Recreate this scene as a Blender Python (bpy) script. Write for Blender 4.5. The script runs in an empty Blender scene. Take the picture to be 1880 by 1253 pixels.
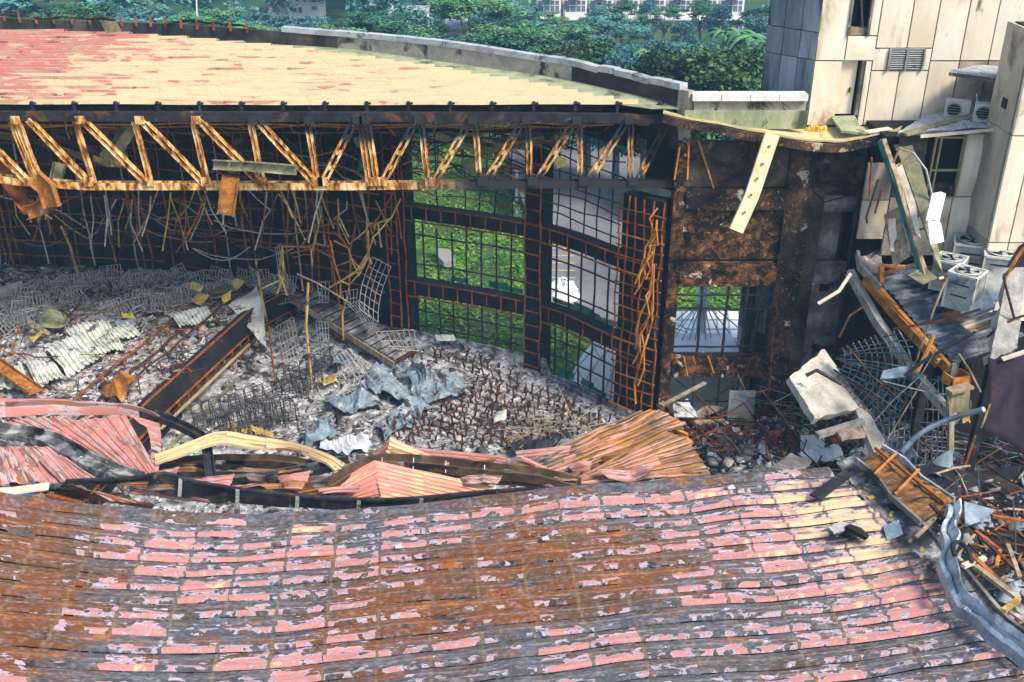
import bpy, math, random
import numpy as np
from mathutils import Vector, Matrix, noise
random.seed(11); rng = np.random.default_rng(11)
SC = bpy.context.scene; COL = SC.collection
R_ = math.radians

# ------------------------------------------------------------------ camera, sky, sun, exposure
F, TH, CZ = 1900.0, R_(26.6), 20.0
CT, ST = math.cos(TH), math.sin(TH)
cam_d = bpy.data.cameras.new('camera'); cam = bpy.data.objects.new('camera', cam_d); COL.objects.link(cam)
cam.location = (0, 0, CZ); cam.rotation_euler = (R_(90) - TH, 0, 0)
cam_d.sensor_width = 36; cam_d.lens = 36 * F / 1880; cam_d.clip_start = .1; cam_d.clip_end = 3000
SC.camera = cam
SUN_EL, SUN_AZ = 50, 130          # azimuth clockwise from +Y
w = bpy.data.worlds.new('World'); SC.world = w; w.use_nodes = True
nt = w.node_tree; bg = nt.nodes['Background']
sky = nt.nodes.new('ShaderNodeTexSky'); sky.sky_type = 'NISHITA'; sky.sun_disc = False
sky.sun_elevation = R_(SUN_EL); sky.sun_rotation = R_(SUN_AZ); sky.air_density = 1.3; sky.dust_density = 2.0
nt.links.new(sky.outputs[0], bg.inputs[0]); bg.inputs[1].default_value = .15
sd = bpy.data.lights.new('sun', 'SUN'); sun = bpy.data.objects.new('sun', sd); COL.objects.link(sun)
sd.energy = 2.9; sd.angle = R_(12); sd.color = (1, .9, .76)
sdir = Vector((math.sin(R_(SUN_AZ)) * math.cos(R_(SUN_EL)), math.cos(R_(SUN_AZ)) * math.cos(R_(SUN_EL)), math.sin(R_(SUN_EL))))
sun.rotation_euler = sdir.to_track_quat('Z', 'Y').to_euler(); sun.location = (30, -10, 60)
SC.view_settings.view_transform = 'Standard'; SC.view_settings.look = 'None'
SC.view_settings.gamma = 1; SC.view_settings.use_curve_mapping = False; SC.view_settings.exposure = .86
SC.cycles.max_bounces = 6; SC.cycles.diffuse_bounces = 3; SC.cycles.volume_bounces = 0; SC.cycles.transparent_max_bounces = 6

# ------------------------------------------------------------------ pixels of the photograph to points of the place
def ray(u, v):
    a = (u - 940) / F; b = (626.5 - v) / F
    return Vector((a, CT + b * ST, -ST + b * CT))
def Py(u, v, y):
    d = ray(u, v); k = y / d.y; return Vector((d.x * k, y, CZ + d.z * k))
def Pz(u, v, z):
    d = ray(u, v); k = (z - CZ) / d.z; return Vector((d.x * k, d.y * k, z))
def PX(p):
    dx, dy, dz = p[0], p[1], p[2] - CZ
    f = dy * CT - dz * ST; up = dy * ST + dz * CT
    return 940 + F * dx / f, 626.5 - F * up / f

# ------------------------------------------------------------------ materials
MATS = {}
def ln(t, a, b): t.links.new(a, b)
def setin(t, sock, v):
    if isinstance(v, bpy.types.NodeSocket): t.links.new(v, sock)
    else: sock.default_value = v
def mth(t, op, a, b=0.0, c=0.0, clamp=False):
    n = t.nodes.new('ShaderNodeMath'); n.operation = op; n.use_clamp = clamp
    setin(t, n.inputs[0], a); setin(t, n.inputs[1], b); setin(t, n.inputs[2], c); return n.outputs[0]
def sstep(t, x, lo, hi):
    n = t.nodes.new('ShaderNodeMapRange'); n.interpolation_type = 'SMOOTHSTEP'
    setin(t, n.inputs[0], x); setin(t, n.inputs[1], lo); setin(t, n.inputs[2], hi); return n.outputs[0]
def mixc(t, f, a, b, mode='MIX'):
    n = t.nodes.new('ShaderNodeMix'); n.data_type = 'RGBA'; n.blend_type = mode
    setin(t, n.inputs[0], f)
    for s, v in ((n.inputs[6], a), (n.inputs[7], b)):
        if isinstance(v, (tuple, list)): s.default_value = (*v, 1)
        else: t.links.new(v, s)
    return n.outputs[2]
def nz(t, vec, scale, detail=5, rough=.6, dist=0):
    n = t.nodes.new('ShaderNodeTexNoise'); n.inputs['Scale'].default_value = scale; n.inputs['Detail'].default_value = detail
    n.inputs['Roughness'].default_value = rough; n.inputs['Distortion'].default_value = dist
    if vec is not None: t.links.new(vec, n.inputs['Vector'])
    return n.outputs[0]
def mapv(t, vec, sc):
    n = t.nodes.new('ShaderNodeMapping'); n.inputs['Scale'].default_value = sc; t.links.new(vec, n.inputs[0]); return n.outputs[0]
def newmat(name):
    m = bpy.data.materials.new(name); m.use_nodes = True; t = m.node_tree
    b = t.nodes['Principled BSDF']; MATS[name] = m
    return m, t, b
def bump(t, b, h, strength, dist=.05):
    n = t.nodes.new('ShaderNodeBump'); n.inputs['Strength'].default_value = strength; n.inputs['Distance'].default_value = dist
    t.links.new(h, n.inputs['Height']); t.links.new(n.outputs[0], b.inputs['Normal'])
def M(name, cols, scale=1.5, detail=6, rough=.85, metal=0.0, bmp=.3, stretch=(1, 1, 1), fine=.35, fscale=14, over=(), dist=.3, spec=.3, rnd=0):
    m, t, b = newmat(name)
    tc = t.nodes.new('ShaderNodeTexCoord'); v = tc.outputs['Object']
    if rnd:
        oi = t.nodes.new('ShaderNodeObjectInfo'); va = t.nodes.new('ShaderNodeVectorMath'); va.operation = 'ADD'
        cmb = t.nodes.new('ShaderNodeCombineXYZ'); s = mth(t, 'MULTIPLY', oi.outputs['Random'], 60.0)
        for i in range(3): ln(t, s, cmb.inputs[i])
        ln(t, v, va.inputs[0]); ln(t, cmb.outputs[0], va.inputs[1]); v = va.outputs[0]
    sv = mapv(t, v, stretch)
    n1 = nz(t, sv, scale, detail, .62, dist)
    rp = t.nodes.new('ShaderNodeValToRGB'); ln(t, n1, rp.inputs[0]); e = rp.color_ramp.elements
    k = len(cols)
    while len(e) < k: e.new(.5)
    for i, c in enumerate(cols):
        e[i].position = .5 if k == 1 else .34 + .32 * i / (k - 1); e[i].color = (*c, 1)
    n2 = nz(t, sv, fscale, 4, .7)
    f = mth(t, 'MULTIPLY_ADD', mth(t, 'SUBTRACT', n2, .5), 2.6 * fine, 1.0)
    col = rp.outputs[0]
    for c, s, lo, hi in over:
        col = mixc(t, sstep(t, nz(t, sv, s, 6, .65, .5), lo, hi), col, c)
    vm = t.nodes.new('ShaderNodeVectorMath'); vm.operation = 'SCALE'; ln(t, col, vm.inputs[0]); ln(t, f, vm.inputs['Scale'])
    ln(t, vm.outputs[0], b.inputs['Base Color'])
    b.inputs['Roughness'].default_value = rough; b.inputs['Metallic'].default_value = metal; b.inputs['Specular IOR Level'].default_value = spec
    if bmp: bump(t, b, mth(t, 'ADD', n1, mth(t, 'MULTIPLY', n2, .6)), bmp, .06)
    return m

BLK, SOOT = (.007, .0065, .0075), (.02, .018, .019)
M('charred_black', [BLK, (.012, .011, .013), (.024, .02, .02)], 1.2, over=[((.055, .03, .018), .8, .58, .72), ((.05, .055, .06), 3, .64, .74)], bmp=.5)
M('black_steel', [BLK, (.018, .018, .024), (.035, .035, .045)], 2, rough=.6, over=[((.12, .05, .018), 1.3, .57, .68), ((.2, .21, .24), 3.5, .64, .72)], bmp=.3)
M('rust', [(.11, .028, .008), (.24, .065, .012), (.36, .12, .025)], 3, bmp=.4, over=[((.05, .02, .012), 2, .55, .7)], rnd=1)
M('rust_dark', [(.025, .011, .008), (.065, .024, .013), (.13, .045, .019)], 3, bmp=.4, rnd=1)
M('rust_orange', [(.3, .1, .012), (.48, .18, .025), (.52, .28, .08)], 3, bmp=.4, over=[((.08, .03, .012), 2.2, .55, .68)], rnd=1)
M('rust_sheet', [(.11, .04, .012), (.3, .11, .015), (.42, .19, .03)], 2, bmp=.4, over=[((.45, .36, .26), 3, .58, .66), ((.02, .016, .014), 1.6, .56, .68)])
M('wire_grey', [(.2, .2, .21), (.34, .34, .34), (.46, .45, .43)], 4, rough=.6, over=[((.1, .07, .05), 2, .58, .7)], bmp=.1, rnd=1)
M('wire_black', [(.012, .012, .014), (.03, .03, .034), (.06, .055, .055)], 4, rough=.6, bmp=.1, rnd=1)
M('wire_blue', [(.03, .05, .07), (.08, .12, .15), (.2, .24, .27)], 4, rough=.5, over=[((.13, .05, .025), 2, .58, .68)], bmp=.1, rnd=1)
M('ash', [(.035, .034, .036), (.29, .285, .29), (.65, .64, .64)], 2.2, detail=9, bmp=.8, fine=.7, fscale=26, over=[((.02, .018, .018), 1.1, .57, .7), ((.3, .2, .17), .7, .58, .72), ((.035, .033, .035), 7, .59, .66)])
M('ash_pink', [(.035, .035, .038), (.25, .25, .262), (.6, .6, .615)], 2.2, detail=9, bmp=.8, fine=.7, fscale=26, over=[((.02, .018, .018), 1.1, .57, .7), ((.035, .03, .03), 7, .58, .66)])
M('chip_white', [(.22, .22, .23), (.46, .46, .47), (.66, .65, .65)], 3, bmp=.2)
M('chip_dark', [(.012, .012, .013), (.05, .046, .045), (.14, .12, .11)], 2, bmp=.2)
M('chip_tan', [(.12, .08, .06), (.3, .22, .17), (.45, .35, .28)], 2, bmp=.2)
M('cream_panel', [(.66, .55, .41), (.76, .66, .51), (.8, .72, .59)], .8, rough=.45, bmp=.06, fine=.06, stretch=(1, 1, .35), over=[((.36, .24, .13), 1.1, .53, .74), ((.2, .14, .09), 2.6, .62, .74)], rnd=1, spec=.4)
M('cream_panel_dark', [(.2, .17, .14), (.42, .35, .27), (.6, .51, .4)], .5, rough=.5, bmp=.06, fine=.1, stretch=(1, 1, .5), over=[((.05, .045, .04), .6, .5, .72)], rnd=1)  # sooty cream cladding; also puts shade into the pillar's left face
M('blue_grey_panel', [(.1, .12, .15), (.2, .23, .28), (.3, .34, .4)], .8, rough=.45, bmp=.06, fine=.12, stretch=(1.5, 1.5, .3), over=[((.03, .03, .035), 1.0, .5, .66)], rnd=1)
M('charred_concrete', [(.016, .012, .011), (.045, .026, .017), (.12, .065, .035)], 1.6, detail=9, bmp=.7, fine=.9, over=[((.012, .011, .013), .5, .47, .58), ((.24, .11, .04), 7, .57, .66), ((.46, .36, .26), 1.3, .61, .65), ((.5, .42, .34), 9, .66, .7)])
M('charred_rusty', [(.03, .013, .008), (.1, .042, .016), (.26, .12, .04)], 3, detail=9, bmp=.8, fine=1.0, over=[((.4, .2, .06), 12, .6, .68), ((.012, .01, .009), 2.2, .47, .57), ((.012, .01, .009), 5, .53, .6), ((.5, .4, .29), 1.7, .61, .65)])
M('charred_block', [(.024, .02, .018), (.06, .042, .031), (.13, .085, .055)], .9, bmp=.4, fine=.6, over=[((.014, .013, .014), .6, .48, .62), ((.22, .13, .075), 2.5, .6, .7), ((.3, .25, .2), 8, .64, .7)])
M('smoked_plaster', [(.06, .055, .055), (.14, .125, .12), (.3, .28, .27)], 1.2, bmp=.4, over=[((.5, .49, .48), 2.5, .62, .7), ((.015, .014, .015), .9, .52, .64)])
M('pale_concrete', [(.3, .27, .22), (.45, .41, .35), (.56, .52, .46)], 1.3, detail=9, bmp=.7, fine=.4, over=[((.42, .29, .1), 1.1, .62, .74), ((.09, .08, .075), 2.4, .6, .68)])
M('grey_concrete', [(.16, .15, .14), (.28, .27, .25), (.4, .38, .35)], 1.6, bmp=.5, over=[((.04, .04, .04), 1.2, .55, .68)])
M('parapet_soot', [(.014, .013, .014), (.04, .035, .033), (.09, .075, .065)], .9, bmp=.4, over=[((.3, .25, .2), 1.2, .66, .74)])
M('parapet_pale', [(.2, .17, .14), (.36, .31, .25), (.46, .4, .33)], .9, bmp=.3, over=[((.03, .028, .026), .9, .53, .66)])
M('coping_metal', [(.28, .29, .31), (.42, .43, .45), (.55, .55, .56)], .9, rough=.5, metal=.2, bmp=.15, over=[((.06, .055, .055), 1.2, .56, .7)], rnd=1)
M('coping_white', [(.52, .5, .47), (.66, .63, .59), (.74, .72, .68)], .9, rough=.5, bmp=.1, over=[((.2, .15, .1), 2, .62, .74)], rnd=1)
M('green_ledge', [(.16, .19, .11), (.27, .3, .18), (.36, .36, .23)], 1.2, bmp=.3, over=[((.06, .06, .045), .9, .54, .68)], stretch=(1, 1, .4))
M('yellow_slab', [(.36, .33, .15), (.52, .44, .2), (.55, .42, .28)], .9, bmp=.3, over=[((.1, .06, .03), 1.4, .58, .7)])
M('yellow_foam', [(.4, .26, .03), (.62, .44, .06), (.7, .52, .14)], 4, bmp=.5)
M('ochre_scrap', [(.2, .12, .03), (.42, .28, .07), (.55, .42, .16)], 3, bmp=.4, over=[((.05, .04, .03), 2, .56, .68)], rnd=1)
M('olive_metal', [(.08, .08, .045), (.17, .165, .09), (.3, .28, .18)], 1.6, rough=.6, bmp=.25, over=[((.5, .48, .42), 3, .63, .7), ((.09, .035, .015), 1.5, .58, .68)])
M('cream_beam', [(.55, .44, .25), (.66, .55, .34), (.7, .61, .42)], 2, bmp=.15, fine=.12, over=[((.3, .2, .1), 4, .64, .72)])
M('blue_scrap', [(.09, .13, .17), (.19, .25, .3), (.32, .38, .42)], 1.5, rough=.75, bmp=.4, over=[((.5, .46, .38), 2.8, .6, .66), ((.04, .04, .045), 1.6, .54, .64)])
M('white_sheet', [(.32, .34, .3), (.48, .5, .44), (.6, .6, .56)], 1.5, rough=.6, bmp=.2, over=[((.08, .075, .07), 1.5, .56, .66), ((.4, .4, .25), .8, .56, .7)])
M('pale_metal', [(.5, .54, .6), (.64, .68, .73), (.74, .76, .79)], 1, rough=.4, metal=.15, bmp=.1, fine=.08, over=[((.2, .25, .33), 1, .55, .7)])
M('silver_gutter', [(.16, .21, .27), (.34, .4, .46), (.56, .6, .64)], 1.6, rough=.38, metal=.45, bmp=.25, over=[((.06, .1, .14), 1.3, .56, .68), ((.6, .58, .55), 4, .66, .72)])
M('unit_grey', [(.2, .22, .22), (.33, .35, .34), (.44, .45, .42)], 1.5, rough=.55, bmp=.1, over=[((.06, .07, .08), 1, .55, .7)], rnd=1)
M('unit_pale', [(.42, .41, .37), (.55, .53, .48), (.62, .6, .55)], 1.5, rough=.55, bmp=.1, over=[((.14, .12, .1), 1.4, .58, .7)], rnd=1)
M('tray_rust', [(.06, .03, .014), (.17, .075, .02), (.32, .16, .05)], 2.4, detail=9, bmp=.5, fine=.5, stretch=(1, 2, 1), over=[((.02, .016, .015), 1.5, .53, .64), ((.42, .42, .42), 3.2, .62, .7)])
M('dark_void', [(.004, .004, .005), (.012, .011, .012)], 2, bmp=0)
M('burnt_deck', [(.025, .035, .05), (.08, .1, .13), (.24, .26, .28)], 2.2, rough=.5, bmp=.4, stretch=(.5, 1.5, 1), over=[((.26, .12, .02), .6, .56, .66), ((.5, .5, .5), 4, .64, .7), ((.012, .014, .02), 1.1, .53, .62)])
M('purple_membrane', [(.016, .013, .024), (.03, .022, .034), (.05, .034, .042)], 1, bmp=.2, fine=.3, fscale=40, spec=.1, rough=1)
M('galv_awning', [(.17, .19, .21), (.3, .33, .35), (.42, .44, .45)], 1.2, rough=.5, metal=.2, bmp=.15, stretch=(3, .6, 1), over=[((.05, .05, .05), 1.3, .55, .68)])
M('timber', [(.14, .1, .065), (.27, .2, .13), (.4, .32, .22)], 2.2, bmp=.4, stretch=(2, 2, .4), over=[((.03, .025, .02), 1.5, .57, .68)], rnd=1)
M('brick_red', [(.16, .045, .03), (.26, .08, .05), (.34, .13, .09)], 5, bmp=.6)
M('pale_strip', [(.5, .42, .32), (.62, .54, .42), (.68, .62, .52)], 2, bmp=.2)
M('frame_gold', [(.3, .24, .1), (.42, .34, .17)], 3, bmp=.1)
M('white_paint', [(.6, .62, .64), (.72, .73, .75), (.78, .79, .8)], .8, bmp=.05, fine=.08)
M('tent_white', [(.66, .68, .72), (.76, .77, .8)], .5, bmp=.05, fine=.05)
M('seam_grey', [(.3, .32, .34), (.38, .4, .42)], .8, bmp=0)
M('asphalt', [(.1, .105, .11), (.15, .155, .16), (.19, .19, .19)], .25, bmp=.3, fine=.3, fscale=6)
M('marking_yellow', [(.45, .33, .1), (.55, .42, .16)], 1, bmp=0)
M('soil_green', [(.02, .04, .012), (.035, .075, .018), (.06, .1, .025)], .06, bmp=.3)
M('grass_base', [(.022, .07, .01), (.055, .155, .016), (.13, .23, .03)], .22, bmp=.8, fine=.6, fscale=2.5)
M('bark', [(.1, .09, .075), (.2, .18, .15), (.3, .27, .23)], 1.5, bmp=.3)
M('house_white', [(.76, .74, .7), (.82, .8, .77), (.85, .83, .8)], .3, bmp=0, fine=.05)
M('house_grey', [(.3, .3, .31), (.4, .4, .4)], .3, bmp=0, fine=.05)
M('house_roof', [(.05, .07, .1), (.09, .11, .15)], .3, bmp=0)
M('house_brown', [(.26, .22, .2), (.33, .29, .26)], .5, bmp=0)
M('window_dark', [(.08, .13, .19), (.16, .21, .27)], .5, rough=.15, bmp=0, spec=.6)
M('net_green', [(.01, .06, .045), (.02, .14, .11), (.04, .2, .17)], 2, bmp=.3)
M('ground_dark', [(.012, .013, .016), (.035, .036, .04), (.1, .1, .105)], 1.6, detail=9, bmp=.8, fine=.7, over=[((.22, .22, .23), 2.4, .63, .7)])
M('soil_road', [(.2, .19, .17), (.3, .28, .25)], .1, bmp=.1)

def leafmat(name, cols):
    m, t, b = newmat(name)
    tc = t.nodes.new('ShaderNodeTexCoord'); oi = t.nodes.new('ShaderNodeObjectInfo')
    n = nz(t, tc.outputs['Object'], .45, 5, .7)
    g = t.nodes.new('ShaderNodeNewGeometry')
    x = mth(t, 'ADD', mth(t, 'MULTIPLY', n, .55), mth(t, 'MULTIPLY', g.outputs['Random Per Island'], .45))
    x = mth(t, 'ADD', x, mth(t, 'MULTIPLY', mth(t, 'SUBTRACT', oi.outputs['Random'], .5), .25))
    rp = t.nodes.new('ShaderNodeValToRGB'); ln(t, x, rp.inputs[0]); e = rp.color_ramp.elements
    while len(e) < len(cols): e.new(.5)
    for i, c in enumerate(cols): e[i].position = .25 + .5 * i / (len(cols) - 1); e[i].color = (*c, 1)
    ln(t, rp.outputs[0], b.inputs['Base Color']); b.inputs['Roughness'].default_value = .7; b.inputs['Specular IOR Level'].default_value = .2
    return m
leafmat('leaf_dark', [(.008, .025, .014), (.03, .075, .025), (.09, .17, .045)])
leafmat('leaf_mid', [(.014, .065, .04), (.06, .19, .075), (.16, .33, .11)])
leafmat('leaf_haze_tint', [(.02, .08, .1), (.055, .165, .16), (.12, .28, .22)])  # distance haze put into the leaf colour as a pale blue tint
leafmat('leaf_grass', [(.02, .065, .012), (.065, .18, .02), (.16, .27, .035)])

# sheet steel roofing with flaking paint: UV u = metres along the ribs (cells of `cell` m), v = number of the rib
def paintmat(name, cell, steel, rustc, edge, pink, cream, amount, stripe=.14, soot=(.02, .02, .026), bord=.035, su=1.5, rough=.55, spec=.3, sv=1.9, crw=.16, seamw=.12, seami=.12, nd=3, fineb=.16, crz=3.0, film=0.0, soft=.012, grime=.5, pk=.72, rw=.3, alt=(.07, .055, .04)):
    m, t, b = newmat(name)
    uv = t.nodes.new('ShaderNodeUVMap').outputs[0]; sp = t.nodes.new('ShaderNodeSeparateXYZ'); ln(t, uv, sp.inputs[0])
    U, V = sp.outputs[0], sp.outputs[1]
    at = t.nodes.new('ShaderNodeAttribute'); at.attribute_name = 'zone'; sc = t.nodes.new('ShaderNodeSeparateColor'); ln(t, at.outputs['Color'], sc.inputs[0])
    A_r, A_p, A_c = sc.outputs[0], sc.outputs[1], sc.outputs[2]
    at2 = t.nodes.new('ShaderNodeAttribute'); at2.attribute_name = 'soot'; A_s = at2.outputs['Fac']
    Uc = mth(t, 'DIVIDE', U, cell); fu = mth(t, 'FRACT', Uc); fv = mth(t, 'FRACT', V)
    seam = sstep(t, mth(t, 'ABSOLUTE', mth(t, 'SUBTRACT', fu, .5)), .44, .495)
    cb = t.nodes.new('ShaderNodeCombineXYZ'); ln(t, mth(t, 'FLOOR', Uc), cb.inputs[0]); ln(t, mth(t, 'FLOOR', V), cb.inputs[1])
    wn = t.nodes.new('ShaderNodeTexWhiteNoise'); wn.noise_dimensions = '2D'; ln(t, cb.outputs[0], wn.inputs['Vector']); cr = wn.outputs['Value']
    cv = t.nodes.new('ShaderNodeCombineXYZ'); ln(t, mth(t, 'MULTIPLY', U, su), cv.inputs[0]); ln(t, mth(t, 'MULTIPLY', V, sv), cv.inputs[1]); ln(t, mth(t, 'MULTIPLY', cr, crz), cv.inputs[2])
    n1 = nz(t, cv.outputs[0], 1.6, nd, .5, .15)
    st = mth(t, 'MULTIPLY', mth(t, 'ABSOLUTE', mth(t, 'SUBTRACT', fv, pk)), -stripe * 2)
    I = mth(t, 'ADD', mth(t, 'ADD', n1, mth(t, 'MULTIPLY', cr, crw)), mth(t, 'ADD', st, mth(t, 'MULTIPLY', A_p, .42)))
    I = mth(t, 'SUBTRACT', mth(t, 'SUBTRACT', I, amount), mth(t, 'MULTIPLY', seam, seami))
    cv2 = t.nodes.new('ShaderNodeCombineXYZ'); ln(t, mth(t, 'MULTIPLY', U, .9), cv2.inputs[0]); ln(t, mth(t, 'MULTIPLY', V, .9), cv2.inputs[1])
    n2 = nz(t, cv2.outputs[0], 1.3, 7, .65, .4); n3 = nz(t, cv2.outputs[0], 18, 4, .7); n4 = nz(t, cv2.outputs[0], .75, 6, .7, .6)
    rf = sstep(t, mth(t, 'ADD', mth(t, 'ADD', A_r, mth(t, 'MULTIPLY', mth(t, 'SUBTRACT', n2, .5), 1.6)), mth(t, 'MULTIPLY', mth(t, 'SUBTRACT', cr, .5), .35)), .3, .85)
    col = mixc(t, rf, steel, rustc)
    col = mixc(t, mth(t, 'MULTIPLY', sstep(t, n2, .56, .66), rf), col, tuple(c * 2.2 for c in rustc))
    col = mixc(t, mth(t, 'MULTIPLY', sstep(t, n4, .47, .6), .8), col, alt)
    col = mixc(t, mth(t, 'SUBTRACT', 1.0, sstep(t, n2, .33, .43)), col, (steel[0] * .35, steel[1] * .33, steel[2] * .32))
    hole = mth(t, 'MULTIPLY', sstep(t, n3, .6, .66), .05)
    nf = nz(t, cv.outputs[0], 5.5, 3, .55); gr0 = nz(t, mapv(t, cv2.outputs[0], (.8, 2.0, 1)), 3.1, 6, .65, .3)
    I = mth(t, 'SUBTRACT', mth(t, 'ADD', I, mth(t, 'MULTIPLY', mth(t, 'SUBTRACT', nf, .5), fineb)), hole)
    col = mixc(t, mth(t, 'MULTIPLY', mth(t, 'MULTIPLY', sstep(t, gr0, .5, .66), film), mth(t, 'MULTIPLY_ADD', rf, -.9, 1.0)), col, tuple(c * .62 for c in edge))
    col = mixc(t, sstep(t, I, 0, soft), col, edge)
    col = mixc(t, sstep(t, I, bord, bord + soft * 1.3), col, pink)
    col = mixc(t, mth(t, 'MULTIPLY', sstep(t, nf, .45, .7), .35), col, tuple(c * .8 for c in edge)) if film else col
    col = mixc(t, sstep(t, mth(t, 'ADD', I, mth(t, 'MULTIPLY', A_c, .5)), .3, .4), col, cream)
    col = mixc(t, mth(t, 'MULTIPLY', mth(t, 'MULTIPLY', seam, seamw), sstep(t, n4, .42, .55)), col, (.24, .18, .1))
    sm = sstep(t, mth(t, 'ADD', A_s, mth(t, 'MULTIPLY', mth(t, 'SUBTRACT', n2, .5), 1.3)), .35, .75)
    col = mixc(t, sm, col, soot)
    gr = nz(t, mapv(t, cv2.outputs[0], (.5, 2.4, 1)), 2.2, 7, .7, .3)
    col = mixc(t, mth(t, 'MULTIPLY', sstep(t, gr, .5, .68), grime), col, alt)
    f = mth(t, 'MULTIPLY_ADD', mth(t, 'SUBTRACT', n3, .5), .9, 1.0)
    vm = t.nodes.new('ShaderNodeVectorMath'); vm.operation = 'SCALE'; ln(t, col, vm.inputs[0]); ln(t, f, vm.inputs['Scale'])
    ln(t, vm.outputs[0], b.inputs['Base Color']); b.inputs['Roughness'].default_value = rough; b.inputs['Specular IOR Level'].default_value = spec
    bump(t, b, mth(t, 'ADD', mth(t, 'MULTIPLY', n2, 1.0), mth(t, 'MULTIPLY', n3, .3)), .25, .04)
    return m
SALMON, CREAM, LAV = (.55, .185, .145), (.66, .5, .25), (.36, .34, .42)
paintmat('flaking_roof', 1.0, (.062, .068, .078), (.15, .047, .005), LAV, (.46, .2, .18), (.56, .44, .27), .597, stripe=.17, bord=.05, crw=.24, su=1.7, sv=1.9, seamw=.4, seami=.24, pk=.86, fineb=.34, film=.5, soft=.022, grime=.32, alt=(.075, .042, .016))
paintmat('pink_sheet', .9, (.2, .12, .1), (.34, .12, .03), (.42, .32, .32), (.48, .185, .15), CREAM, .5, su=.9, seamw=.05, seami=.03, bord=.09, alt=(.25, .1, .04))
paintmat('cream_sheet', .9, (.3, .14, .1), (.3, .12, .04), (.5, .25, .2), (.62, .24, .19), CREAM, .36, su=.8, seamw=.05, seami=.03, bord=.03, alt=(.25, .1, .05))
paintmat('rusty_sheet', .9, (.2, .18, .18), (.28, .12, .025), (.42, .3, .27), (.5, .22, .17), (.6, .45, .25), .6, su=.7, seamw=.05, seami=.03, alt=(.06, .045, .03))
paintmat('cream_roof', 1.6, (.4, .14, .11), (.42, .15, .12), (.55, .27, .2), (.47, .37, .22), (.5, .415, .245), .33, grime=.12, stripe=.05, nd=5, bord=.006, su=.42, crw=.03, crz=.35, seamw=.12, seami=.0, sv=2.2, alt=(.34, .25, .15))
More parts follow.
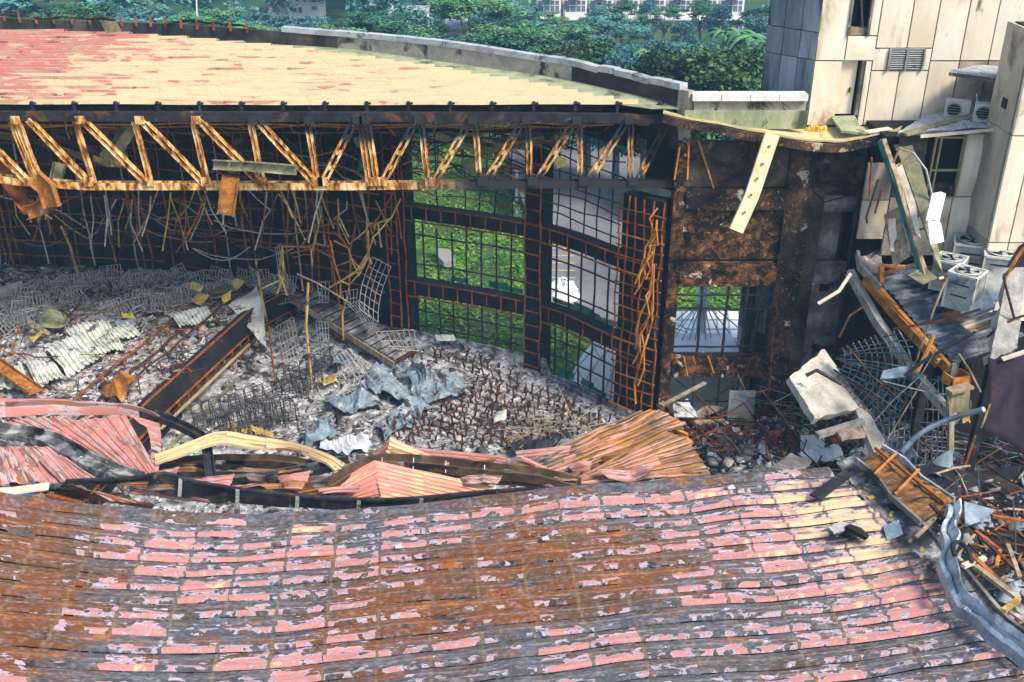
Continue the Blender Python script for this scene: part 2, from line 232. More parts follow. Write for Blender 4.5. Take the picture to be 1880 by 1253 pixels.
# ------------------------------------------------------------------ mesh helpers
WL = {}                                  # world location of every empty / object made here
class MB:
    def __init__(s): s.v = []; s.f = []; s.uv = None; s.z = None; s.so = None
    def add(s, vs, fs):
        o = len(s.v); s.v += [tuple(p) for p in vs]; s.f += [tuple(i + o for i in f) for f in fs]; return s
    def box(s, c, size, rot=None):
        c = Vector(c); hx, hy, hz = size[0] / 2, size[1] / 2, size[2] / 2
        P = [Vector((x, y, z)) for z in (-hz, hz) for y in (-hy, hy) for x in (-hx, hx)]
        if rot is not None: P = [rot @ p for p in P]
        return s.add([p + c for p in P], [(0, 2, 3, 1), (4, 5, 7, 6), (0, 1, 5, 4), (2, 6, 7, 3), (0, 4, 6, 2), (1, 3, 7, 5)])
    def bar(s, pts, w, h, up=(0, 0, 1)):
        pts = [Vector(p) for p in pts]; n = len(pts); up = Vector(up); vs = []
        for i, p in enumerate(pts):
            d = (pts[min(i + 1, n - 1)] - pts[max(i - 1, 0)]).normalized()
            x = d.cross(up)
            if x.length < 1e-3: x = d.cross(Vector((0, 1, 0)))
            if x.length < 1e-3: x = d.cross(Vector((1, 0, 0)))
            x.normalize(); y = x.cross(d).normalized()
            ww = w[i] if isinstance(w, (list, tuple)) else w; hh = h[i] if isinstance(h, (list, tuple)) else h
            for a, b in ((-1, -1), (1, -1), (1, 1), (-1, 1)): vs.append(p + x * a * ww / 2 + y * b * hh / 2)
        fs = [(3, 2, 1, 0)]
        for i in range(n - 1):
            for k in range(4): fs.append((i * 4 + k, i * 4 + (k + 1) % 4, i * 4 + 4 + (k + 1) % 4, i * 4 + 4 + k))
        m = (n - 1) * 4; fs.append((m, m + 1, m + 2, m + 3)); return s.add(vs, fs)
    def tube(s, pts, r, k=5):
        pts = [Vector(p) for p in pts]; n = len(pts); vs = []; prev = None
        for i, p in enumerate(pts):
            d = (pts[min(i + 1, n - 1)] - pts[max(i - 1, 0)]).normalized()
            if prev is None:
                a = Vector((0, 0, 1)) if abs(d.z) < .9 else Vector((1, 0, 0)); x = d.cross(a).normalized()
            else:
                x = prev - d * prev.dot(d); x = x.normalized() if x.length > 1e-4 else d.orthogonal().normalized()
            prev = x; y = d.cross(x); rr = r[i] if isinstance(r, (list, tuple)) else r
            for j in range(k):
                t = 2 * math.pi * j / k; vs.append(p + x * rr * math.cos(t) + y * rr * math.sin(t))
        fs = [tuple(range(k))[::-1], tuple((n - 1) * k + j for j in range(k))]
        for i in range(n - 1):
            for j in range(k): fs.append((i * k + j, i * k + (j + 1) % k, (i + 1) * k + (j + 1) % k, (i + 1) * k + j))
        return s.add(vs, fs)
    def prism(s, poly, ext):
        n = len(poly); ext = Vector(ext); a = [Vector(p) for p in poly]
        vs = a + [p + ext for p in a]
        return s.add(vs, [tuple(range(n))[::-1], tuple(range(n, 2 * n))] + [(i, (i + 1) % n, n + (i + 1) % n, n + i) for i in range(n)])
    def sheet(s, G, th=.004, uv=None, zone=None, soot=None):
        """G[row][col] of points: a thin sheet with two faces and rims"""
        r, c = len(G), len(G[0]); P = [[Vector(p) for p in row] for row in G]; N = []
        for i in range(r):
            for j in range(c):
                du = P[i][min(j + 1, c - 1)] - P[i][max(j - 1, 0)]; dv = P[min(i + 1, r - 1)][j] - P[max(i - 1, 0)][j]
                n = du.cross(dv); N.append(n.normalized() if n.length > 1e-9 else Vector((0, 0, 1)))
        top = [P[i][j] + N[i * c + j] * th for i in range(r) for j in range(c)]; bot = [P[i][j] for i in range(r) for j in range(c)]
        o = r * c; fs = []
        for i in range(r - 1):
            for j in range(c - 1):
                a, b, d, e = i * c + j, i * c + j + 1, (i + 1) * c + j + 1, (i + 1) * c + j
                fs.append((a, b, d, e)); fs.append((o + e, o + d, o + b, o + a))
        for j in range(c - 1):
            fs.append((j + 1, j, o + j, o + j + 1)); k = (r - 1) * c + j; fs.append((k, k + 1, o + k + 1, o + k))
        for i in range(r - 1):
            k = i * c; fs.append((k, k + c, o + k + c, o + k)); k = i * c + c - 1; fs.append((k + c, k, o + k, o + k + c))
        s.add(top + bot, fs)
        if uv is not None:
            s.uv = [t for row in uv for t in row] * 2
            s.z = ([t for row in zone for t in row] * 2) if zone is not None else [(0, 0, 0)] * (2 * o)
            s.so = ([t for row in soot for t in row] * 2) if soot is not None else [0.0] * (2 * o)
        return s
    def build(s, name, mat, parent=None, smooth=False, label=None, cat=None, group=None, kind=None, at=None):
        if parent is not None: o3 = WL[parent.name]
        elif at is not None: o3 = Vector(at)
        else:
            A = np.array(s.v); o3 = Vector(((A[:, 0].min() + A[:, 0].max()) / 2, (A[:, 1].min() + A[:, 1].max()) / 2, A[:, 2].min()))
        me = bpy.data.meshes.new(name)
        A = np.array(s.v, dtype=float) - np.array(o3)
        me.from_pydata(A.tolist(), [], s.f)
        if smooth: me.polygons.foreach_set('use_smooth', [True] * len(me.polygons))
        if s.uv is not None:
            li = np.empty(len(me.loops), dtype=np.int32); me.loops.foreach_get('vertex_index', li)
            U = np.array(s.uv, dtype=np.float32)
            me.uv_layers.new(name='UVMap').data.foreach_set('uv', U[li].ravel())
            Z = np.concatenate([np.array(s.z, dtype=np.float32), np.ones((len(s.z), 1), np.float32)], 1)
            me.attributes.new('zone', 'FLOAT_COLOR', 'POINT').data.foreach_set('color', Z.ravel())
            me.attributes.new('soot', 'FLOAT', 'POINT').data.foreach_set('value', np.array(s.so, np.float32))
        me.materials.append(MATS[mat]); me.update()
        o = bpy.data.objects.new(name, me); COL.objects.link(o)
        if parent is not None: o.parent = parent; WL[o.name] = Vector(o3)
        else: o.location = o3; WL[o.name] = Vector(o3)
        tag(o, label, cat, group, kind); return o
def tag(o, label=None, cat=None, group=None, kind=None):
    if label: o['label'] = label
    if cat: o['category'] = cat
    if group: o['group'] = group
    if kind: o['kind'] = kind
    return o
def T(name, label, cat, loc, group=None, kind=None):
    e = bpy.data.objects.new(name, None); COL.objects.link(e); e.location = loc; e.empty_display_size = .2
    WL[e.name] = Vector(loc); return tag(e, label, cat, group, kind)
def kids(o): return [c for c in o.children]
def copy_thing(o, loc, rot=(0, 0, 0), scale=None, label=None, group=None):
    c = o.copy(); COL.objects.link(c); c.location = loc; c.rotation_euler = rot
    if scale: c.scale = (scale,) * 3 if not isinstance(scale, tuple) else scale
    if label: c['label'] = label
    if group: c['group'] = group
    for ch in kids(o):
        d = ch.copy(); COL.objects.link(d); d.parent = c
        for g in kids(ch):
            e = g.copy(); COL.objects.link(e); e.parent = d
    return c
def one(name, mat, label, cat, group=None):     # short form: MB to top-level thing
    return dict(name=name, mat=mat, label=label, cat=cat, group=group)
def lerp(a, b, t): return a + (b - a) * t
def resample(pts, n):
    pts = [Vector(p) for p in pts]; L = [0]
    for a, b in zip(pts, pts[1:]): L.append(L[-1] + (b - a).length)
    out = []
    for i in range(n):
        s = L[-1] * i / (n - 1); k = 0
        while k < len(pts) - 2 and L[k + 1] < s: k += 1
        out.append(pts[k].lerp(pts[k + 1], 0 if L[k + 1] == L[k] else (s - L[k]) / (L[k + 1] - L[k])))
    return out
def smooth_pts(pts, n=6):
    pts = [Vector(p) for p in pts]; out = []
    for i in range(len(pts) - 1):
        p0, p1, p2, p3 = pts[max(i - 1, 0)], pts[i], pts[i + 1], pts[min(i + 2, len(pts) - 1)]
        for k in range(n):
            t = k / n
            out.append(.5 * ((2 * p1) + (p2 - p0) * t + (2 * p0 - 5 * p1 + 4 * p2 - p3) * t * t + (3 * p1 - p0 - 3 * p2 + p3) * t ** 3))
    return out + [pts[-1]]
def PPy(lst):            # [(u, v, depth y)] to points
    return [Py(*q) for q in lst]
PROF = [(0, 0), (.42, 0), (.55, 1), (.82, 1), (.95, 0)]
def csheet(A, B, nr, amp=.04, m=10, crumple=.04, seed=0, sag=0.0, uvscale=1.0, zone=(0, 0, 0), soot=0.0, th=.004, zf=None):
    """ribbed sheet: ribs run from edge A to edge B, nr of them across"""
    A = resample(A, nr + 1); B = resample(B, nr + 1); cols = []
    for j in range(nr):
        for f, h in PROF: cols.append((j + f, h))
    cols.append((nr, 0))
    def at(e, x):
        j = min(int(x), nr - 1); return e[j].lerp(e[j + 1], x - j)
    G, UV, Z, S = [], [], [], []
    for i in range(m + 1):
        t = i / m; row = []; ur = []; zr = []; sr = []
        for x, h in cols:
            a, b = at(A, x), at(B, x); p = a.lerp(b, t)
            e = at(A, min(x + .5, nr)) - at(A, max(x - .5, 0)); e2 = at(B, min(x + .5, nr)) - at(B, max(x - .5, 0))
            n = e.lerp(e2, t).cross(b - a)
            n = n.normalized() if n.length > 1e-9 else Vector((0, 0, 1))
            if n.z < 0: n = -n
            d = noise.noise(p * .9 + Vector((seed * 7.3, 0, 0))) * crumple * 1.6 + noise.noise(p * 2.7 + Vector((seed, 3, 1))) * crumple * .7 - abs(noise.noise(p * 1.5 + Vector((2, seed * 1.7, 5)))) * crumple * 1.6 - sag * 4 * t * (1 - t)
            w = min(1, .35 + (e.lerp(e2, t)).length / .3)
            row.append(p + n * (h * amp * min(w, 1) + d)); ur.append(((b - a).length * t * uvscale + seed * 3.1, x + seed * 5))
            zr.append(zf(p)[:3] if zf else zone); sr.append(zf(p)[3] if zf else soot)
        G.append(row); UV.append(ur); Z.append(zr); S.append(sr)
    return MB().sheet(G, th, UV, Z, S)
def flat_panel(pts4, th, n=(6, 4), crumple=.03, seed=0, back=None):
    a, b, c, d = [Vector(p) for p in pts4]; G = []
    for i in range(n[1] + 1):
        t = i / n[1]; row = []
        for j in range(n[0] + 1):
            s = j / n[0]; p = a.lerp(b, s).lerp(d.lerp(c, s), t)
            nn = (b - a).cross(d - a).normalized()
            row.append(p + nn * noise.noise(p * 1.3 + Vector((seed * 3.7, 0, 0))) * crumple * 2)
        G.append(row)
    return MB().sheet(G, th)
def strip_panel(A, B, th, seg=3, crumple=0, seed=0):
    """band between two edge lines"""
    n = max(len(A), len(B), 2) * seg; A = resample(A, n); B = resample(B, n); G = []
    for k in range(5):
        t = k / 4; row = []
        for a, b in zip(A, B):
            p = a.lerp(b, t); p = p + Vector((0, 0, 1)) * noise.noise(p * 1.7 + Vector((seed * 2.1, 0, 0))) * crumple * 2; row.append(p)
        G.append(row)
    return MB().sheet(G, th)
def bent(p, q, sag=.1, n=5, j=.05):
    p, q = Vector(p), Vector(q); o = []
    for i in range(n + 1):
        t = i / n; v = p.lerp(q, t)
        v.z -= sag * 4 * t * (1 - t)
        if 0 < i < n: v += Vector((random.uniform(-j, j), random.uniform(-j, j), random.uniform(-j, j)))
        o.append(v)
    return o
def sweep(mb, prof, pts, up=(0, 0, 1)):
    """profile [(across, up)] swept along a line; closed section"""
    pts = [Vector(p) for p in pts]; n = len(pts); up = Vector(up); k = len(prof); vs = []
    for i, p in enumerate(pts):
        d = (pts[min(i + 1, n - 1)] - pts[max(i - 1, 0)]).normalized(); x = d.cross(up)
        if x.length < 1e-3: x = d.cross(Vector((0, 1, 0)))
        x.normalize(); y = x.cross(d).normalized()
        for a, b in prof: vs.append(p + x * a + y * b)
    fs = []
    for i in range(n - 1):
        for j in range(k): fs.append((i * k + j, i * k + (j + 1) % k, (i + 1) * k + (j + 1) % k, (i + 1) * k + j))
    fs.append(tuple(range(k))[::-1]); fs.append(tuple((n - 1) * k + j for j in range(k)))
    return mb.add(vs, fs)
def chan(w, d, t=.015):        # channel section, open side up
    return [(-w / 2, 0), (w / 2, 0), (w / 2, d), (w / 2 - t, d), (w / 2 - t, t), (-w / 2 + t, t), (-w / 2 + t, d), (-w / 2, d)]
def rect(u0, v0, u1, v1, y):
    a, b, c, d = Py(u0, v0, y), Py(u1, v0, y), Py(u0, v1, y), Py(u1, v1, y)
    return (a.x + c.x) / 2, (b.x + d.x) / 2, (c.z + d.z) / 2, (a.z + b.z) / 2
def slab_xz(x0, x1, z0, z1, y, th):       # upright slab whose front is at y
    return MB().box(((x0 + x1) / 2, y + th / 2, (z0 + z1) / 2), (x1 - x0, th, z1 - z0))
# truss steel: cream-orange scale, soot where the smoke rolled under the roof
def trussmat():
    m, t, b = newmat('truss_steel')
    tc = t.nodes.new('ShaderNodeTexCoord'); sp = t.nodes.new('ShaderNodeSeparateXYZ'); ln(t, tc.outputs['Object'], sp.inputs[0])
    X, Z = sp.outputs[0], sp.outputs[2]
    n = nz(t, mapv(t, tc.outputs['Object'], (2.5, 2.5, .9)), 2.2, 7, .65, .3); n2 = nz(t, tc.outputs['Object'], .8, 4)
    rp = t.nodes.new('ShaderNodeValToRGB'); ln(t, n, rp.inputs[0]); e = rp.color_ramp.elements
    cs = [(.07, .028, .01), (.3, .1, .014), (.54, .24, .035), (.66, .42, .14), (.7, .57, .36)]
    while len(e) < 5: e.new(.5)
    for i, c in enumerate(cs): e[i].position = .38 + .055 * i; e[i].color = (*c, 1)
    zt = mth(t, 'SUBTRACT', mth(t, 'MULTIPLY_ADD', mth(t, 'MAXIMUM', mth(t, 'SUBTRACT', -6.0, X), 0.0), .22, 10.72), mth(t, 'MULTIPLY', mth(t, 'MAXIMUM', mth(t, 'SUBTRACT', X, 4.0), 0.0), 1.6))
    s1 = sstep(t, mth(t, 'ADD', mth(t, 'SUBTRACT', Z, zt), mth(t, 'MULTIPLY', mth(t, 'SUBTRACT', n2, .5), .8)), -.12, .14)
    low = mth(t, 'MULTIPLY', mth(t, 'SUBTRACT', 1.0, sstep(t, Z, 9.45, 9.75)), sstep(t, mth(t, 'ADD', X, mth(t, 'MULTIPLY', n2, 3.0)), -3.2, .8))
    col = mixc(t, mth(t, 'MAXIMUM', s1, low), rp.outputs[0], (.018, .017, .02))
    ln(t, col, b.inputs['Base Color']); b.inputs['Roughness'].default_value = .7
    bump(t, b, n, .3, .03)
trussmat()

# ------------------------------------------------------------------ ground outside
def ground_sheet(name, poly, z, mat, th=.3, **k):
    return MB().prism([(p[0], p[1], z - th) for p in poly], (0, 0, th)).build(name, mat, kind='structure', **k)
ground_sheet('ground', [(-1500, -300), (1500, -300), (1500, 2200), (-1500, 2200)], -5.02, 'soil_green', 1)
gp = [Pz(*q, -5) for q in ((560, 700), (1300, 900), (1330, 470), (1330, 300), (1230, 235), (640, 235))]
G = []
for i in range(90):
    row = []
    for j in range(90):
        x = -22 + 54 * j / 89; y = 36 + 84 * i / 89
        row.append((x, y, -4.95 + .4 * noise.noise((x * .35, y * .35, 0)) + .12 * noise.noise((x * 1.6, y * 1.6, 4)) - .1))
    G.append(row)
MB().sheet(G, .02).build('grass_field', 'grass_base', kind='structure', smooth=True)
cp = [Pz(*q, -4.5) for q in ((925, 235), (948, 345), (1000, 470), (1004, 560), (1150, 600), (1205, 430), (1215, 235))]
park = MB().prism([(p[0], p[1], -4.85) for p in cp], (0, 0, .5)).build('car_park', 'asphalt', kind='structure', at=(0, 0, 0))
for i in range(9):
    v = 442 + i * 13.5; a = Pz(1008, v, -4.34); b = Pz(1052 + i * .8, v + 1, -4.34)
    MB().bar([a, b], .12, .012).build('parking_line', 'marking_yellow', parent=park)
pp = [Pz(*q, -4.3) for q in ((800, 455), (826, 458), (836, 478), (815, 482), (803, 470))]
ground_sheet('bare_patch', pp, -4.3, 'soil_road', .4)

# leafy ground cover on the grass field
def cards(P, size, up=.5, asp=(.5, 1.2), seed=0):
    r = np.random.default_rng(seed); n = len(P); s = r.uniform(*asp, n)[:, None] * size
    a = r.normal(size=(n, 3)); a /= np.linalg.norm(a, axis=1)[:, None]
    nn = r.normal(size=(n, 3)) * (1 - up) + np.array([0, 0, up * 1.6]); nn /= np.linalg.norm(nn, axis=1)[:, None]
    x = np.cross(nn, a); x /= (np.linalg.norm(x, axis=1)[:, None] + 1e-9); y = np.cross(nn, x)
    V = np.stack([P - x * s * .5, P - y * s * .32, P + x * s * .5, P + y * s * .32], 1).reshape(-1, 3)
    Fc = np.arange(4 * n).reshape(-1, 4); return V, Fc
def npmesh(name, V, Fc, mat):
    me = bpy.data.meshes.new(name); n, m = len(V), len(Fc)
    me.vertices.add(n); me.vertices.foreach_set('co', np.ascontiguousarray(V, np.float32).ravel())
    me.loops.add(m * 4); me.loops.foreach_set('vertex_index', np.ascontiguousarray(Fc, np.int32).ravel())
    me.polygons.add(m); me.polygons.foreach_set('loop_start', np.arange(0, 4 * m, 4, dtype=np.int32)); me.update(calc_edges=True)
    me.materials.append(MATS[mat]); return me
def link(name, me, loc=(0, 0, 0), parent=None, **k):
    o = bpy.data.objects.new(name, me); COL.objects.link(o); o.location = loc
    if parent is not None: o.parent = parent
    WL[o.name] = Vector(loc); return tag(o, **k)
r = np.random.default_rng(5)
P = np.stack([r.uniform(-16, 26, 110000), 40 + 75 * r.random(110000) ** 1.6, np.zeros(110000)], 1)
zz = np.array([-4.95 + .4 * noise.noise((x * .35, y * .35, 0)) + .12 * noise.noise((x * 1.6, y * 1.6, 4)) for x, y in P[:, :2]])
P[:, 2] = zz + r.uniform(-.05, .16, len(P))
def inpoly(P, poly):
    x, y = P[:, 0], P[:, 1]; ins = np.zeros(len(P), bool); n = len(poly)
    for i in range(n):
        x0, y0, x1, y1 = poly[i][0], poly[i][1], poly[i - 1][0], poly[i - 1][1]
        c = ((y0 > y) != (y1 > y)) & (x < (x1 - x0) * (y - y0) / (y1 - y0 + 1e-9) + x0); ins ^= c
    return ins
P = P[~inpoly(P, cp) & ~inpoly(P, pp)]
V, Fc = cards(P, .3, .6, seed=3)
link('grass', npmesh('grass', V, Fc, 'leaf_grass'), kind='stuff', label='thick bright green weeds covering the field outside the windows')

# ------------------------------------------------------------------ hall floor and tier
wc = smooth_pts([(-40, 45, 0), (-30, 44.4, 0), (-22, 43.7, 0), (-15, 42.8, 0), (-8.7, 41, 0), (-4.3, 39.2, 0), (1, 36.8, 0), (3.9, 33.9, 0), (5.3, 32.8, 0)], 12)
WX = np.array([p.x for p in wc]); WY = np.array([p.y for p in wc])
def wy(x): return float(np.interp(x, WX, WY))
def Pw(u, v, off=0.0):
    d = ray(u, v); lo, hi = 15.0, 90.0
    for _ in range(40):
        m = (lo + hi) / 2
        if d.y * m < wy(d.x * m) - off: lo = m
        else: hi = m
    return Vector((d.x * lo, d.y * lo, CZ + d.z * lo))
def wn(x):                    # inward normal of the wall in plan
    d = Vector((.4, wy(x + .2) - wy(x - .2), 0)).normalized(); return Vector((d.y, -d.x, 0))
def wallseg(x0, x1, z0, z1, th, off=0.0, n=1):
    mb = MB(); xs = [lerp(x0, x1, i / n) for i in range(n + 1)]
    inn = [Vector((x, wy(x), 0)) + wn(x) * off for x in xs]; out = [p - wn(x) * th for p, x in zip(inn, xs)]
    vs = []; fs = []
    for i in range(n + 1):
        for p, z in ((inn[i], z0), (inn[i], z1), (out[i], z1), (out[i], z0)): vs.append((p.x, p.y, z))
    for i in range(n):
        for k in range(4): fs.append((i * 4 + k, i * 4 + (k + 1) % 4, i * 4 + 4 + (k + 1) % 4, i * 4 + 4 + k))
    fs += [(0, 3, 2, 1), (n * 4, n * 4 + 1, n * 4 + 2, n * 4 + 3)]
    return mb.add(vs, fs)
def on_wall(x, z, off): p = Vector((x, wy(x), z)); return p + wn(x) * off
def zf(x, y): return max(0, min(.85, (y - 35.5) * .2)) if x < 1.5 else max(0, min(.3, (y - 35) * .1))
edgeA = [Pz(545, 530, 2), Pz(455, 575, 2), Pz(265, 745, 2), Pz(120, 900, 2.0)]        # edge of the raised tier
def tier_x(y):
    e = sorted([(p.y, p.x) for p in edgeA]); return float(np.interp(y, [a for a, b in e], [b for a, b in e]))
def bumpz(x, y, a): return a * (.6 * noise.noise((x * .8, y * .8, 2)) + .3 * noise.noise((x * 2.3, y * 2.3, 7)) + .18 * noise.noise((x * 6, y * 6, 1)))
G = []
for i in range(150):
    y = 15 + 28 * i / 149; row = []
    for j in range(170):
        x = -17 + 31 * j / 169
        row.append((x, min(y, wy(x) - .05) if x < 5.2 else min(y, 33.2), zf(x, y) + bumpz(x, y, .2)))
    G.append(row)
MB().sheet(G, .05).build('hall_floor', 'ash_pink', kind='structure', smooth=True)
G = []
for i in range(110):
    t = i / 109; row = []
    for j in range(150):
        s = j / 149; y = lerp(22, 43.5, t); xr = tier_x(y); x = lerp(-38, xr, s); yy = min(y, wy(x) - .05)
        row.append((x, yy, 2.0 + bumpz(x, yy, .22) * min(1, (1 - s) * 12)))
    G.append(row)
MB().sheet(G, .05).build('tier_floor', 'ash', kind='structure', smooth=True)
# front wall of the tier: charred fascia, rusty stud frame, opening with a ramp
tw = T('tier_wall', 'charred wall under the edge of the raised ash covered tier', 'wall', (-10, 36, 0))
E = resample(edgeA, 24)
def tz(i, dz, off=0.0):
    a, b = E[max(i - 1, 0)], E[min(i + 1, 23)]; d = (b - a).normalized(); n = Vector((-d.y, d.x, 0))
    if n.x < 0: n = -n
    return E[i] + n * off + Vector((0, 0, dz))
MB().bar([tz(i, -.3) for i in range(24)], .3, .85).build('fascia', 'charred_black', tw)
MB().bar([tz(i, -1.3, -.35) for i in range(0, 7)], .2, 1.4).build('wall_panel', 'charred_black', tw)
MB().bar([tz(i, -1.3, -.35) for i in range(12, 24)], .2, 1.4).build('wall_panel', 'charred_black', tw)
MB().bar([tz(i, -1.0, -2.4) for i in range(4, 15)], .1, 2.0).build('back_panel', 'olive_metal', tw)
MB().bar([tz(i, .16, .12) for i in range(24)], .06, .06).build('edge_rail', 'rust', tw)
MB().bar([tz(i, -.78, .16) for i in range(24)], .06, .06).build('edge_rail', 'rust', tw)
MB().bar([tz(i, -1.02, .16) for i in range(24)], .05, .05).build('edge_rail', 'rust_dark', tw)
for i in range(0, 24):
    p = E[i]; top = tz(i, -.78, .17); bot = tz(i, -1.02, .17)
    if i % 1 == 0: MB().bar([top, bot], .05, .04).build('stud', 'rust', tw)
for i in (0, 1, 2, 3, 4, 5, 6, 7, 15, 17, 19, 21, 23):
    MB().bar([tz(i, -1.0, .1), tz(i, -2.0, .1)], .05, .05).build('stud', 'rust', tw)
for dz in (-1.35, -1.7): MB().bar([tz(i, dz, .1) for i in range(0, 8)], .045, .045).build('edge_rail', 'rust', tw)
MB().bar([tz(i, -1.15, .2) for i in range(5, 16)], .09, .06).build('opening_frame', 'frame_gold', tw)
MB().bar([tz(i, -1.85, .45) for i in range(4, 18)], .12, .1).build('opening_frame', 'olive_metal', tw)
# rusty rails lying on the tier, parallel to its edge
for k, (off, dz, mat) in enumerate(((-.85, .45, 'rust_dark'), (-1.5, .25, 'rust_dark'), (-2.3, .3, 'rust'))):
    pts = [tz(i, dz + .12 * noise.noise((i * .7, k, 0)), off + .15 * noise.noise((i * .5, k * 3, 1))) for i in range(2, 22)]
    fr = T('rail_frame', ('straight rusty rail with short legs nearest the tier edge', 'second rusty rail back from the tier edge lying in ash', 'crooked rusty rail with legs farthest back from the tier edge')[k], 'metal frame', pts[10])
    MB().bar(pts, .06, .06).build('rail', mat, fr)
    for i in range(0, len(pts), 2):
        q = pts[i] + Vector((random.uniform(.2, .5), -random.uniform(.3, .6), -dz + .05)); MB().bar([pts[i], q], .05, .05).build('leg', mat, fr)

# ------------------------------------------------------------------ curved burnt wall with its window bays
hw = T('curved_wall', 'tall curved burnt out wall with rusty stud grid and open window bays', 'wall', (-6, 40, 0))
xs = np.arange(-38, -5.2, 1.45); xs = list(xs) + [-5.05]
for a, b in zip(xs, xs[1:]): wallseg(a + .012, b - .012, 0, 11.55, .3, random.uniform(-.02, .03), 2).build('wall_panel', 'charred_black', hw)
wallseg(-5.05, -4.2, 0, 11.55, .7, .05, 1).build('column', 'charred_black', hw)
wallseg(.53, 1.2, -.1, 11.55, .7, .1, 1).build('column', 'charred_black', hw)
wallseg(3.86, 5.1, 8.72, 11.5, .3, -1.1, 2).build('wall_panel', 'charred_black', hw); wallseg(3.86, 5.1, -.1, 8.7, .5, .05, 2).build('wall_panel', 'charred_black', hw)
for x0, x1 in ((-4.2, .53), (1.2, 3.86)):
    for z0, z1 in ((2.62, 3.2), (5.92, 6.42), (10.3, 11.5)):
        wallseg(x0 + .003, x1 - .003, z0, z1, .55, .08, 8).build('spandrel_beam', 'charred_black', hw)
    wallseg(x0 + .003, x1 - .003, -.6, zf((x0 + x1) / 2, wy((x0 + x1) / 2)) + .05, .5, .06, 8).build('sill_beam', 'charred_black', hw)
def vbar(x, z0, z1, off, w, mat, name, j=.03):
    n = max(2, int((z1 - z0) / .9)); pts = [on_wall(x + random.uniform(-j, j), lerp(z0, z1, i / n), off + random.uniform(-j, j)) for i in range(n + 1)]
    return MB().bar(pts, w, w, up=(0, 1, 0)).build(name, mat, hw)
def hbar(x0, x1, z, off, w, mat, name, j=.03, step=.8):
    n = max(2, int((x1 - x0) / step)); pts = [on_wall(lerp(x0, x1, i / n), z + random.uniform(-j, j), off + random.uniform(-j, j) * .6) for i in range(n + 1)]
    return MB().bar(pts, w, w).build(name, mat, hw)
# stud grid on the solid wall
x = -31.0
while x < -5.6:
    vbar(x, 1.9 + random.choice([0, 0, 0, 2.2]), 11.2, .16 + random.uniform(-.05, .15), random.choice([.045, .06, .075]), random.choice(['rust', 'rust_dark', 'wire_grey', 'rust', 'timber']), 'stud', random.choice([.02, .05, .12]))
    if random.random() < .45: vbar(x + .28, 1.9, 11.2, .16, .05, 'rust', 'stud')
    x += random.uniform(.5, 1.25)
for k in range(12):
    z = 2.5 + k * .74
    for a, b in ((-33, -24), (-24, -15.2), (-15.1, -9.3), (-9.2, -5.2)):
        hbar(a, b + random.uniform(-.6, .3) * (b < -6), z + random.uniform(-.1, .1), .2, random.choice([.045, .06]), 'rust' if random.random() < .75 else 'rust_dark', 'rail', random.choice([.03, .07, .13]))
for xx in (-5.0, -4.55, -4.25, .57, 1.17): vbar(xx, .6, 10.5, .16, .06, 'rust', 'stud')
for k in range(16):
    hbar(-5.0, -4.55, .9 + k * .6, .17, .05, 'rust', 'rung', .01); hbar(.57, 1.17, .5 + k * .6, .2, .05, 'rust', 'rung', .01)
for x0, x1 in ((-4.2, .53), (1.2, 5.05)):
    for z in (2.57, 3.25, 5.87, 6.47): hbar(x0, x1, z, .18, .05, 'rust', 'rail', .02, .6)
    for z0, z1 in ((2.57, 3.25), (5.87, 6.47)):
        n = 8 if x0 < 0 else 6
        for i in range(n):
            xx = lerp(x0, x1, (i + .5) / n); vbar(xx, z0, z1, .18, .045, 'rust', 'stud', .01)
for x0, x1, n in ((-4.2, .53, 8), (1.2, 3.86, 6)):
    for i in range(1, n):
        xx = lerp(x0, x1, i / n)
        for z0, z1 in ((.3, 2.55), (3.3, 5.85)):
            vbar(xx, z0, z1 + (random.uniform(-.5, 0) if z1 > 5 and random.random() < .4 else 0), -.08, .07, 'black_steel', 'mullion', .02)
        if random.random() < .7: vbar(xx, 6.5, 10.3, -.08, .05, 'black_steel', 'mullion', .05)
    for z in (1.15, 1.85, 3.95, 5.2): hbar(x0, x1, z, -.1, .05, 'black_steel', 'transom', .02, .6)
    for z in (7.1, 7.5, 7.9, 8.35, 8.8, 9.3, 9.7): hbar(x0, x1, z, .1, .04, random.choice(['rust_dark', 'black_steel', 'rust']), 'transom', .1, .6)
    for z in (.35, 3.4):                       # torn green netting at the sills
        for s in range(3):
            xa = lerp(x0, x1, random.uniform(.1, .8)); wallseg(xa, xa + random.uniform(.4, 1.1), z, z + random.uniform(.15, .35), .02, -.15, 3).build('torn_netting', 'net_green', hw)
# rusty mesh in front of the solid end panel
for k in range(6): vbar(lerp(3.9, 5.2, k / 5), .3, 8.75, .32, .05, 'rust', 'stud', .05)
for k in range(18): hbar(3.86, 5.25, .6 + k * .45, .34, .045, 'rust' if k % 3 else 'rust_orange', 'rail', .03, .5)
for k in range(9):
    z0 = random.uniform(4.5, 8.8); bentp = bent(on_wall(5.1, z0, .5), on_wall(4.9 + random.uniform(-.3, .3), z0 - random.uniform(2, 5), .6), 0, 6, .16)
    MB().tube(bentp, .035).build('bent_stud', 'rust_orange', hw)

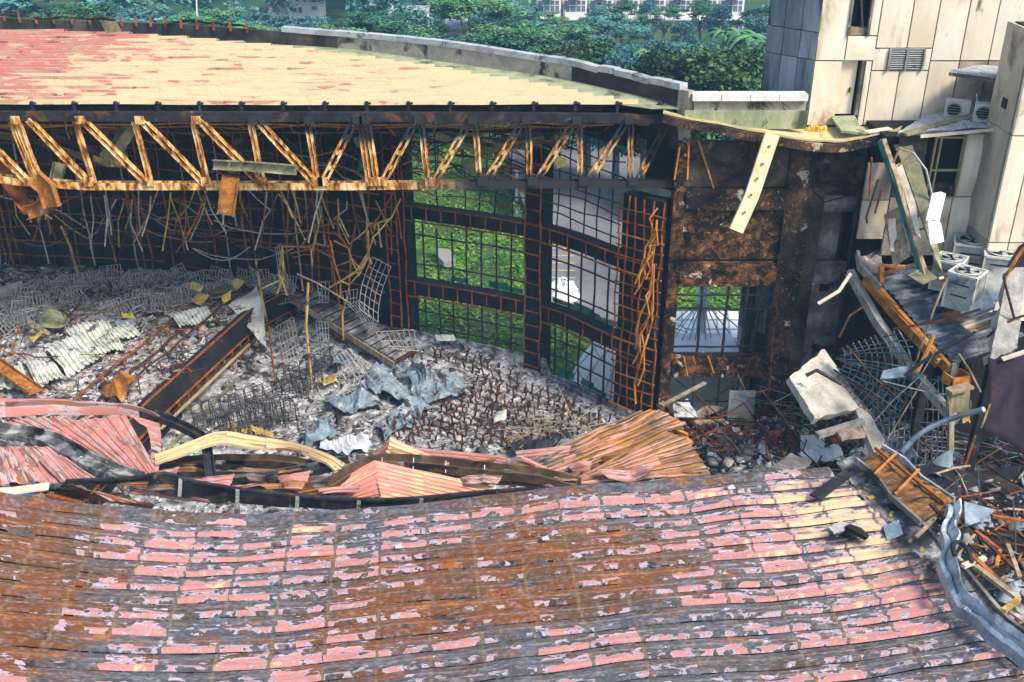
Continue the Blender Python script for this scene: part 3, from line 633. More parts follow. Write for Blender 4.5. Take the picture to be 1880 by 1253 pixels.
# ------------------------------------------------------------------ rear roof
ZR0 = Py(600, 191, 33.5).z
def zr(y): return ZR0 + .024 * (y - 33.5)
bpx = [(-60, 61), (0, 62), (230, 68), (400, 80), (500, 88), (620, 100), (800, 123), (1000, 152), (1100, 172)]
bw = [Pz(u, v, ZR0 + .12) for u, v in bpx] + [Py(1190, 192, 33.5)]
bys = [p.y for p in bw][::-1]; bxs = [p.x for p in bw][::-1]
def gs0(u, v): return sum(math.exp(-((u - a) / s) ** 2 - ((v - b) / h) ** 2) for a, b, s, h in ((330, 160, 60, 14), (400, 105, 60, 12), (220, 185, 90, 8), (600, 160, 45, 14), (470, 130, 70, 8)))
rr = T('rear_roof', 'intact cream and faded red ribbed metal roof over the rear of the hall', 'roof', (-12, 38, ZR0))
k = 0; y = 33.5
while y < bw[0].y - .1:
    xe = float(np.interp(y + .2, bys, bxs)); n = 60; G = []; UV = []; Z = []
    for f, h in ((-.02, -.25), (.02, 0), (.1, .95), (.3, 1), (.42, 0), (.7, .04), (1.0, 0)):
        row = []; ur = []; zrw = []
        for i in range(n + 1):
            x = lerp(-36, xe, i / n); yy = y + f * .45
            p = Vector((x, yy, zr(yy) + h * .1 + .03 * noise.noise((x * .4, yy * .4, 0)))); row.append(p); ur.append((x + 40 + .35 * (yy - 33), k + max(0, f)))
            u, v = PX(p); a = -.52 * max(0, min(1, (430 - u - (v - 60) * 1.6) / 300)) if u < 480 else 0
            a += -.10 * math.exp(-((u - 700) / 60) ** 2 - ((v - 150) / 25) ** 2) + .02 + (.1 if u > 800 else 0) - .13 * gs0(u, v)
            if u < 480 and v < 66: a -= .2
            zrw.append((0.4, a, .5))
        G.append(row); UV.append(ur); Z.append(zrw)
    MB().sheet(G, .004, UV, Z).build('roof_sheet', 'cream_roof', rr)
    y += .45; k += 1
# boards, purlins and ceiling void under it
G = [[(x, yy, zr(yy) - .22) for x in np.linspace(-36, float(np.interp(yy, bys, bxs)) - .2, 20)] for yy in np.linspace(34.0, 43.6, 8)]
MB().sheet(G, .02).build('underside_deck', 'charred_black', rr)
for i in range(7):
    yy = 34.2 + i * 1.3; xe = float(np.interp(yy, bys, bxs)) - .3
    MB().bar([(-36, yy, zr(yy) - .33), (xe, yy, zr(yy) - .33)], .08, .2).build('purlin', 'black_steel', rr)
tr = T('roof_truss', 'long steel truss with orange rusted web members carrying the rear roof edge', 'truss', (0, 33.5, 0))
def tp(u, v, y=33.35): return Py(u, v, y)
MB().bar([tp(-60, 213), tp(400, 214), tp(900, 215), tp(1222, 218)], .22, .3).build('top_chord', 'black_steel', tr)
sweep(MB(), [(-.14, -.12), (.14, -.12), (.14, .12), (.11, .12), (.11, -.09), (-.11, -.09), (-.11, .12), (-.14, .12)], [tp(-60, 318), tp(30, 332), tp(160, 341), tp(400, 341), tp(650, 341), tp(900, 338), tp(1245, 337)]).build('bottom_chord', 'truss_steel', tr)
posts = [(18, 66), (30, 76), (137, 172), (245, 277), (353, 381), (458, 483), (563, 583), (661, 677), (675, 692), (773, 785), (872, 881), (970, 973), (1064, 1066), (1159, 1157)]
diags = [(-62, 53), (52, 163), (151, 268), (259, 374), (365, 478), (470, 578), (653, 593), (766, 702), (865, 797), (963, 891), (1057, 984), (1154, 1078), (1228, 1169)]
CH = [(-.13, -.05), (.13, -.05), (.13, .05), (.075, .05), (.06, -.02), (-.06, -.02), (-.075, .05), (-.13, .05)]
def member(a, b, y, hw, w_, name):
    p, q = tp(a[0], a[1], y), tp(b[0], b[1], y); d = (q - p).normalized(); x = d.cross(Vector((0, -1, 0))).normalized(); mb = MB()
    for s in (-1, 1):
        o_ = x * hw * s; k_ = x * (w_ / 2) * s; n_ = 5; wob = [x * random.uniform(-.012, .012) for _ in range(n_ + 1)]
        sweep(mb, [(-w_ / 2, -.045), (w_ / 2, -.045), (w_ / 2, .045), (w_ / 2 - .018, .045), (w_ / 2 - .018, -.027), (-w_ / 2, -.027)], [p.lerp(q, i / n_) + o_ + wob[i] for i in range(n_ + 1)], up=(0, -1, 0))
    for t in (.03, .28, .52, .76, .97): mb.box(p.lerp(q, t) + Vector((0, .02, 0)), (2 * hw + .02, .02, .1), Matrix.Rotation(-math.atan2(d.x, -d.z) * -1, 3, 'Y'))
    return mb.build(name, 'truss_steel', tr)
for a, b in posts: member((a, 217), (b, 337), 33.3, .06, .075, 'truss_post')
for a, b in diags: member((a, 219), (b, 336), 33.22, .085, .085, 'truss_brace')
for a, b in (): sweep(MB(), [(x * .7, y) for x, y in CH], [tp(a, 217, 33.3), tp(b, 337, 33.3)], up=(0, -1, 0)).build('truss_post', 'truss_steel', tr)
for a, b in (): sweep(MB(), CH, [tp(a, 219, 33.22), tp(b, 336, 33.22)], up=(0, -1, 0)).build('truss_brace', 'truss_steel', tr)
for a in (54, 163, 272, 378, 481, 583, 593, 684, 702, 790, 886, 978, 1072, 1163): MB().box(tp(a, 334, 33.16), (.34, .03, .3)).build('gusset_plate', 'truss_steel', tr)
for a in (28, 147, 256, 360, 464, 566, 656, 668, 769, 868, 967, 1060, 1156): MB().box(tp(a, 221, 33.16), (.3, .03, .26)).build('gusset_plate', 'truss_steel', tr)
for i in range(16):
    u = 62 + i * 76.5; p = tp(u, 206, 33.5); MB().box(p + Vector((0, 0, .14)), (.09, .1, .42)).build('cleat', 'black_steel', tr)
    MB().box(p + Vector((.05, -.06, .3)), (.2, .05, .06)).build('cleat', 'black_steel', tr)
# ceiling rails just behind the truss
cf = T('ceiling_frame', 'rusty ceiling grid with torn lining hanging behind the truss', 'ceiling frame', (-5, 35, 10))
for k in range(4):
    z = 10.95 - .28 * k; y = 34.3 + .7 * k
    MB().bar([(x, y + .1 * noise.noise((x, k, 0)), z + .14 * noise.noise((x * .5, k, 3))) for x in np.linspace(-24, 4.6, 30)], .05, .05).build('rail', 'rust_orange' if k < 2 else 'rust', cf)
for i in range(34):
    x = -23 + i * .82; MB().bar([(x, 34.2, 10.9), (x + random.uniform(-.5, .3), 34.9, 10.6 + random.uniform(-.35, .1))], .05, .04).build('hanger', 'rust_orange' if i % 2 else 'rust', cf)
G = [[(x, 34.7 + .9 * t, 10.55 + .08 * noise.noise((x * 1.5, t, 0)) - .1 * t) for x in np.linspace(-12, 4.5, 40)] for t in (0, .5, 1)]
MB().sheet(G, .02).build('lining_board', 'smoked_plaster', cf)

# ------------------------------------------------------------------ parapet and ledge behind the roof
PB = [(-70, 54), (0, 57), (69, 60), (192, 61), (343, 72), (501, 81), (620, 88), (716, 99), (840, 117), (987, 137), (1049, 148), (1183, 178), (1262, 202)]
PT = [22, 27, 33, 36, 42, 53, 62, 70, 84, 107, 116, 146, 162]
ZL = ZR0 - .02
pb = [Pz(u, v, ZL) for u, v in PB]; pt = [Py(u, t, p.y) for (u, v), t, p in zip(PB, PT, pb)]
for p, q in zip(pb, pt): q.x = p.x
pbs = smooth_pts(pb, 6); pts_ = smooth_pts(pt, 6)
pa = T('parapet', 'long curved parapet behind the rear roof, black with soot then pale', 'parapet', (-5, 42, ZL))
nS = len(pbs)
def outn(i):
    d = (pbs[min(i + 1, nS - 1)] - pbs[max(i - 1, 0)]).normalized(); n = Vector((-d.y, d.x, 0)); return n if n.y > 0 else -n
i = 0
while i < nS - 1:
    j = min(i + 2, nS - 1); u = PX(pts_[i])[0]
    mat = 'parapet_soot' if (u < 610 or 1040 < u < 1240) else 'parapet_pale'
    vs = []
    for k in range(i, j + 1):
        o = outn(k) * .22
        for p in (pbs[k] - Vector((0, 0, .3)), pts_[k] - Vector((0, 0, .1)), pts_[k] + o - Vector((0, 0, .1)), pbs[k] + o - Vector((0, 0, 1.5))): vs.append(p)
    n = j - i; fs = []
    for k in range(n):
        for q in range(4): fs.append((k * 4 + q, k * 4 + (q + 1) % 4, k * 4 + 4 + (q + 1) % 4, k * 4 + 4 + q))
    fs += [(0, 3, 2, 1), (n * 4, n * 4 + 1, n * 4 + 2, n * 4 + 3)]
    MB().add(vs, fs).build('wall_panel', mat, pa)
    i = j
CPf = resample(pts_, 90); CPo = [outn(min(nS - 1, int(nS * i / 90))) for i in range(90)]
for i in range(0, 88, 2):
    a, b = CPf[i], CPf[i + 2]; u = PX(a)[0]
    if u < 495: continue
    d = (b - a) * .006; j = random.uniform(-.008, .008); tilt = random.uniform(-.05, .05) if u > 1050 else 0
    c0, c1 = a + d + CPo[i] * .11 + Vector((0, 0, .0 + j)), b - d + CPo[i + 2] * .11 + Vector((0, 0, .0 + j + tilt))
    MB().bar([c0, CPf[i + 1] + CPo[i + 1] * .11 + Vector((0, 0, j + tilt * .6)), c1], .32, .2).build('coping_piece', 'coping_metal', pa)
for i in range(0, 46, 2):
    a = CPf[i] - CPo[i] * .04
    if PX(a)[0] < 480: MB().box(a + Vector((0, -.05, -.02)), (.09, .06, .4)).build('bracket', 'rust', pa)
for i, (u0, u1, h) in enumerate(((0, 35, 5), (60, 210, 3), (300, 470, 5), (412, 430, 7))):      # torn flashing along the top
    A = [Py(u0 + (u1 - u0) * t, np.interp(u0 + (u1 - u0) * t, [q[0] for q in PB], PT) - h * math.sin(3.1 * t), 45.5 - .002 * u0) for t in np.linspace(0, 1, 12)]
    strip_panel(A, [p + Vector((0, .25, -.12)) for p in A], .015, 2, .05, i).build('torn_flashing', 'parapet_soot', pa)
A = [Py(u, v, 43.6) for u, v in ((182, 38), (215, 40), (222, 58), (195, 62))]
flat_panel(A, .03, crumple=.05).build('loose_panel', 'olive_metal', pa)
# straight stretch of parapet up to the tower
YS = pb[-1].y
a0, a1 = Pz(1274, 202, ZL), Py(1480, 213, YS - .15); a1.z = ZL
MB().prism([Vector((a0.x, YS, ZL - .3)), Vector((a1.x, YS, ZL - .3)), Vector((a1.x, YS + .25, ZL - .3)), Vector((a0.x, YS + .25, ZL - .3))], (0, 0, .3 + Py(1380, 184, YS).z - ZL)).build('wall_panel', 'parapet_pale', pa)
zc = Py(1380, 178, YS).z
for i in range(4):
    xa, xb = lerp(a0.x - .1, a1.x, i / 4), lerp(a0.x - .1, a1.x, (i + 1) / 4)
    MB().box(((xa + xb) / 2, YS + .08, zc), (xb - xa - .02, .5, .2)).build('coping_piece', 'coping_white', pa)
G = []
for t in (0, .5, 1):
    row = []
    for i in range(50):
        s = i / 49; k = s * (nS - 1); p = pbs[int(k)].lerp(pbs[min(int(k) + 1, nS - 1)], k - int(k))
        q = bw[0].lerp(bw[1], 0); yy = float(np.interp(p.x, [b.x for b in bw], [b.y for b in bw])) - .5
        row.append(Vector((p.x, lerp(yy, p.y, t), ZL - .03)))
    G.append(row)
MB().sheet(G, .02).build('roof_ledge', 'green_ledge', kind='structure')
# ------------------------------------------------------------------ tower
YT = 33.5
tower = T('clad_tower', 'tall cream panel clad tower with open window slot, louvre and stained joints', 'building', (13.5, 35, ZL))
zs = Py(1600, 112, YT).z; zb = Py(1560, 231, YT).z; zt_ = zs + 9.5
ub = [1496, 1550, 1604, 1661, 1708, 1762, 1815, 1866]
xb = [Py(u, 112, YT).x for u in ub]
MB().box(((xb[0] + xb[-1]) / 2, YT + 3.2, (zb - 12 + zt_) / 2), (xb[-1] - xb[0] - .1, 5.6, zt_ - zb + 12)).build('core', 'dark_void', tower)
def panel(parent, x0, x1, z0, z1, y, mat='cream_panel', th=.12, g=.02, bow=.02, name='cladding_panel', rough=0):
    n = 6; G = []
    for i in range(n + 1):
        row = []
        for j in range(n + 1):
            x = lerp(x0 + g, x1 - g, j / n); z = lerp(z0 + g, z1 - g, i / n)
            e = min(j, n - j, 2) * min(i, n - i, 2) / 4
            row.append((x, y - bow * e + .012 * noise.noise((x * .9, z * .5, y)), z))
        G.append(row)
    mb = MB().sheet(G, .004)
    mb.box(((x0 + x1) / 2, y + .07, (z0 + z1) / 2), (x1 - x0 - 2 * g, .1, z1 - z0 - 2 * g))
    return mb.build(name, mat, parent, smooth=False)
wx0, wx1 = Py(1560, 40, YT).x, Py(1597, 40, YT).x; wz = Py(1580, 66, YT).z
dx0, dx1 = Py(1541, 160, YT).x, Py(1583, 160, YT).x; dz0, dz1 = Py(1560, 212, YT).z, Py(1560, 111, YT).z
lx0, lx1 = Py(1630, 110, YT).x, Py(1695, 110, YT).x; lz0, lz1 = Py(1660, 130, YT).z, Py(1660, 89, YT).z
zm = zs + 4.6
for i in range(7):
    a, b = xb[i], xb[i + 1]
    if i == 1:
        panel(tower, a, b, zs, wz, YT); panel(tower, a, b, zs + 4.4, zt_, YT)
        panel(tower, a, wx0, wz, zs + 4.4, YT); panel(tower, wx1, b, wz, zs + 4.4, YT)
    elif i == 3:
        panel(tower, a, b, lz1, zm, YT); panel(tower, a, b, zm, zt_, YT); panel(tower, lx1, b, lz0, lz1, YT); panel(tower, lo_[0], b, zb, lz0, YT) if False else None
    else:
        z0 = lz1 if i == 2 else zs
        panel(tower, a, b, z0, zm, YT); panel(tower, a, b, zm, zt_, YT)
if True:
    lo = [xb[0], dx0, dx1, Py(1602, 112, YT).x, lx0, Py(1655, 112, YT).x, xb[4], xb[5], xb[6], xb[7]]
    panel(tower, lo[0], dx0, zb, zs, YT); panel(tower, dx0, dx1, dz1, zs + .001 + .02, YT) if dz1 < zs - .05 else None
    panel(tower, dx1, lo[3], zb, zs, YT); panel(tower, lo[3], lo[5], zb, lz0, YT)
    panel(tower, lo[3], lx0, lz0, lz1, YT)
    panel(tower, lo[5], lo[6], zb, lz0, YT)
    for k in (6, 7, 8): panel(tower, lo[k], lo[k + 1], zb - 1, zs, YT, 'cream_panel' if k == 6 else 'cream_panel_dark')  # last two columns in the darker panel, under the canopy
# window slot
fr = MB()
for x in (wx0, wx1): MB().box((x, YT + .02, (wz + zs + 4.4) / 2), (.07, .16, zs + 4.4 - wz)).build('window_frame', 'smoked_plaster', tower)
MB().box(((wx0 + wx1) / 2, YT + .3, wz + .12), (wx1 - wx0, .5, .22)).build('window_sill', 'timber', tower)
MB().bar([(wx0 + .1, YT + .2, wz + 2.2), (wx1 - .12, YT + .25, wz + .2)], .05, .05).build('loose_rail', 'timber', tower)
MB().box(((wx0 + wx1) / 2 + .12, YT + .25, wz + 1.5), (.05, .05, 2.8)).build('mullion', 'black_steel', tower)
# door and landing plate
dr = MB().box(((dx0 + dx1) / 2 - .08, YT + .22, (dz0 + dz1) / 2), (dx1 - dx0 - .22, .05, dz1 - dz0)).build('door', 'cream_panel', tower)
MB().box((dx1 - .34, YT + .16, (dz0 + dz1) / 2 - .1), (.04, .06, .16)).build('door_handle', 'black_steel', dr)
MB().box((dx1 - .06, YT + .1, (dz0 + dz1) / 2), (.1, .2, dz1 - dz0)).build('door_jamb', 'smoked_plaster', tower)
lp = [Py(1526, 214, 33.45), Py(1569, 213, 33.45), Py(1588, 245, 32.2), Py(1545, 240, 32.2)]
flat_panel(lp, .08, crumple=.01).build('landing_plate', 'green_ledge', label='stained green steel plate tilted below the tower door', cat='landing plate')
# louvre
lv = MB()
MB().box(((lx0 + lx1) / 2, YT + .1, (lz0 + lz1) / 2), (lx1 - lx0, .05, lz1 - lz0)).build('louvre_back', 'dark_void', tower)
for x in (lx0 + .02, (lx0 + lx1) / 2, lx1 - .02): MB().box((x, YT - .05, (lz0 + lz1) / 2), (.05, .1, lz1 - lz0)).build('louvre_frame', 'grey_concrete', tower)
for i in range(10):
    z = lerp(lz0 + .04, lz1 - .04, i / 9); MB().box(((lx0 + lx1) / 2, YT - .02, z), (lx1 - lx0 - .06, .1, .012), Matrix.Rotation(R_(-40), 3, 'X')).build('louvre_slat', 'coping_metal', tower)
# chamfered corner: grey soot, with its shaded blue tone put into the colour
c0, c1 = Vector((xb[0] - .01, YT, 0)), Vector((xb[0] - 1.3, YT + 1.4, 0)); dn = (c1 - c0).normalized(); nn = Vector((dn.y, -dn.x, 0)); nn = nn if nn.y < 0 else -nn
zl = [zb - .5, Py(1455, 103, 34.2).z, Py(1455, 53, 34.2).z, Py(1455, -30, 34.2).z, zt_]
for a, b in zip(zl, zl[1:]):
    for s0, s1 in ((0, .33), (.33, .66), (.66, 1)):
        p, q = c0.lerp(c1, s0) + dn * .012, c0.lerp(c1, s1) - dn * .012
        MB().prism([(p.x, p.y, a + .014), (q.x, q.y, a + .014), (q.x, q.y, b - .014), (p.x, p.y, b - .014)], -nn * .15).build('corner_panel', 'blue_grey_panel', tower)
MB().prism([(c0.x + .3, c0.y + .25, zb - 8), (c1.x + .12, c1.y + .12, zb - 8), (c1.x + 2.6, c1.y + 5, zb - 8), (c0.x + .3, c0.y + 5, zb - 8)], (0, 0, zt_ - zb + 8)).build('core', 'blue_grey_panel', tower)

# ------------------------------------------------------------------ wing of the tower
YW, YP = 31.3, 29.5
wing = T('clad_wing', 'lower cream clad wing with broken window beside the wreckage pit', 'building', (15, 31, 6))
xw = [Py(u, 340, YW).x for u in (1588, 1638, 1696, 1754, 1800)]
zt2 = Py(1740, 246, YW).z; z1 = Py(1780, 362, YW).z; z2 = Py(1740, 470, YW).z
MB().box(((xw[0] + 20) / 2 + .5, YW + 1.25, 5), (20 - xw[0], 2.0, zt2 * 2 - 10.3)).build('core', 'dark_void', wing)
panel(wing, xw[0], xw[1], Py(1600, 368, YW).z, Py(1620, 300, YW).z, YW, 'cream_panel_dark'); panel(wing, xw[0], xw[1], Py(1600, 440, YW).z, Py(1600, 368, YW).z, YW, 'cream_panel_dark')
panel(wing, xw[3], xw[4] + .25, z1, zt2, YW, 'cream_panel', bow=.14); panel(wing, xw[3], xw[4] + .25, z2, z1, YW, 'cream_panel', bow=.16)
panel(wing, xw[2], xw[3], z2, z1, YW, 'cream_panel'); panel(wing, xw[1], xw[2], z2, z1, YW, 'cream_panel_dark')
panel(wing, xw[1], xw[2] - .1, z1, zt2, YW, 'charred_block')
xg0, xg1 = Py(1708, 310, YW).x, Py(1762, 310, YW).x
for x in (xg0, xg0 + .16, xg1): MB().box((x, YW - .03, (z1 + zt2) / 2), (.05, .1, zt2 - z1)).build('window_frame', 'frame_gold', wing)
for z in (z1, Py(1735, 312, YW).z, zt2 - .1): MB().box(((xg0 + xg1) / 2, YW - .04, z), (xg1 - xg0, .09, .05)).build('window_frame', 'frame_gold', wing)
MB().box(((xg0 + xg1) / 2, YW + .2, z1 + .22), (xg1 - xg0, .3, .4)).build('window_sill', 'charred_block', wing)
# pillar block in front of the wing
xp = 14.5; zz_ = [z2 - 1.5, Py(1850, 446, YP).z, Py(1870, 250, YP).z, zs + 1.6]
xq = [xp, Py(1850, 300, YP).x + .0, 16.2, 17.6, 19]; xq[1] = xp + .62
for a, b in zip(zz_, zz_[1:]):
    for p, q in zip(xq, xq[1:]): panel(wing, p, q, a, b, YP, 'cream_panel')
    MB().box((xp + .06, (YP + YW) / 2 + .1, (a + b) / 2), (.1, YW - YP - .25, b - a - .02)).build('cladding_panel', 'cream_panel_dark', wing)  # return face away from the sun: its shade is put into the colour
MB().box(((xp + 19) / 2 + .1, YP + .95, (zz_[0] - 8 + zz_[-1]) / 2), (19 - xp - .2, 1.5, zz_[-1] - zz_[0] + 8)).build('core', 'charred_black', wing)  # black core colour stands in for the shade over the pit
for k in range(1):
    MB().box((xp + .012, YW - .9, zs - .6), (.02, .35, .3)).build('vent_opening', 'dark_void', wing)

# service ledge and awning roofs with the two split units
def awning(name, pts, nr, label, mat='galv_awning'):
    a, b, c, d = pts; t = T(name, label, 'awning', (sum((p for p in pts), Vector()) / 4))
    mb = csheet([a, b], [d, c], nr, .04, 6, .03, 3); mb.uv = None; mb.build('roof_sheet', mat, t)
    for p, q in ((a, d), (b, c), (d, c)): MB().bar([p - Vector((0, 0, .08)), q - Vector((0, 0, .08))], .06, .1).build('frame', 'smoked_plaster', t)
    return t
aw = awning('ledge_roof', PPy([(1648, 243, 31.1), (1700, 212, 33.3), (1800, 190, 33.3), (1846, 233, 31.0)]), 12, 'long corrugated ledge roof carrying the two small air conditioners')
MB().bar(PPy([(1660, 247, 30.95), (1790, 212, 32.2)]), .28, .07).build('board', 'olive_metal', aw)
MB().bar(PPy([(1690, 251, 30.9), (1856, 236, 30.7)]), .05, .09).build('edge_bar', 'pale_strip', aw)
awning('canopy_roof', PPy([(1743, 131, 32.0), (1790, 122, 33.4), (1890, 124, 33.4), (1890, 154, 31.2)]), 12, 'smaller corrugated canopy high on the cream wing above the units')
def split_unit(u, v, y, rz, label):
    c = Py(u, v, y); t = T('air_conditioner', label, 'air conditioner', c, 'small air conditioner units on the ledge')
    t.rotation_euler = (0, 0, 0); R = Matrix.Rotation(rz, 3, 'Z')
    MB().box(c + Vector((0, 0, .3)), (.72, .36, .54), R).build('casing', 'unit_pale', t)
    f = c + R @ Vector((-.1, -.19, .3)); ring = [f + R @ Vector((.21 * math.cos(a), -.01, .21 * math.sin(a))) for a in np.linspace(0, 6.283, 17)]
    MB().tube(ring, .018, 4).build('fan_guard', 'unit_grey', t)
    MB().prism([f + R @ Vector((.2 * math.cos(a), .0, .2 * math.sin(a))) for a in np.linspace(0, 6.283, 15)[:-1]], R @ Vector((0, -.006, 0))).build('fan_opening', 'dark_void', t)
    for k in range(5): MB().box(f + R @ Vector((0, -.02, -.16 + .08 * k)), (.4, .01, .012), R).build('grille_bar', 'unit_grey', t)
    for s in (-.25, .25): MB().box(c + R @ Vector((s, 0, .02)), (.06, .4, .05), R).build('foot', 'unit_grey', t)
    MB().tube([c + R @ Vector((.38, .05, .25)), c + R @ Vector((.52, .08, .12)), c + R @ Vector((.56, .1, .5)), c + R @ Vector((.5, .3, .75))], .025, 6).build('pipe', 'unit_pale', t)
split_unit(1754, 217, 32.6, -.35, 'pale air conditioner farther back against the darker tower wall')
split_unit(1808, 224, 31.6, -.35, 'pale air conditioner nearest the outer edge of the corrugated ledge')

# ------------------------------------------------------------------ charred concrete wall
YC = 33.0
cw = T('charred_wall', 'scorched concrete frame wall with barred window openings at the hall corner', 'wall', (8.6, YC, 0))
def cpiece(u0, v0, u1, v1, mat, dy=0.0, th=.4, name='wall_panel'):
    x0, x1, z0, z1 = rect(u0, v0, u1, v1, YC + dy); return slab_xz(x0, x1, z0, z1, YC + dy, th).build(name, mat, cw)
x5 = Py(1233, 520, YC).x
def cz(v): return Py(1400, v, YC).z
def cx(u, v): return Py(u, v, YC).x
X0, X1, X2, X3, X4 = 5.38, cx(1252, 440), cx(1432, 440), cx(1478, 440), cx(1585, 400)
def cp2(x0, x1, v0, v1, mat, dy=0, th=.4, name='wall_panel', wob=0):
    z1_, z0_ = cz(v0), cz(v1)
    if not wob: return slab_xz(x0, x1, z0_, z1_, YC + dy, th).build(name, mat, cw)
    n, m = 24, 10; G = []
    for i in range(m + 1):
        row = []
        for j in range(n + 1):
            x = lerp(x0, x1, j / n); z = lerp(z0_, z1_, i / m); row.append((x, YC + dy - wob * max(0, noise.noise((x * 1.5, z * 1.5, 3))) - wob * .5 * noise.noise((x * 5, z * 5, 8)), z))
        G.append(row)
    mb = MB().sheet(G, .003); mb.box(((x0 + x1) / 2, YC + dy + th / 2 + .06, (z0_ + z1_) / 2), (x1 - x0, th - .04, z1_ - z0_)); return mb.build(name, mat, cw)
cp2(X0, X1, 262, 810, 'charred_rusty', -.06, .5, 'column', .05)
cp2(X2, X3, 262, 830, 'charred_concrete', -.1, .5, 'column', .05)
cp2(X1 + .005, X2 - .005, 263, 344, 'charred_block', .06, .3)
cp2(X1 + .005, X2 - .005, 347, 384, 'charred_concrete', -.1, .45, 'beam', .05)
cp2(X1 + .005, X2 - .005, 387, 478, 'charred_rusty', .1, .3, 'wall_panel', .08)
cp2(X1 + .005, X2 - .005, 483, 524, 'charred_rusty', -.12, .45, 'beam', .09)
cp2(X1 + .005, X2 - .005, 655, 690, 'charred_rusty', -.12, .45, 'beam', .08)
cp2(X1 + .005, X2 - .005, 785, 840, 'charred_concrete', -.1, .45, 'beam', .05)
xd0, xd1 = cx(1503, 440), cx(1562, 440)
cp2(X3 + .005, xd0, 262, 830, 'charred_block', .02, .4, 'wall_panel', .03)
cp2(xd1, X4, 262, 600, 'charred_block', .02, .4, 'wall_panel', .03)
cp2(xd0 + .005, xd1 - .005, 262, 358, 'charred_block', .02, .4, 'wall_panel', .02)
cp2(xd0 + .005, xd1 - .005, 360, 388, 'smoked_plaster', -.05, .4, 'lintel', .04)
cp2(xd0 + .005, xd1 - .005, 482, 830, 'smoked_plaster', .03, .4, 'wall_panel', .04)
cp2(xd1, X4, 603, 830, 'charred_concrete', .02, .4, 'wall_panel', .03)
cp2(xd0, xd0 + .75, 392, 480, 'smoked_plaster', .2, .1, 'door')
cp2(xd0 + .75, xd1, 392, 480, 'dark_void', .3, .1, 'opening')
for x in (xd0 + .75, xd0 + 1.0, xd1 - .1): slab_xz(x - .03, x + .03, cz(480), cz(392), YC + .05, .12).build('door_frame', 'black_steel', cw)
cp2(cx(1400, 700), X2 - .005, 526, 785, 'charred_black', .25, .2, 'jamb')
cp2(cx(1372, 590), cx(1384, 590), 526, 655, 'charred_black', .1, .3, 'jamb')
for u, w_ in ((1487, .1), (1495, .05)): cp2(cx(u, 300), cx(u, 300) + w_, 262, 345, 'black_steel', -.15, .1, 'pipe')
for (u, v) in ((1489, 322), (1489, 285)): cp2(cx(u, v), cx(u, v) + .28, v - 12, v + 12, 'dark_void', -.02, .1, 'hole')
cp2(cx(1506, 520), cx(1522, 520), 522, 534, 'dark_void', -.08, .1, 'hole')
for u0 in (1284, 1331, 1366, 1388):        # bars of the window grille
    x = cx(u0, 590); MB().bar([(x + random.uniform(-.02, .02), YC - .02, lerp(cz(655), cz(525), t)) for t in np.linspace(0, 1, 5)], .09, .06, up=(0, 1, 0)).build('window_bar', 'black_steel', cw)
    MB().bar([(x + random.uniform(-.05, .05), YC - .02, lerp(cz(785), cz(690), t)) for t in np.linspace(0, 1, 4)], .06, .05, up=(0, 1, 0)).build('window_bar', 'black_steel', cw)
for v in (541, 566, 636, 648):
    MB().bar([(x, YC - .06, cz(v) + random.uniform(-.03, .03)) for x in np.linspace(X1, X2 - .05, 6)], .05, .06).build('window_bar', 'black_steel', cw)
MB().bar([(x, YC - .06, cz(735) + random.uniform(-.03, .03)) for x in np.linspace(X1, X2 - .05, 6)], .05, .05).build('window_bar', 'black_steel', cw)
for lst, mt in (([(1355, 690), (1372, 725), (1415, 715)], 'rust_orange'), ([(1372, 725), (1345, 742), (1320, 760)], 'rust_orange'), ([(1300, 742), (1365, 690), (1378, 660)], 'rust_dark'), ([(1420, 600), (1414, 700), (1396, 800)], 'rust'), ([(1262, 330), (1265, 262), (1282, 258), (1310, 345)], 'rust_orange'), ([(1238, 330), (1248, 270)], 'rust_orange'), ([(1394, 745), (1440, 800)], 'rust'), ([(1400, 720), (1440, 762)], 'rust'), ([(1416, 605), (1428, 575), (1424, 560), (1412, 565)], 'rust_dark'), ([(1255, 655), (1262, 690)], 'rust_orange'), ([(1300, 655), (1310, 685)], 'rust_orange'), ([(1272, 655), (1276, 668)], 'rust_orange')):
    MB().tube([Py(u, v, YC - .35 + .1 * i) for i, (u, v) in enumerate(lst)], .035, 5).build('bent_bar', mt, cw)
for lst in ([(1375, 262), (1372, 300), (1362, 318), (1320, 338)], [(1486, 345), (1505, 362), (1512, 372), (1548, 362), (1586, 345)], [(1405, 410), (1440, 385), (1452, 350)], [(1250, 340), (1285, 352)]):   # open cracks
    MB().tube([Py(u, v, YC - .06) for u, v in lst], .02, 4).build('crack', 'dark_void', cw)
# sagging roof slab above it
A = PPy([(1217, 208, 32.6), (1262, 218, 32.5), (1310, 226, 32.4), (1370, 240, 32.3), (1430, 250, 32.2), (1490, 260, 32.1), (1545, 262, 32.1), (1600, 252, 32.1), (1652, 240, 32.1)])
B = PPy([(1217, 196, 34.4), (1275, 222, 34.0), (1330, 228, 33.9), (1400, 233, 33.9), (1478, 237, 33.45), (1530, 238, 33.42), (1590, 236, 33.42), (1640, 234, 33.42), (1660, 232, 33.42)])
strip_panel(A, B, .06, 3, .02).build('sagging_slab', 'yellow_slab', label='sagging yellow and grey roof slab between charred wall and tower', cat='roof slab')
MB().bar([p - Vector((0, 0, .16)) for p in smooth_pts(A, 4)], .2, .26).build('slab_edge_beam', 'charred_concrete', label='black charred edge beam along the sagging roof slab', cat='beam')
b_ = Py(1376, 220, YS - .2); x0, x1, z0, z1_ = rect(1276, 203, 1479, 237, YS - .12)
slab_xz(a0.x - .3, a1.x + .05, z0, ZL - .01, YS - .14, .1).build('green_upstand', 'green_ledge', label='green painted kerb wall under the pale straight parapet', cat='kerb wall')
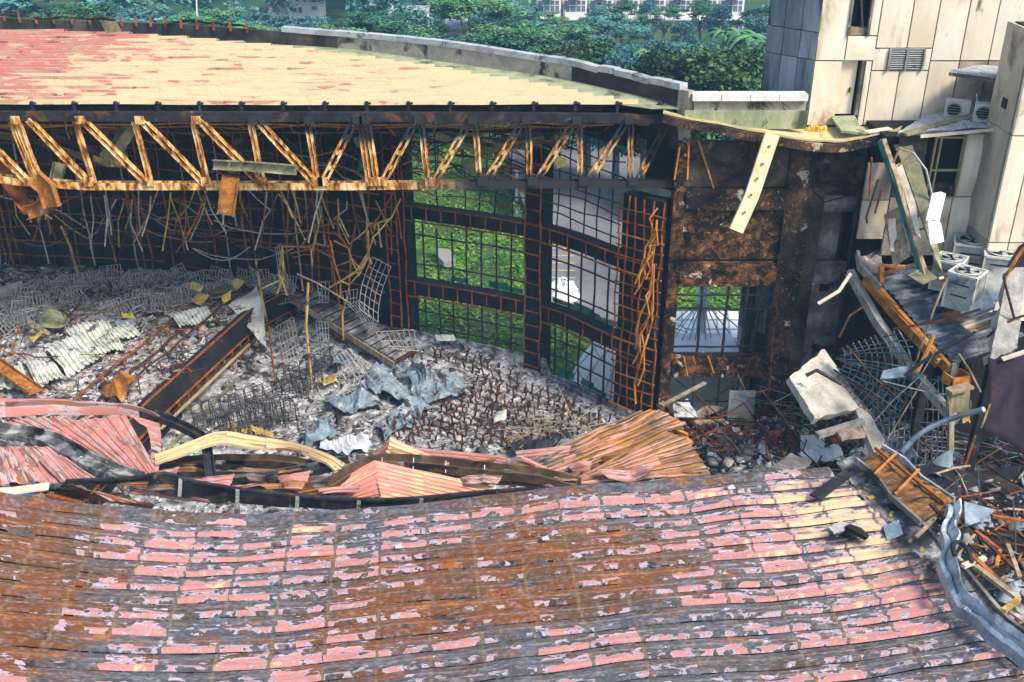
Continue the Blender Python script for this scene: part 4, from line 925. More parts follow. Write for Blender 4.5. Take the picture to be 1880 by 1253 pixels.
for u in (1349, 1406, 1460): MB().tube([Py(u, 219, YS - .17), Py(u + 3, 224, YS - .24), Py(u, 228, YS - .17)], .02, 5).build('pipe_hook', 'smoked_plaster', label='small hooked pipe end on the green kerb wall', cat='pipe', group='hooked pipe ends on the green kerb')
foam = MB()
for i in range(60):
    p = Py(random.uniform(1484, 1515), random.uniform(234, 246), 33.0); foam.box(p, [random.uniform(.05, .16)] * 3, Matrix.Rotation(random.random() * 3, 3, (random.random(), random.random(), 1)))
tag(foam.build('foam_debris', 'yellow_foam'), kind='stuff', label='yellow foam crumbs at the foot of the tower')
# cream beam hanging out of the slab
pts = PPy([(1418, 246, 31.9), (1400, 300, 31.7), (1380, 360, 31.5), (1351, 424, 31.2)])
hb = T('hanging_beam', 'long cream boxed beam dangling diagonally in front of the charred wall', 'beam', pts[0])
sweep(MB(), [(-.22, -.1), (.22, -.1), (.25, .1), (-.22, .1)], pts, up=(0, -1, 0)).build('beam', 'cream_beam', hb)
for t in (.12, .3, .45, .62, .8):
    p = pts[0].lerp(pts[-1], t); MB().box(p + Vector((.02, -.13, .02)), (.07, .03, .07)).build('bolt', 'olive_metal', hb)
G_ = PPy([(1488, 236, 32.6), (1620, 240, 32.6), (1640, 245, 32.2)])
MB().bar(PPy([(1590, 243, 32.2), (1635, 236, 32.4)]), .3, .03).build('loose_strip', 'pale_strip', label='curled pale roofing strip lying on the slab by the ledge', cat='strip')

# ------------------------------------------------------------------ things outside seen through the windows
tent = T('dome_tent', 'white dome tent with grid seams standing outside the corner window', 'tent', (6.4, 42.3, -5))
G = []
for i in range(9):
    a = math.pi / 2 * i / 8; G.append([(6.4 + 3.9 * math.cos(a) * math.cos(t), 42.3 + 3.9 * math.cos(a) * math.sin(t), -5 + 4.6 * math.sin(a)) for t in np.linspace(0, 2 * math.pi, 33)])
MB().sheet(G, .02).build('canopy', 'tent_white', tent, smooth=True)
for k in range(16):
    t = 2 * math.pi * k / 16; MB().tube([(6.4 + 3.93 * math.cos(a) * math.cos(t), 42.3 + 3.93 * math.cos(a) * math.sin(t), -5 + 4.63 * math.sin(a)) for a in np.linspace(0, 1.5, 9)], .03, 4).build('seam', 'seam_grey', tent)
for a in (.25, .55, .85, 1.15):
    MB().tube([(6.4 + 3.93 * math.cos(a) * math.cos(t), 42.3 + 3.93 * math.cos(a) * math.sin(t), -5 + 4.63 * math.sin(a)) for t in np.linspace(0, 6.283, 33)], .03, 4).build('seam', 'seam_grey', tent)
c = Pz(1032, 545, -4.4); G = []
for i in range(9):
    a = math.pi / 2 * i / 8; G.append([(c.x + 1.1 * math.cos(a) * math.cos(t) + .15 * noise.noise((i, t, 0)), c.y + 1.1 * math.cos(a) * math.sin(t), -4.9 + (1.5 + .5 * noise.noise((i * .6, t, 4))) * math.sin(a)) for t in np.linspace(0, 2 * math.pi, 17)])
MB().sheet(G, .02).build('covered_heap', 'tent_white', label='small white tarpaulin covered heap on the car park', cat='tarpaulin')
a = [Pz(*q, -4.35) for q in ((905, 235), (946, 345), (946, 400))]
MB().prism([a[1], a[2], a[2] + Vector((.2, 0, 0)), a[1] + Vector((.2, 0, 0))], (0, 0, 2.2)).build('site_fence', 'smoked_plaster', label='grey sheet fence between weeds and car park', cat='fence')
# white roof with mast and stays behind the charred wall
YR = 50.0; zr_ = -1.2
q = [Pz(u, v, zr_) for u, v in ((1190, 572), (1440, 572), (1480, 700), (1170, 700))]
wr = T('white_roof', 'flat white gridded roof with tall mast and stay cables outside the window', 'roof', (q[0] + q[2]) / 2)
MB().prism([Vector(p) for p in q], (0, 0, -3.5)).build('roof_deck', 'tent_white', wr)
for i in range(1, 12):
    t = i / 12; MB().bar([q[0].lerp(q[1], t) + Vector((0, 0, .02)), q[3].lerp(q[2], t) + Vector((0, 0, .02))], .06, .03).build('seam', 'seam_grey', wr)
for i in range(1, 7):
    t = i / 7; MB().bar([q[0].lerp(q[3], t) + Vector((0, 0, .024)), q[1].lerp(q[2], t) + Vector((0, 0, .024))], .06, .03).build('seam', 'seam_grey', wr)
mb_, mt_ = Pz(1283, 665, zr_), None; mt_ = Py(1292, 520, mb_.y)
MB().tube([mb_, mt_, mt_ + Vector((0, 0, 1.5))], .22, 10).build('mast', 'white_paint', wr)
h = mb_.lerp(mt_, .82)
for (u, v) in ((1180, 640), (1190, 690), (1215, 700), (1240, 700), (1262, 700), (1300, 700), (1320, 690), (1350, 680), (1375, 660), (1400, 640), (1230, 620)):
    MB().tube([h, Pz(u, v, zr_ + .05)], .03, 4).build('stay_cable', 'seam_grey', wr)
x0, x1, z0, z1_ = rect(1378, 530, 1416, 660, 37); ob = T('outbuilding', 'narrow grey panel clad outbuilding seen through the barred window', 'building', (x0, 37, -5))
slab_xz(x0, x0 + .8, -5, z1_, 37, 2).build('wall', 'house_grey', ob); slab_xz(x0 + .82, x1 + .6, -5, z1_, 37, 2).build('wall', 'house_grey', ob)
slab_xz(x0 - 3.2, x0 - .02, -5, Py(1300, 672, 37).z, 37, 3).build('low_roof', 'white_paint', ob)
# ------------------------------------------------------------------ collapsed front roof
pn = Vector((1, .14, 0)).normalized(); qn = Vector((.14, -1, 0)).normalized(); B0 = Vector((0, 20.02, 0))
def rz(p, q):
    z = 6.0
    if p < -5.2: z += .032 * (p + 5.2) ** 2
    if p > 6: z += .012 * (p - 6) ** 2
    return z + .13 * noise.noise((p * .3, q * .5, 5)) + .05 * noise.noise((p * .9, q * .8, 2)) - .16 * math.exp(-((p + 2.3) / 1.6) ** 2 - (q / .8) ** 2)
def rpt(p, q, h=0): v = B0 + pn * p + qn * q; v.z = rz(p, q) + h; return v
def rpq(u, v, z):
    w_ = Pz(u, v, z) - B0; w_.z = 0; return w_.dot(pn), w_.dot(qn)
ed = [rpq(*e) for e in ((1532, 856, 6.1), (1600, 930, 6.1), (1660, 1000, 6.1), (1738, 1080, 6.2), (1800, 1160, 6.2), (1880, 1215, 6.3), (2010, 1310, 6.4), (2200, 1440, 6.5))]
eq, ep = [b for a, b in ed], [a for a, b in ed]
def gs(u, v, cu, cv, su, sv): return math.exp(-((u - cu) / su) ** 2 - ((v - cv) / sv) ** 2)
def rzone(P):
    u, v = PX(P)
    rust = .3 + .95 * gs(u, v, 20, 1080, 170, 170) + 1.15 * gs(u, v, 1010, 1050, 200, 80) + 1.0 * gs(u, v, 760, 1110, 150, 60) + .35 * gs(u, v, 560, 1180, 220, 30) + .45 * gs(u, v, 880, 925, 90, 14) + .3 * gs(u, v, 1260, 1010, 120, 40) + .5 * gs(u, v, 640, 1240, 120, 20)
    pink = .08 - .5 * gs(u, v, 60, 1080, 150, 150) - .55 * gs(u, v, 1000, 1050, 190, 80) + .30 * gs(u, v, 420, 990, 250, 45) + .26 * gs(u, v, 330, 1080, 160, 60) + .55 * gs(u, v, 1500, 950, 230, 90) + .45 * gs(u, v, 1620, 1060, 170, 70) + .22 * gs(u, v, 300, 1225, 280, 35) + .2 * gs(u, v, 1000, 930, 400, 25) + .12 * gs(u, v, 1050, 1180, 260, 50) - .25 * gs(u, v, 760, 1110, 140, 60) + .12 * gs(u, v, 1700, 1200, 160, 60)
    cream = .02 + .46 * gs(u, v, 1530, 930, 120, 75) + .36 * gs(u, v, 1590, 1020, 120, 60) + .3 * gs(u, v, 1330, 905, 120, 25) + .3 * gs(u, v, 560, 975, 60, 14)
    soot = .9 * gs(u, v, 1550, 985, 50, 22) + 1.0 * gs(u, v, 1720, 1035, 50, 60) + .7 * gs(u, v, 1650, 960, 30, 60) + .32 * gs(u, v, 700, 1080, 130, 140) + .35 * gs(u, v, 1420, 1010, 120, 40) + .5 * gs(u, v, 1490, 1070, 40, 12) + .35 * gs(u, v, 700, 970, 90, 20)
    return rust, pink, cream, soot
fr = T('collapsed_roof', 'collapsed ribbed metal roof in front, with rust, pink and cream flaking paint', 'roof', (0, 16, 6))
k = 0
while k < 20:
    q0 = .36 + k * .45; n = 110; G = []; UV = []; Z = []; S = []
    lift = random.uniform(0, .012)
    for f, h in ((-.03, -.03), (.02, -.006), (.28, 0), (.33, .022), (.38, 0), (.74, 0), (.79, .085), (.92, .095), (1.0, .012)):
        q = q0 + f * .45; pe = float(np.interp(q, eq, ep)) + (0.06 * math.sin(k * 2.1)); row = []; ur = []; zr_ = []; sr = []
        for i in range(n + 1):
            p = lerp(-13.5, pe, i / n); buck = .03 * noise.noise((p * .5, k * 1.9, 3)) + .018 * noise.noise((p * 1.7, k * 2.3, 9))
            P = rpt(p, q, h + lift + buck * (1 if 0 < f < .97 else .4)); row.append(P); ur.append((p + 30 + .05 * q, k + max(0, f))); zz = rzone(P); zr_.append(zz[:3]); sr.append(zz[3])
        G.append(row); UV.append(ur); Z.append(zr_); S.append(sr)
    MB().sheet(G, .003, UV, Z, S).build('roof_sheet', 'flaking_roof', fr); k += 1
G = []; UV = []; Z = []; S = []
for q, h in ((.38, .02), (.2, .06), (.02, .05), (-.06, -.02), (-.09, -.22)):
    row = []; ur = []; zr_ = []; sr = []
    for i in range(121):
        p = lerp(-13.5, ep[0] - .1, i / 120); P = rpt(p, q, h + .03 * noise.noise((p * .8, q, 3))); row.append(P); ur.append((p + 60, 2 + q)); zz = rzone(P); zr_.append((zz[0] + .12, zz[1] - .15, 0)); sr.append(0)
    G.append(row); UV.append(ur); Z.append(zr_); S.append(sr)
MB().sheet(G, .004, UV, Z, S).build('ridge_flashing', 'flaking_roof', fr)
for i in range(9):      # purlins that carry it and rest on the wreck below
    p = -11.5 + i * 2.4; pe = 9.5
    MB().bar([rpt(p, q, -.16) for q in np.linspace(.4, 9.2, 8) if p < np.interp(q, eq, ep)] or [rpt(p, .5, -.16), rpt(p, 1, -.16)], .1, .18).build('purlin', 'rust_dark', fr)
for i in range(5):
    p = -11 + i * 4.4; c = rpt(p, 1.0, -.3); MB().bar([c, (c.x, c.y, -.2)], .3, .3).build('support_post', 'black_steel', fr)
# scraps lying on it
R0 = lambda u, v, dz=.07: Pz(u, v, 6.1 + dz)
flat_panel([R0(1487, 908, .12), R0(1548, 862, .3), R0(1568, 868, .3), R0(1507, 918, .12)], .05, crumple=.02).build('loose_flashing', 'black_steel', label='black bent flashing strip lying on the upper corner of the collapsed roof', cat='flashing')
flat_panel([R0(1520, 968), R0(1545, 958), R0(1560, 970), R0(1532, 980)], .04, crumple=.06, seed=4).build('grey_scrap', 'wire_grey', label='small grey crumpled scrap inside the black scorch on the roof', cat='scrap')
MB().bar([R0(1556, 968, .1), R0(1575, 976, .16), R0(1592, 988, .12)], [.16, .2, .12], .1).build('charred_lump', 'charred_black', label='charred black lump beside the scorch mark on the collapsed roof', cat='charred lump')
flat_panel([R0(1622, 962, .1), R0(1650, 955, .15), R0(1658, 980, .12), R0(1628, 988, .1)], .03, crumple=.05, seed=7).build('blue_scrap_sheet', 'blue_scrap', label='dark blue bent sheet scrap at the roof edge by the gutter', cat='scrap')
for i in range(3):
    u, v = ((1341, 892), (730, 1000), (1000, 985))[i]
    flat_panel([R0(u - 6, v), R0(u + 6, v - 3), R0(u + 9, v + 4), R0(u - 4, v + 5)], .02, crumple=.04, seed=i).build('paper_scrap', 'chip_white', label=('pale paper scrap near the upper right of the collapsed roof', 'pale flake on the pink striped part of the collapsed roof', 'pale flake above the brown rust field of the roof')[i], cat='scrap')

# ------------------------------------------------------------------ torn sheets and purlins piled along the roof's broken edge
def Q(u, v, dz=0.0): return Pz(u, v, 5.25 + dz)
def QL(lst): return [Q(*e) for e in lst]
pinkz = lambda a, r, c, s: (lambda P: (r + .5 * noise.noise(P * .6), a + .3 * noise.noise(P * .8 + Vector((5, 0, 0))), c + .3 * noise.noise(P * .7 + Vector((0, 9, 0))), s + .35 * noise.noise(P * .9 + Vector((0, 0, 4)))))
def crumpled(name, A, B, nr, mat, label, zone=(.3, .2, 0, 0), amp=.04, crumple=.04, m=14, seed=0, cat='metal sheet'):
    t = T(name, label, cat, resample(A, 3)[1]); s = csheet(A, B, nr, amp, m, crumple, seed, zf=pinkz(zone[1], zone[0], zone[2], zone[3]))
    s.build('sheet', mat, t); return t
# long folded pink band on the left
band = T('folded_sheet', 'long folded pink roof sheet band draped over the wreck and bending down', 'metal sheet', Q(150, 750))
A = smooth_pts(QL([(-60, 728, .3), (0, 731, .3), (100, 733, .35), (200, 744, .35), (262, 752, .3), (300, 770, .2)]), 4); B = smooth_pts(QL([(-60, 770, 0), (0, 768, 0), (100, 764, .05), (190, 763, .1), (250, 768, .1), (290, 783, .1)]), 4)
csheet(B[::-1], A[::-1], 1, .0, 6, .05, 2).uv
G = []
UV = []; Z = []; S = []
for t in np.linspace(0, 1, 9):
    row = []; ur = []; z_ = []; s_ = []
    for i, (a, b) in enumerate(zip(A, B)):
        p = a.lerp(b, t) + Vector((0, 0, .22 * math.sin(t * 3.0) * (1 if t < .6 else .6) + .05 * noise.noise(a.lerp(b, t) * 1.8))); row.append(p); ur.append((i * .2, t * 2)); f = pinkz(.25, .3, -.2, -.1)(p); z_.append(f[:3]); s_.append(f[3])
    G.append(row); UV.append(ur); Z.append(z_); S.append(s_)
MB().sheet(G, .004, UV, Z, S).build('sheet', 'pink_sheet', band)
A = QL([(288, 768, .25), (296, 790, .15), (296, 830, .0), (290, 868, -.1)]); B = QL([(232, 762, .25), (270, 785, .2), (279, 820, .05), (272, 872, -.1)])
s = csheet(A, B, 6, .03, 6, .05, 5, zf=pinkz(.25, .2, -.1, 0)); s.build('sheet', 'pink_sheet', band)
crumpled('fan_sheet', QL([(20, 768, .15), (90, 769, .2), (160, 768, .25), (232, 764, .3)]), QL([(215, 862, -.1), (250, 874, -.05), (272, 876, 0), (293, 872, .05)]), 9, 'pink_sheet', 'pink ribbed sheet fanned out below the long folded band', (.35, .22, -.25, -.1), .045, .06, 16, 3)
crumpled('fan_sheet', QL([(-40, 778, .1), (40, 772, .15), (90, 772, .15)]), QL([(60, 800, 0), (150, 838, -.1), (215, 865, -.1)]), 4, 'pink_sheet', 'orange pink crumpled sheet lying under the fanned sheet on its left', (.75, .1, -.3, 0), .05, .09, 12, 8)
crumpled('fan_sheet', QL([(-40, 822, .1), (40, 821, .15), (95, 824, .2)]), QL([(-40, 884, -.05), (80, 884, -.05), (190, 884, -.05)]), 6, 'pink_sheet', 'low pink sheet at the left picture edge beneath the burnt white beam', (.5, .15, -.3, .0), .05, .1, 12, 11)
crumpled('fan_sheet', QL([(70, 842, .25), (95, 830, .3), (112, 838, .3)]), QL([(110, 884, 0), (150, 884, 0), (186, 882, 0)]), 5, 'pink_sheet', 'small triangular pink sheet folded up beside the white beam', (.3, .2, -.2, .0), .04, .05, 10, 14)
def beam_(name, pts, w, h, mat, label, cat='beam', up=(0, 0, 1), n=5, prof=None):
    t = T(name, label, cat, Vector(pts[0])); P = smooth_pts(pts, n)
    P = [p + Vector((0, 0, .02 * noise.noise(p * 3))) for p in P]
    if prof: sweep(MB(), prof, P, up).build('section', mat, t)
    else: MB().bar(P, w, h, up).build('section', mat, t)
    return t
CB = lambda w, h: [(-w / 2, -h / 2), (w / 2, -h / 2), (w / 2, h / 2), (w / 2 - .03, h / 2), (w / 2 - .05, -h / 2 + .06), (-w / 2 + .05, -h / 2 + .06), (-w / 2 + .03, h / 2), (-w / 2, h / 2)]
M('burnt_white', [(.02, .02, .022), (.1, .1, .1), (.42, .41, .4)], 1.6, detail=8, bmp=.5, over=[((.01, .01, .012), .9, .54, .64), ((.6, .58, .56), 3, .62, .7)])
M('brown_purlin', [(.035, .022, .014), (.09, .055, .03), (.17, .11, .07)], 1.4, bmp=.4, over=[((.4, .42, .44), 1.0, .66, .7), ((.01, .01, .012), .8, .53, .62)])
beam_('burnt_beam', QL([(-40, 788, .2), (40, 796, .2), (90, 808, .2), (135, 832, .15), (180, 856, .1), (255, 882, 0)]), .5, .16, 'burnt_white', 'burnt black and ash white beam curving through the pink sheets', prof=CB(.5, .2))
beam_('black_gutter', QL([(262, 757, .35), (310, 772, .35), (345, 788, .35), (372, 806, .3), (382, 835, .15), (386, 865, .05), (396, 890, 0), (450, 886, -.1), (530, 878, -.1), (600, 858, 0), (640, 846, .1)]), .24, .14, 'black_steel', 'black twisted channel bent sharply downwards beside the cream strip', 'channel', n=4, prof=CB(.26, .18))
bt = T('black_beam', 'wide black burnt channel stretching along the broken roof edge', 'beam', Q(450, 900))
A = QL([(120, 886, .1), (240, 880, .25), (302, 872, .35), (360, 888, .3), (480, 906, .2), (640, 920, .15), (760, 918, .1), (900, 905, .05), (1100, 893, 0), (1316, 866, 0)]); B = QL([(120, 888, 0), (240, 888, -.1), (302, 908, -.15), (360, 915, -.2), (480, 930, -.2), (640, 938, -.2), (760, 934, -.2), (900, 914, -.2), (1100, 903, -.2), (1316, 876, -.15)])
strip_panel(A, B, .03, 6, .03, 1).build('channel_face', 'black_steel', bt); MB().bar([p + Vector((0, .03, .02)) for p in smooth_pts(A, 3)], .09, .06).build('channel_lip', 'black_steel', bt)
for i in range(5):
    a, b = resample(A, 12)[i + 2], resample(B, 12)[i + 2]; MB().bar([a + Vector((0, -.03, .03)), b + Vector((0, -.05, .03))], .09, .02, up=(0, -1, 0)).build('joint_plate', 'wire_grey', bt)
for i, (l, m_) in enumerate(((([(292, 852), (420, 846), (520, 848), (590, 862)]), 'brown_purlin'), (([(292, 868), (420, 866), (560, 874)]), 'black_steel'), (([(430, 884), (520, 872), (640, 848)]), 'burnt_white'))):
    beam_('purlin', QL([(u, v, -.35) for u, v in l]), .3, .16, m_, ('brown rusted purlin lying behind the black twisted channel', 'black purlin lying in front of the brown one', 'grey streaked purlin rising to the right behind the pink tents')[i], 'purlin', prof=CB(.34, .2))
MB().bar(QL([(-40, 905, .25), (20, 902, .22), (90, 893, .2)]), .28, .05).build('plank', 'pale_strip', label='pale plank sticking out under the sheets at far left', cat='plank')
crumpled('fan_sheet', QL([(128, 890, .0), (150, 892, .0)]), QL([(270, 925, -.2), (200, 920, -.25)]), 3, 'pink_sheet', 'narrow rust orange sheet sliver just above the collapsed roof edge', (.8, -.1, -.4, 0), .03, .03, 8, 21)
# cream strip
cs = T('cream_strip', 'long arched strip of cream roofing with red peeling patches', 'metal strip', Q(450, 810))
A = smooth_pts(QL([(285, 836, .1), (340, 815, .4), (402, 793, .7), (462, 799, .75), (540, 815, .65), (606, 835, .4), (640, 856, .1)]), 5); B = smooth_pts(QL([(285, 855, -.1), (340, 836, .2), (402, 816, .5), (462, 824, .5), (535, 828, .45), (590, 848, .2), (615, 868, 0)]), 5)
G, UV, Z, S = [], [], [], []
for k, (t, h) in enumerate(((0, 0), (.1, .05), (.42, .05), (.48, 0), (.56, 0), (.62, .05), (.95, .04), (1, -.02))):
    row = [a.lerp(b, t) + Vector((0, -.2 * h, h + .02 * noise.noise(a.lerp(b, t) * 2))) for a, b in zip(A, B)]
    G.append(row); UV.append([(i * .16, 7 + t * 1.4) for i in range(len(A))]); Z.append([(.1, .12, .6)] * len(A)); S.append([-.3] * len(A))
MB().sheet(G, .005, UV, Z, S).build('sheet', 'cream_sheet', cs)
# pink and cream folded peaks
t1 = T('folded_peak', 'cream and pink ribbed sheet folded into a low tent in front', 'metal sheet', Q(690, 890))
pk = [Q(685, 848, .6), Q(690, 862, .45)]
csheet([Q(688, 846, .7), Q(690, 856, .65), Q(700, 912, .05)][::-1], [Q(570, 912, -.1), Q(590, 914, -.1), Q(660, 916, -.1)][::-1], 7, .035, 10, .03, 31, zf=pinkz(.28, .15, -.05, -.15)).build('sheet', 'cream_sheet', t1)
csheet([Q(688, 845, .7), Q(692, 880, .4), Q(700, 914, .05)], [Q(905, 893, .1), Q(915, 901, .02), Q(740, 922, -.1)], 9, .035, 12, .03, 33, zf=pinkz(.3, .15, .02, -.15)).build('sheet', 'cream_sheet', t1)
t2 = T('folded_peak', 'smaller pink peaked sheet standing up behind the low tent', 'metal sheet', Q(715, 830))
csheet(QL([(716, 803, .8), (716, 815, .7), (700, 846, .2)])[::-1], QL([(678, 840, .1), (682, 846, .1), (690, 850, .05)])[::-1], 4, .035, 8, .03, 35, zf=pinkz(.28, .15, -.15, -.1)).build('sheet', 'cream_sheet', t2)
csheet(QL([(716, 803, .8), (714, 815, .7), (706, 846, .2)]), QL([(806, 842, .15), (800, 849, .1), (770, 852, .05)]), 6, .035, 10, .03, 36, zf=pinkz(.28, .15, -.05, -.1)).build('sheet', 'cream_sheet', t2)
jb = beam_('jointed_purlin', QL([(600, 896, .1), (640, 872, .3), (690, 850, .45), (760, 850, .5), (840, 858, .4), (930, 868, .3), (1000, 876, .2), (1064, 892, .1)]), .36, .2, 'brown_purlin', 'brown burnt purlin with white joint marks crossing between the two peaks', 'purlin', prof=CB(.4, .24))
P = smooth_pts(QL([(690, 850, .45), (760, 850, .5), (840, 858, .4), (930, 868, .3)]), 4)
for i in (1, 4, 7, 10): MB().bar([P[i] + Vector((0, 0, .14)), P[i] + Vector((.0, -.24, -.05))], .07, .02, up=(1, 0, 0)).build('joint_plate', 'chip_white', jb)
beam_('pink_purlin', QL([(762, 826, .3), (840, 833, .3), (926, 845, .25)]), .24, .1, 'pink_purlin' if 'pink_purlin' in MATS else 'brick_red', 'slim dull red purlin lying between peak and small fold', 'purlin') if False else None
crumpled('pink_strip', QL([(762, 822, .35), (763, 835, .2)]), QL([(930, 838, .3), (930, 850, .15)]), 2, 'pink_sheet', 'slim pink strip lying between the rear peak and the small fold', (.1, .3, -.4, -.2), .03, .02, 10, 41)
crumpled('pink_strip', QL([(946, 828, .4), (950, 842, .2)]), QL([(1048, 818, .45), (1046, 832, .3)]), 2, 'pink_sheet', 'short pink strip above the small fold', (.1, .3, -.4, -.2), .03, .03, 8, 43)
t3 = T('folded_peak', 'small pink fold with a dark hollow left of the rusty sheets', 'metal sheet', Q(950, 855))
csheet(QL([(952, 835, .6), (948, 846, .45), (940, 864, .2)]), QL([(912, 858, .1), (914, 864, .1), (920, 870, 0)]), 3, .03, 8, .03, 44, zf=pinkz(.3, .2, -.1, 0)).build('sheet', 'pink_sheet', t3)
csheet(QL([(952, 835, .6), (962, 846, .45), (975, 852, .3)]), QL([(1004, 858, .2), (1006, 866, .1), (998, 874, .0)]), 3, .03, 8, .03, 45, zf=pinkz(.3, .2, -.1, 0)).build('sheet', 'pink_sheet', t3)
# the two big rusty sheets on the right
crumpled('rusty_roof_sheet', QL([(930, 856, .1), (960, 866, .05), (1012, 874, .0)]), QL([(1165, 757, .9), (1205, 752, .95), (1262, 778, .7)]), 6, 'rusty_sheet', 'large rust brown ribbed sheet rising to the window wall corner', (.75, .02, .0, -.1), .06, .07, 18, 51)
crumpled('rusty_roof_sheet', QL([(1190, 786, .55), (1180, 800, .5)]), QL([(1250, 776, .6), (1256, 790, .5)]), 3, 'rusty_sheet', 'folded down flap of the large rust brown sheet', (.95, -.2, -.3, 0), .05, .1, 8, 53)
crumpled('rusty_roof_sheet', QL([(1042, 884, .0), (1050, 887, .0), (1060, 888, -.05)]), QL([(1222, 792, .75), (1262, 806, .6), (1306, 874, .05)]), 9, 'rusty_sheet', 'fan shaped rusty sheet spreading towards the rubble on the right', (.7, .08, .05, -.15), .05, .05, 16, 55)
crumpled('rusty_roof_sheet', QL([(1060, 884, .05), (1060, 892, -.0)]), QL([(1300, 862, .1), (1306, 880, -.05)]), 2, 'pink_sheet', 'pink lower border strip of the fan shaped rusty sheet', (.1, .3, .1, -.2), .03, .02, 10, 57)
for i, (a, b) in enumerate((((1196, 770, .4), (1262, 800, .3)), ((1200, 790, .3), (1210, 800, .2)), ((1228, 782, .3), (1270, 815, .2)))):
    MB().bar([Q(*a), Q(*b)], .1, .1).build('orange_strut', 'rust_orange', label=('long orange strut bridging the gap between the two rusty sheets', 'short orange stub in the gap between the rusty sheets', 'slanting orange strut nearest the rubble between the rusty sheets')[i], cat='strut')
for A_, B_, nr_, m_, lab_, z_, sd_ in (
    ([(296, 850, -.3), (300, 900, -.6)], [(560, 862, -.2), (600, 925, -.6)], 4, 'rusty_sheet', 'dark brown burnt sheet lying behind the wide black channel', (.9, -.6, -.5, .35), 81),
    ([(420, 872, -.1), (440, 905, -.4)], [(690, 872, .0), (690, 912, -.3)], 4, 'rusty_sheet', 'black brown burnt sheet under the grey streaked purlin', (.6, -.6, -.5, .5), 82),
    ([(800, 852, .1), (820, 885, -.1)], [(1010, 872, .0), (1000, 896, -.2)], 4, 'pink_sheet', 'dusty pink crumpled sheet behind the jointed purlin', (.15, .2, .0, .1), 83),
    ([(860, 838, .3), (862, 856, .1)], [(960, 862, .1), (950, 880, .0)], 3, 'rusty_sheet', 'rusty crumpled sheet beside the small fold', (.8, -.2, -.3, .2), 84),
    ([(1020, 872, .0), (1040, 892, -.2)], [(1180, 800, .55), (1210, 812, .4)], 4, 'rusty_sheet', 'dark rusty sheet hidden between the two big rusty sheets', (.9, -.4, -.4, .35), 85),
    ([(240, 880, -.2), (236, 905, -.4)], [(420, 905, -.3), (420, 928, -.5)], 3, 'pink_sheet', 'rust pink sheet lying under the left half of the black channel', (.8, .0, -.4, .1), 86),
    ([(640, 850, .1), (620, 880, .0)], [(700, 838, .3), (690, 856, .2)], 2, 'rusty_sheet', 'small burnt sheet left of the rear peak', (.5, -.3, -.4, .3), 87)):
    crumpled('burnt_sheet', QL(A_), QL(B_), nr_, m_, lab_, z_, .05, .1, 14, sd_)
# steel and rubbish lying lower, seen between the sheets
for i, (l, m_) in enumerate(((([(-30, 896), (120, 905), (280, 930)]), 'rust_dark'), (([(20, 888), (90, 910), (150, 925)]), 'rust'), (([(60, 915), (150, 890)]), 'timber'), (([(640, 905), (760, 880), (900, 868)]), 'black_steel'), (([(700, 870), (690, 925)]), 'rust_orange'), (([(640, 912), (740, 930)]), 'rust_dark'))):
    MB().bar(QL([(u, v, -.6) for u, v in l]), .1, .1).build('wreck_bar', m_, label=('dark rusty bar under the pink sheets at far left', 'brown bar crossing under the far left sheets', 'short wooden bar crossing the brown bar at far left', 'black bar running behind the low cream tent', 'short orange post standing under the low cream tent', 'dark bar at the foot of the low cream tent')[i], cat='bar')

tl = ['rust brown torn scrap in the broken roof edge', 'dusty pink torn scrap in the broken roof edge', 'black burnt torn scrap in the broken roof edge']
for i in range(36):
    u = 250 + i * 29 + random.uniform(-14, 14); v = random.uniform(838, 872) if u > 640 else random.uniform(860, 905); s_ = random.uniform(20, 62); hgt = random.uniform(9, 20); k_ = i % 3
    dz = random.uniform(.05, .4) if u > 640 else random.uniform(.0, .25)
    c = [Q(u - s_, v + hgt * .4, dz), Q(u + s_, v - hgt * .2 + random.uniform(-6, 6), dz + .15), Q(u + s_ * .8, v + hgt, dz), Q(u - s_ * .6, v + hgt * 1.2, dz - .1)]
    crumpled('torn_scrap', [c[0], c[3]], [c[1], c[2]], 2, ('rusty_sheet', 'pink_sheet', 'rusty_sheet')[k_], tl[k_], ((.9, -.2, -.4, .1), (.2, .15, -.2, .05), (.5, -.6, -.5, .6))[k_], .03, .16, 9, 100 + i)
for o_ in bpy.data.objects:
    if o_.name.startswith('torn_scrap'): o_['group'] = 'torn scraps in the broken roof edge'
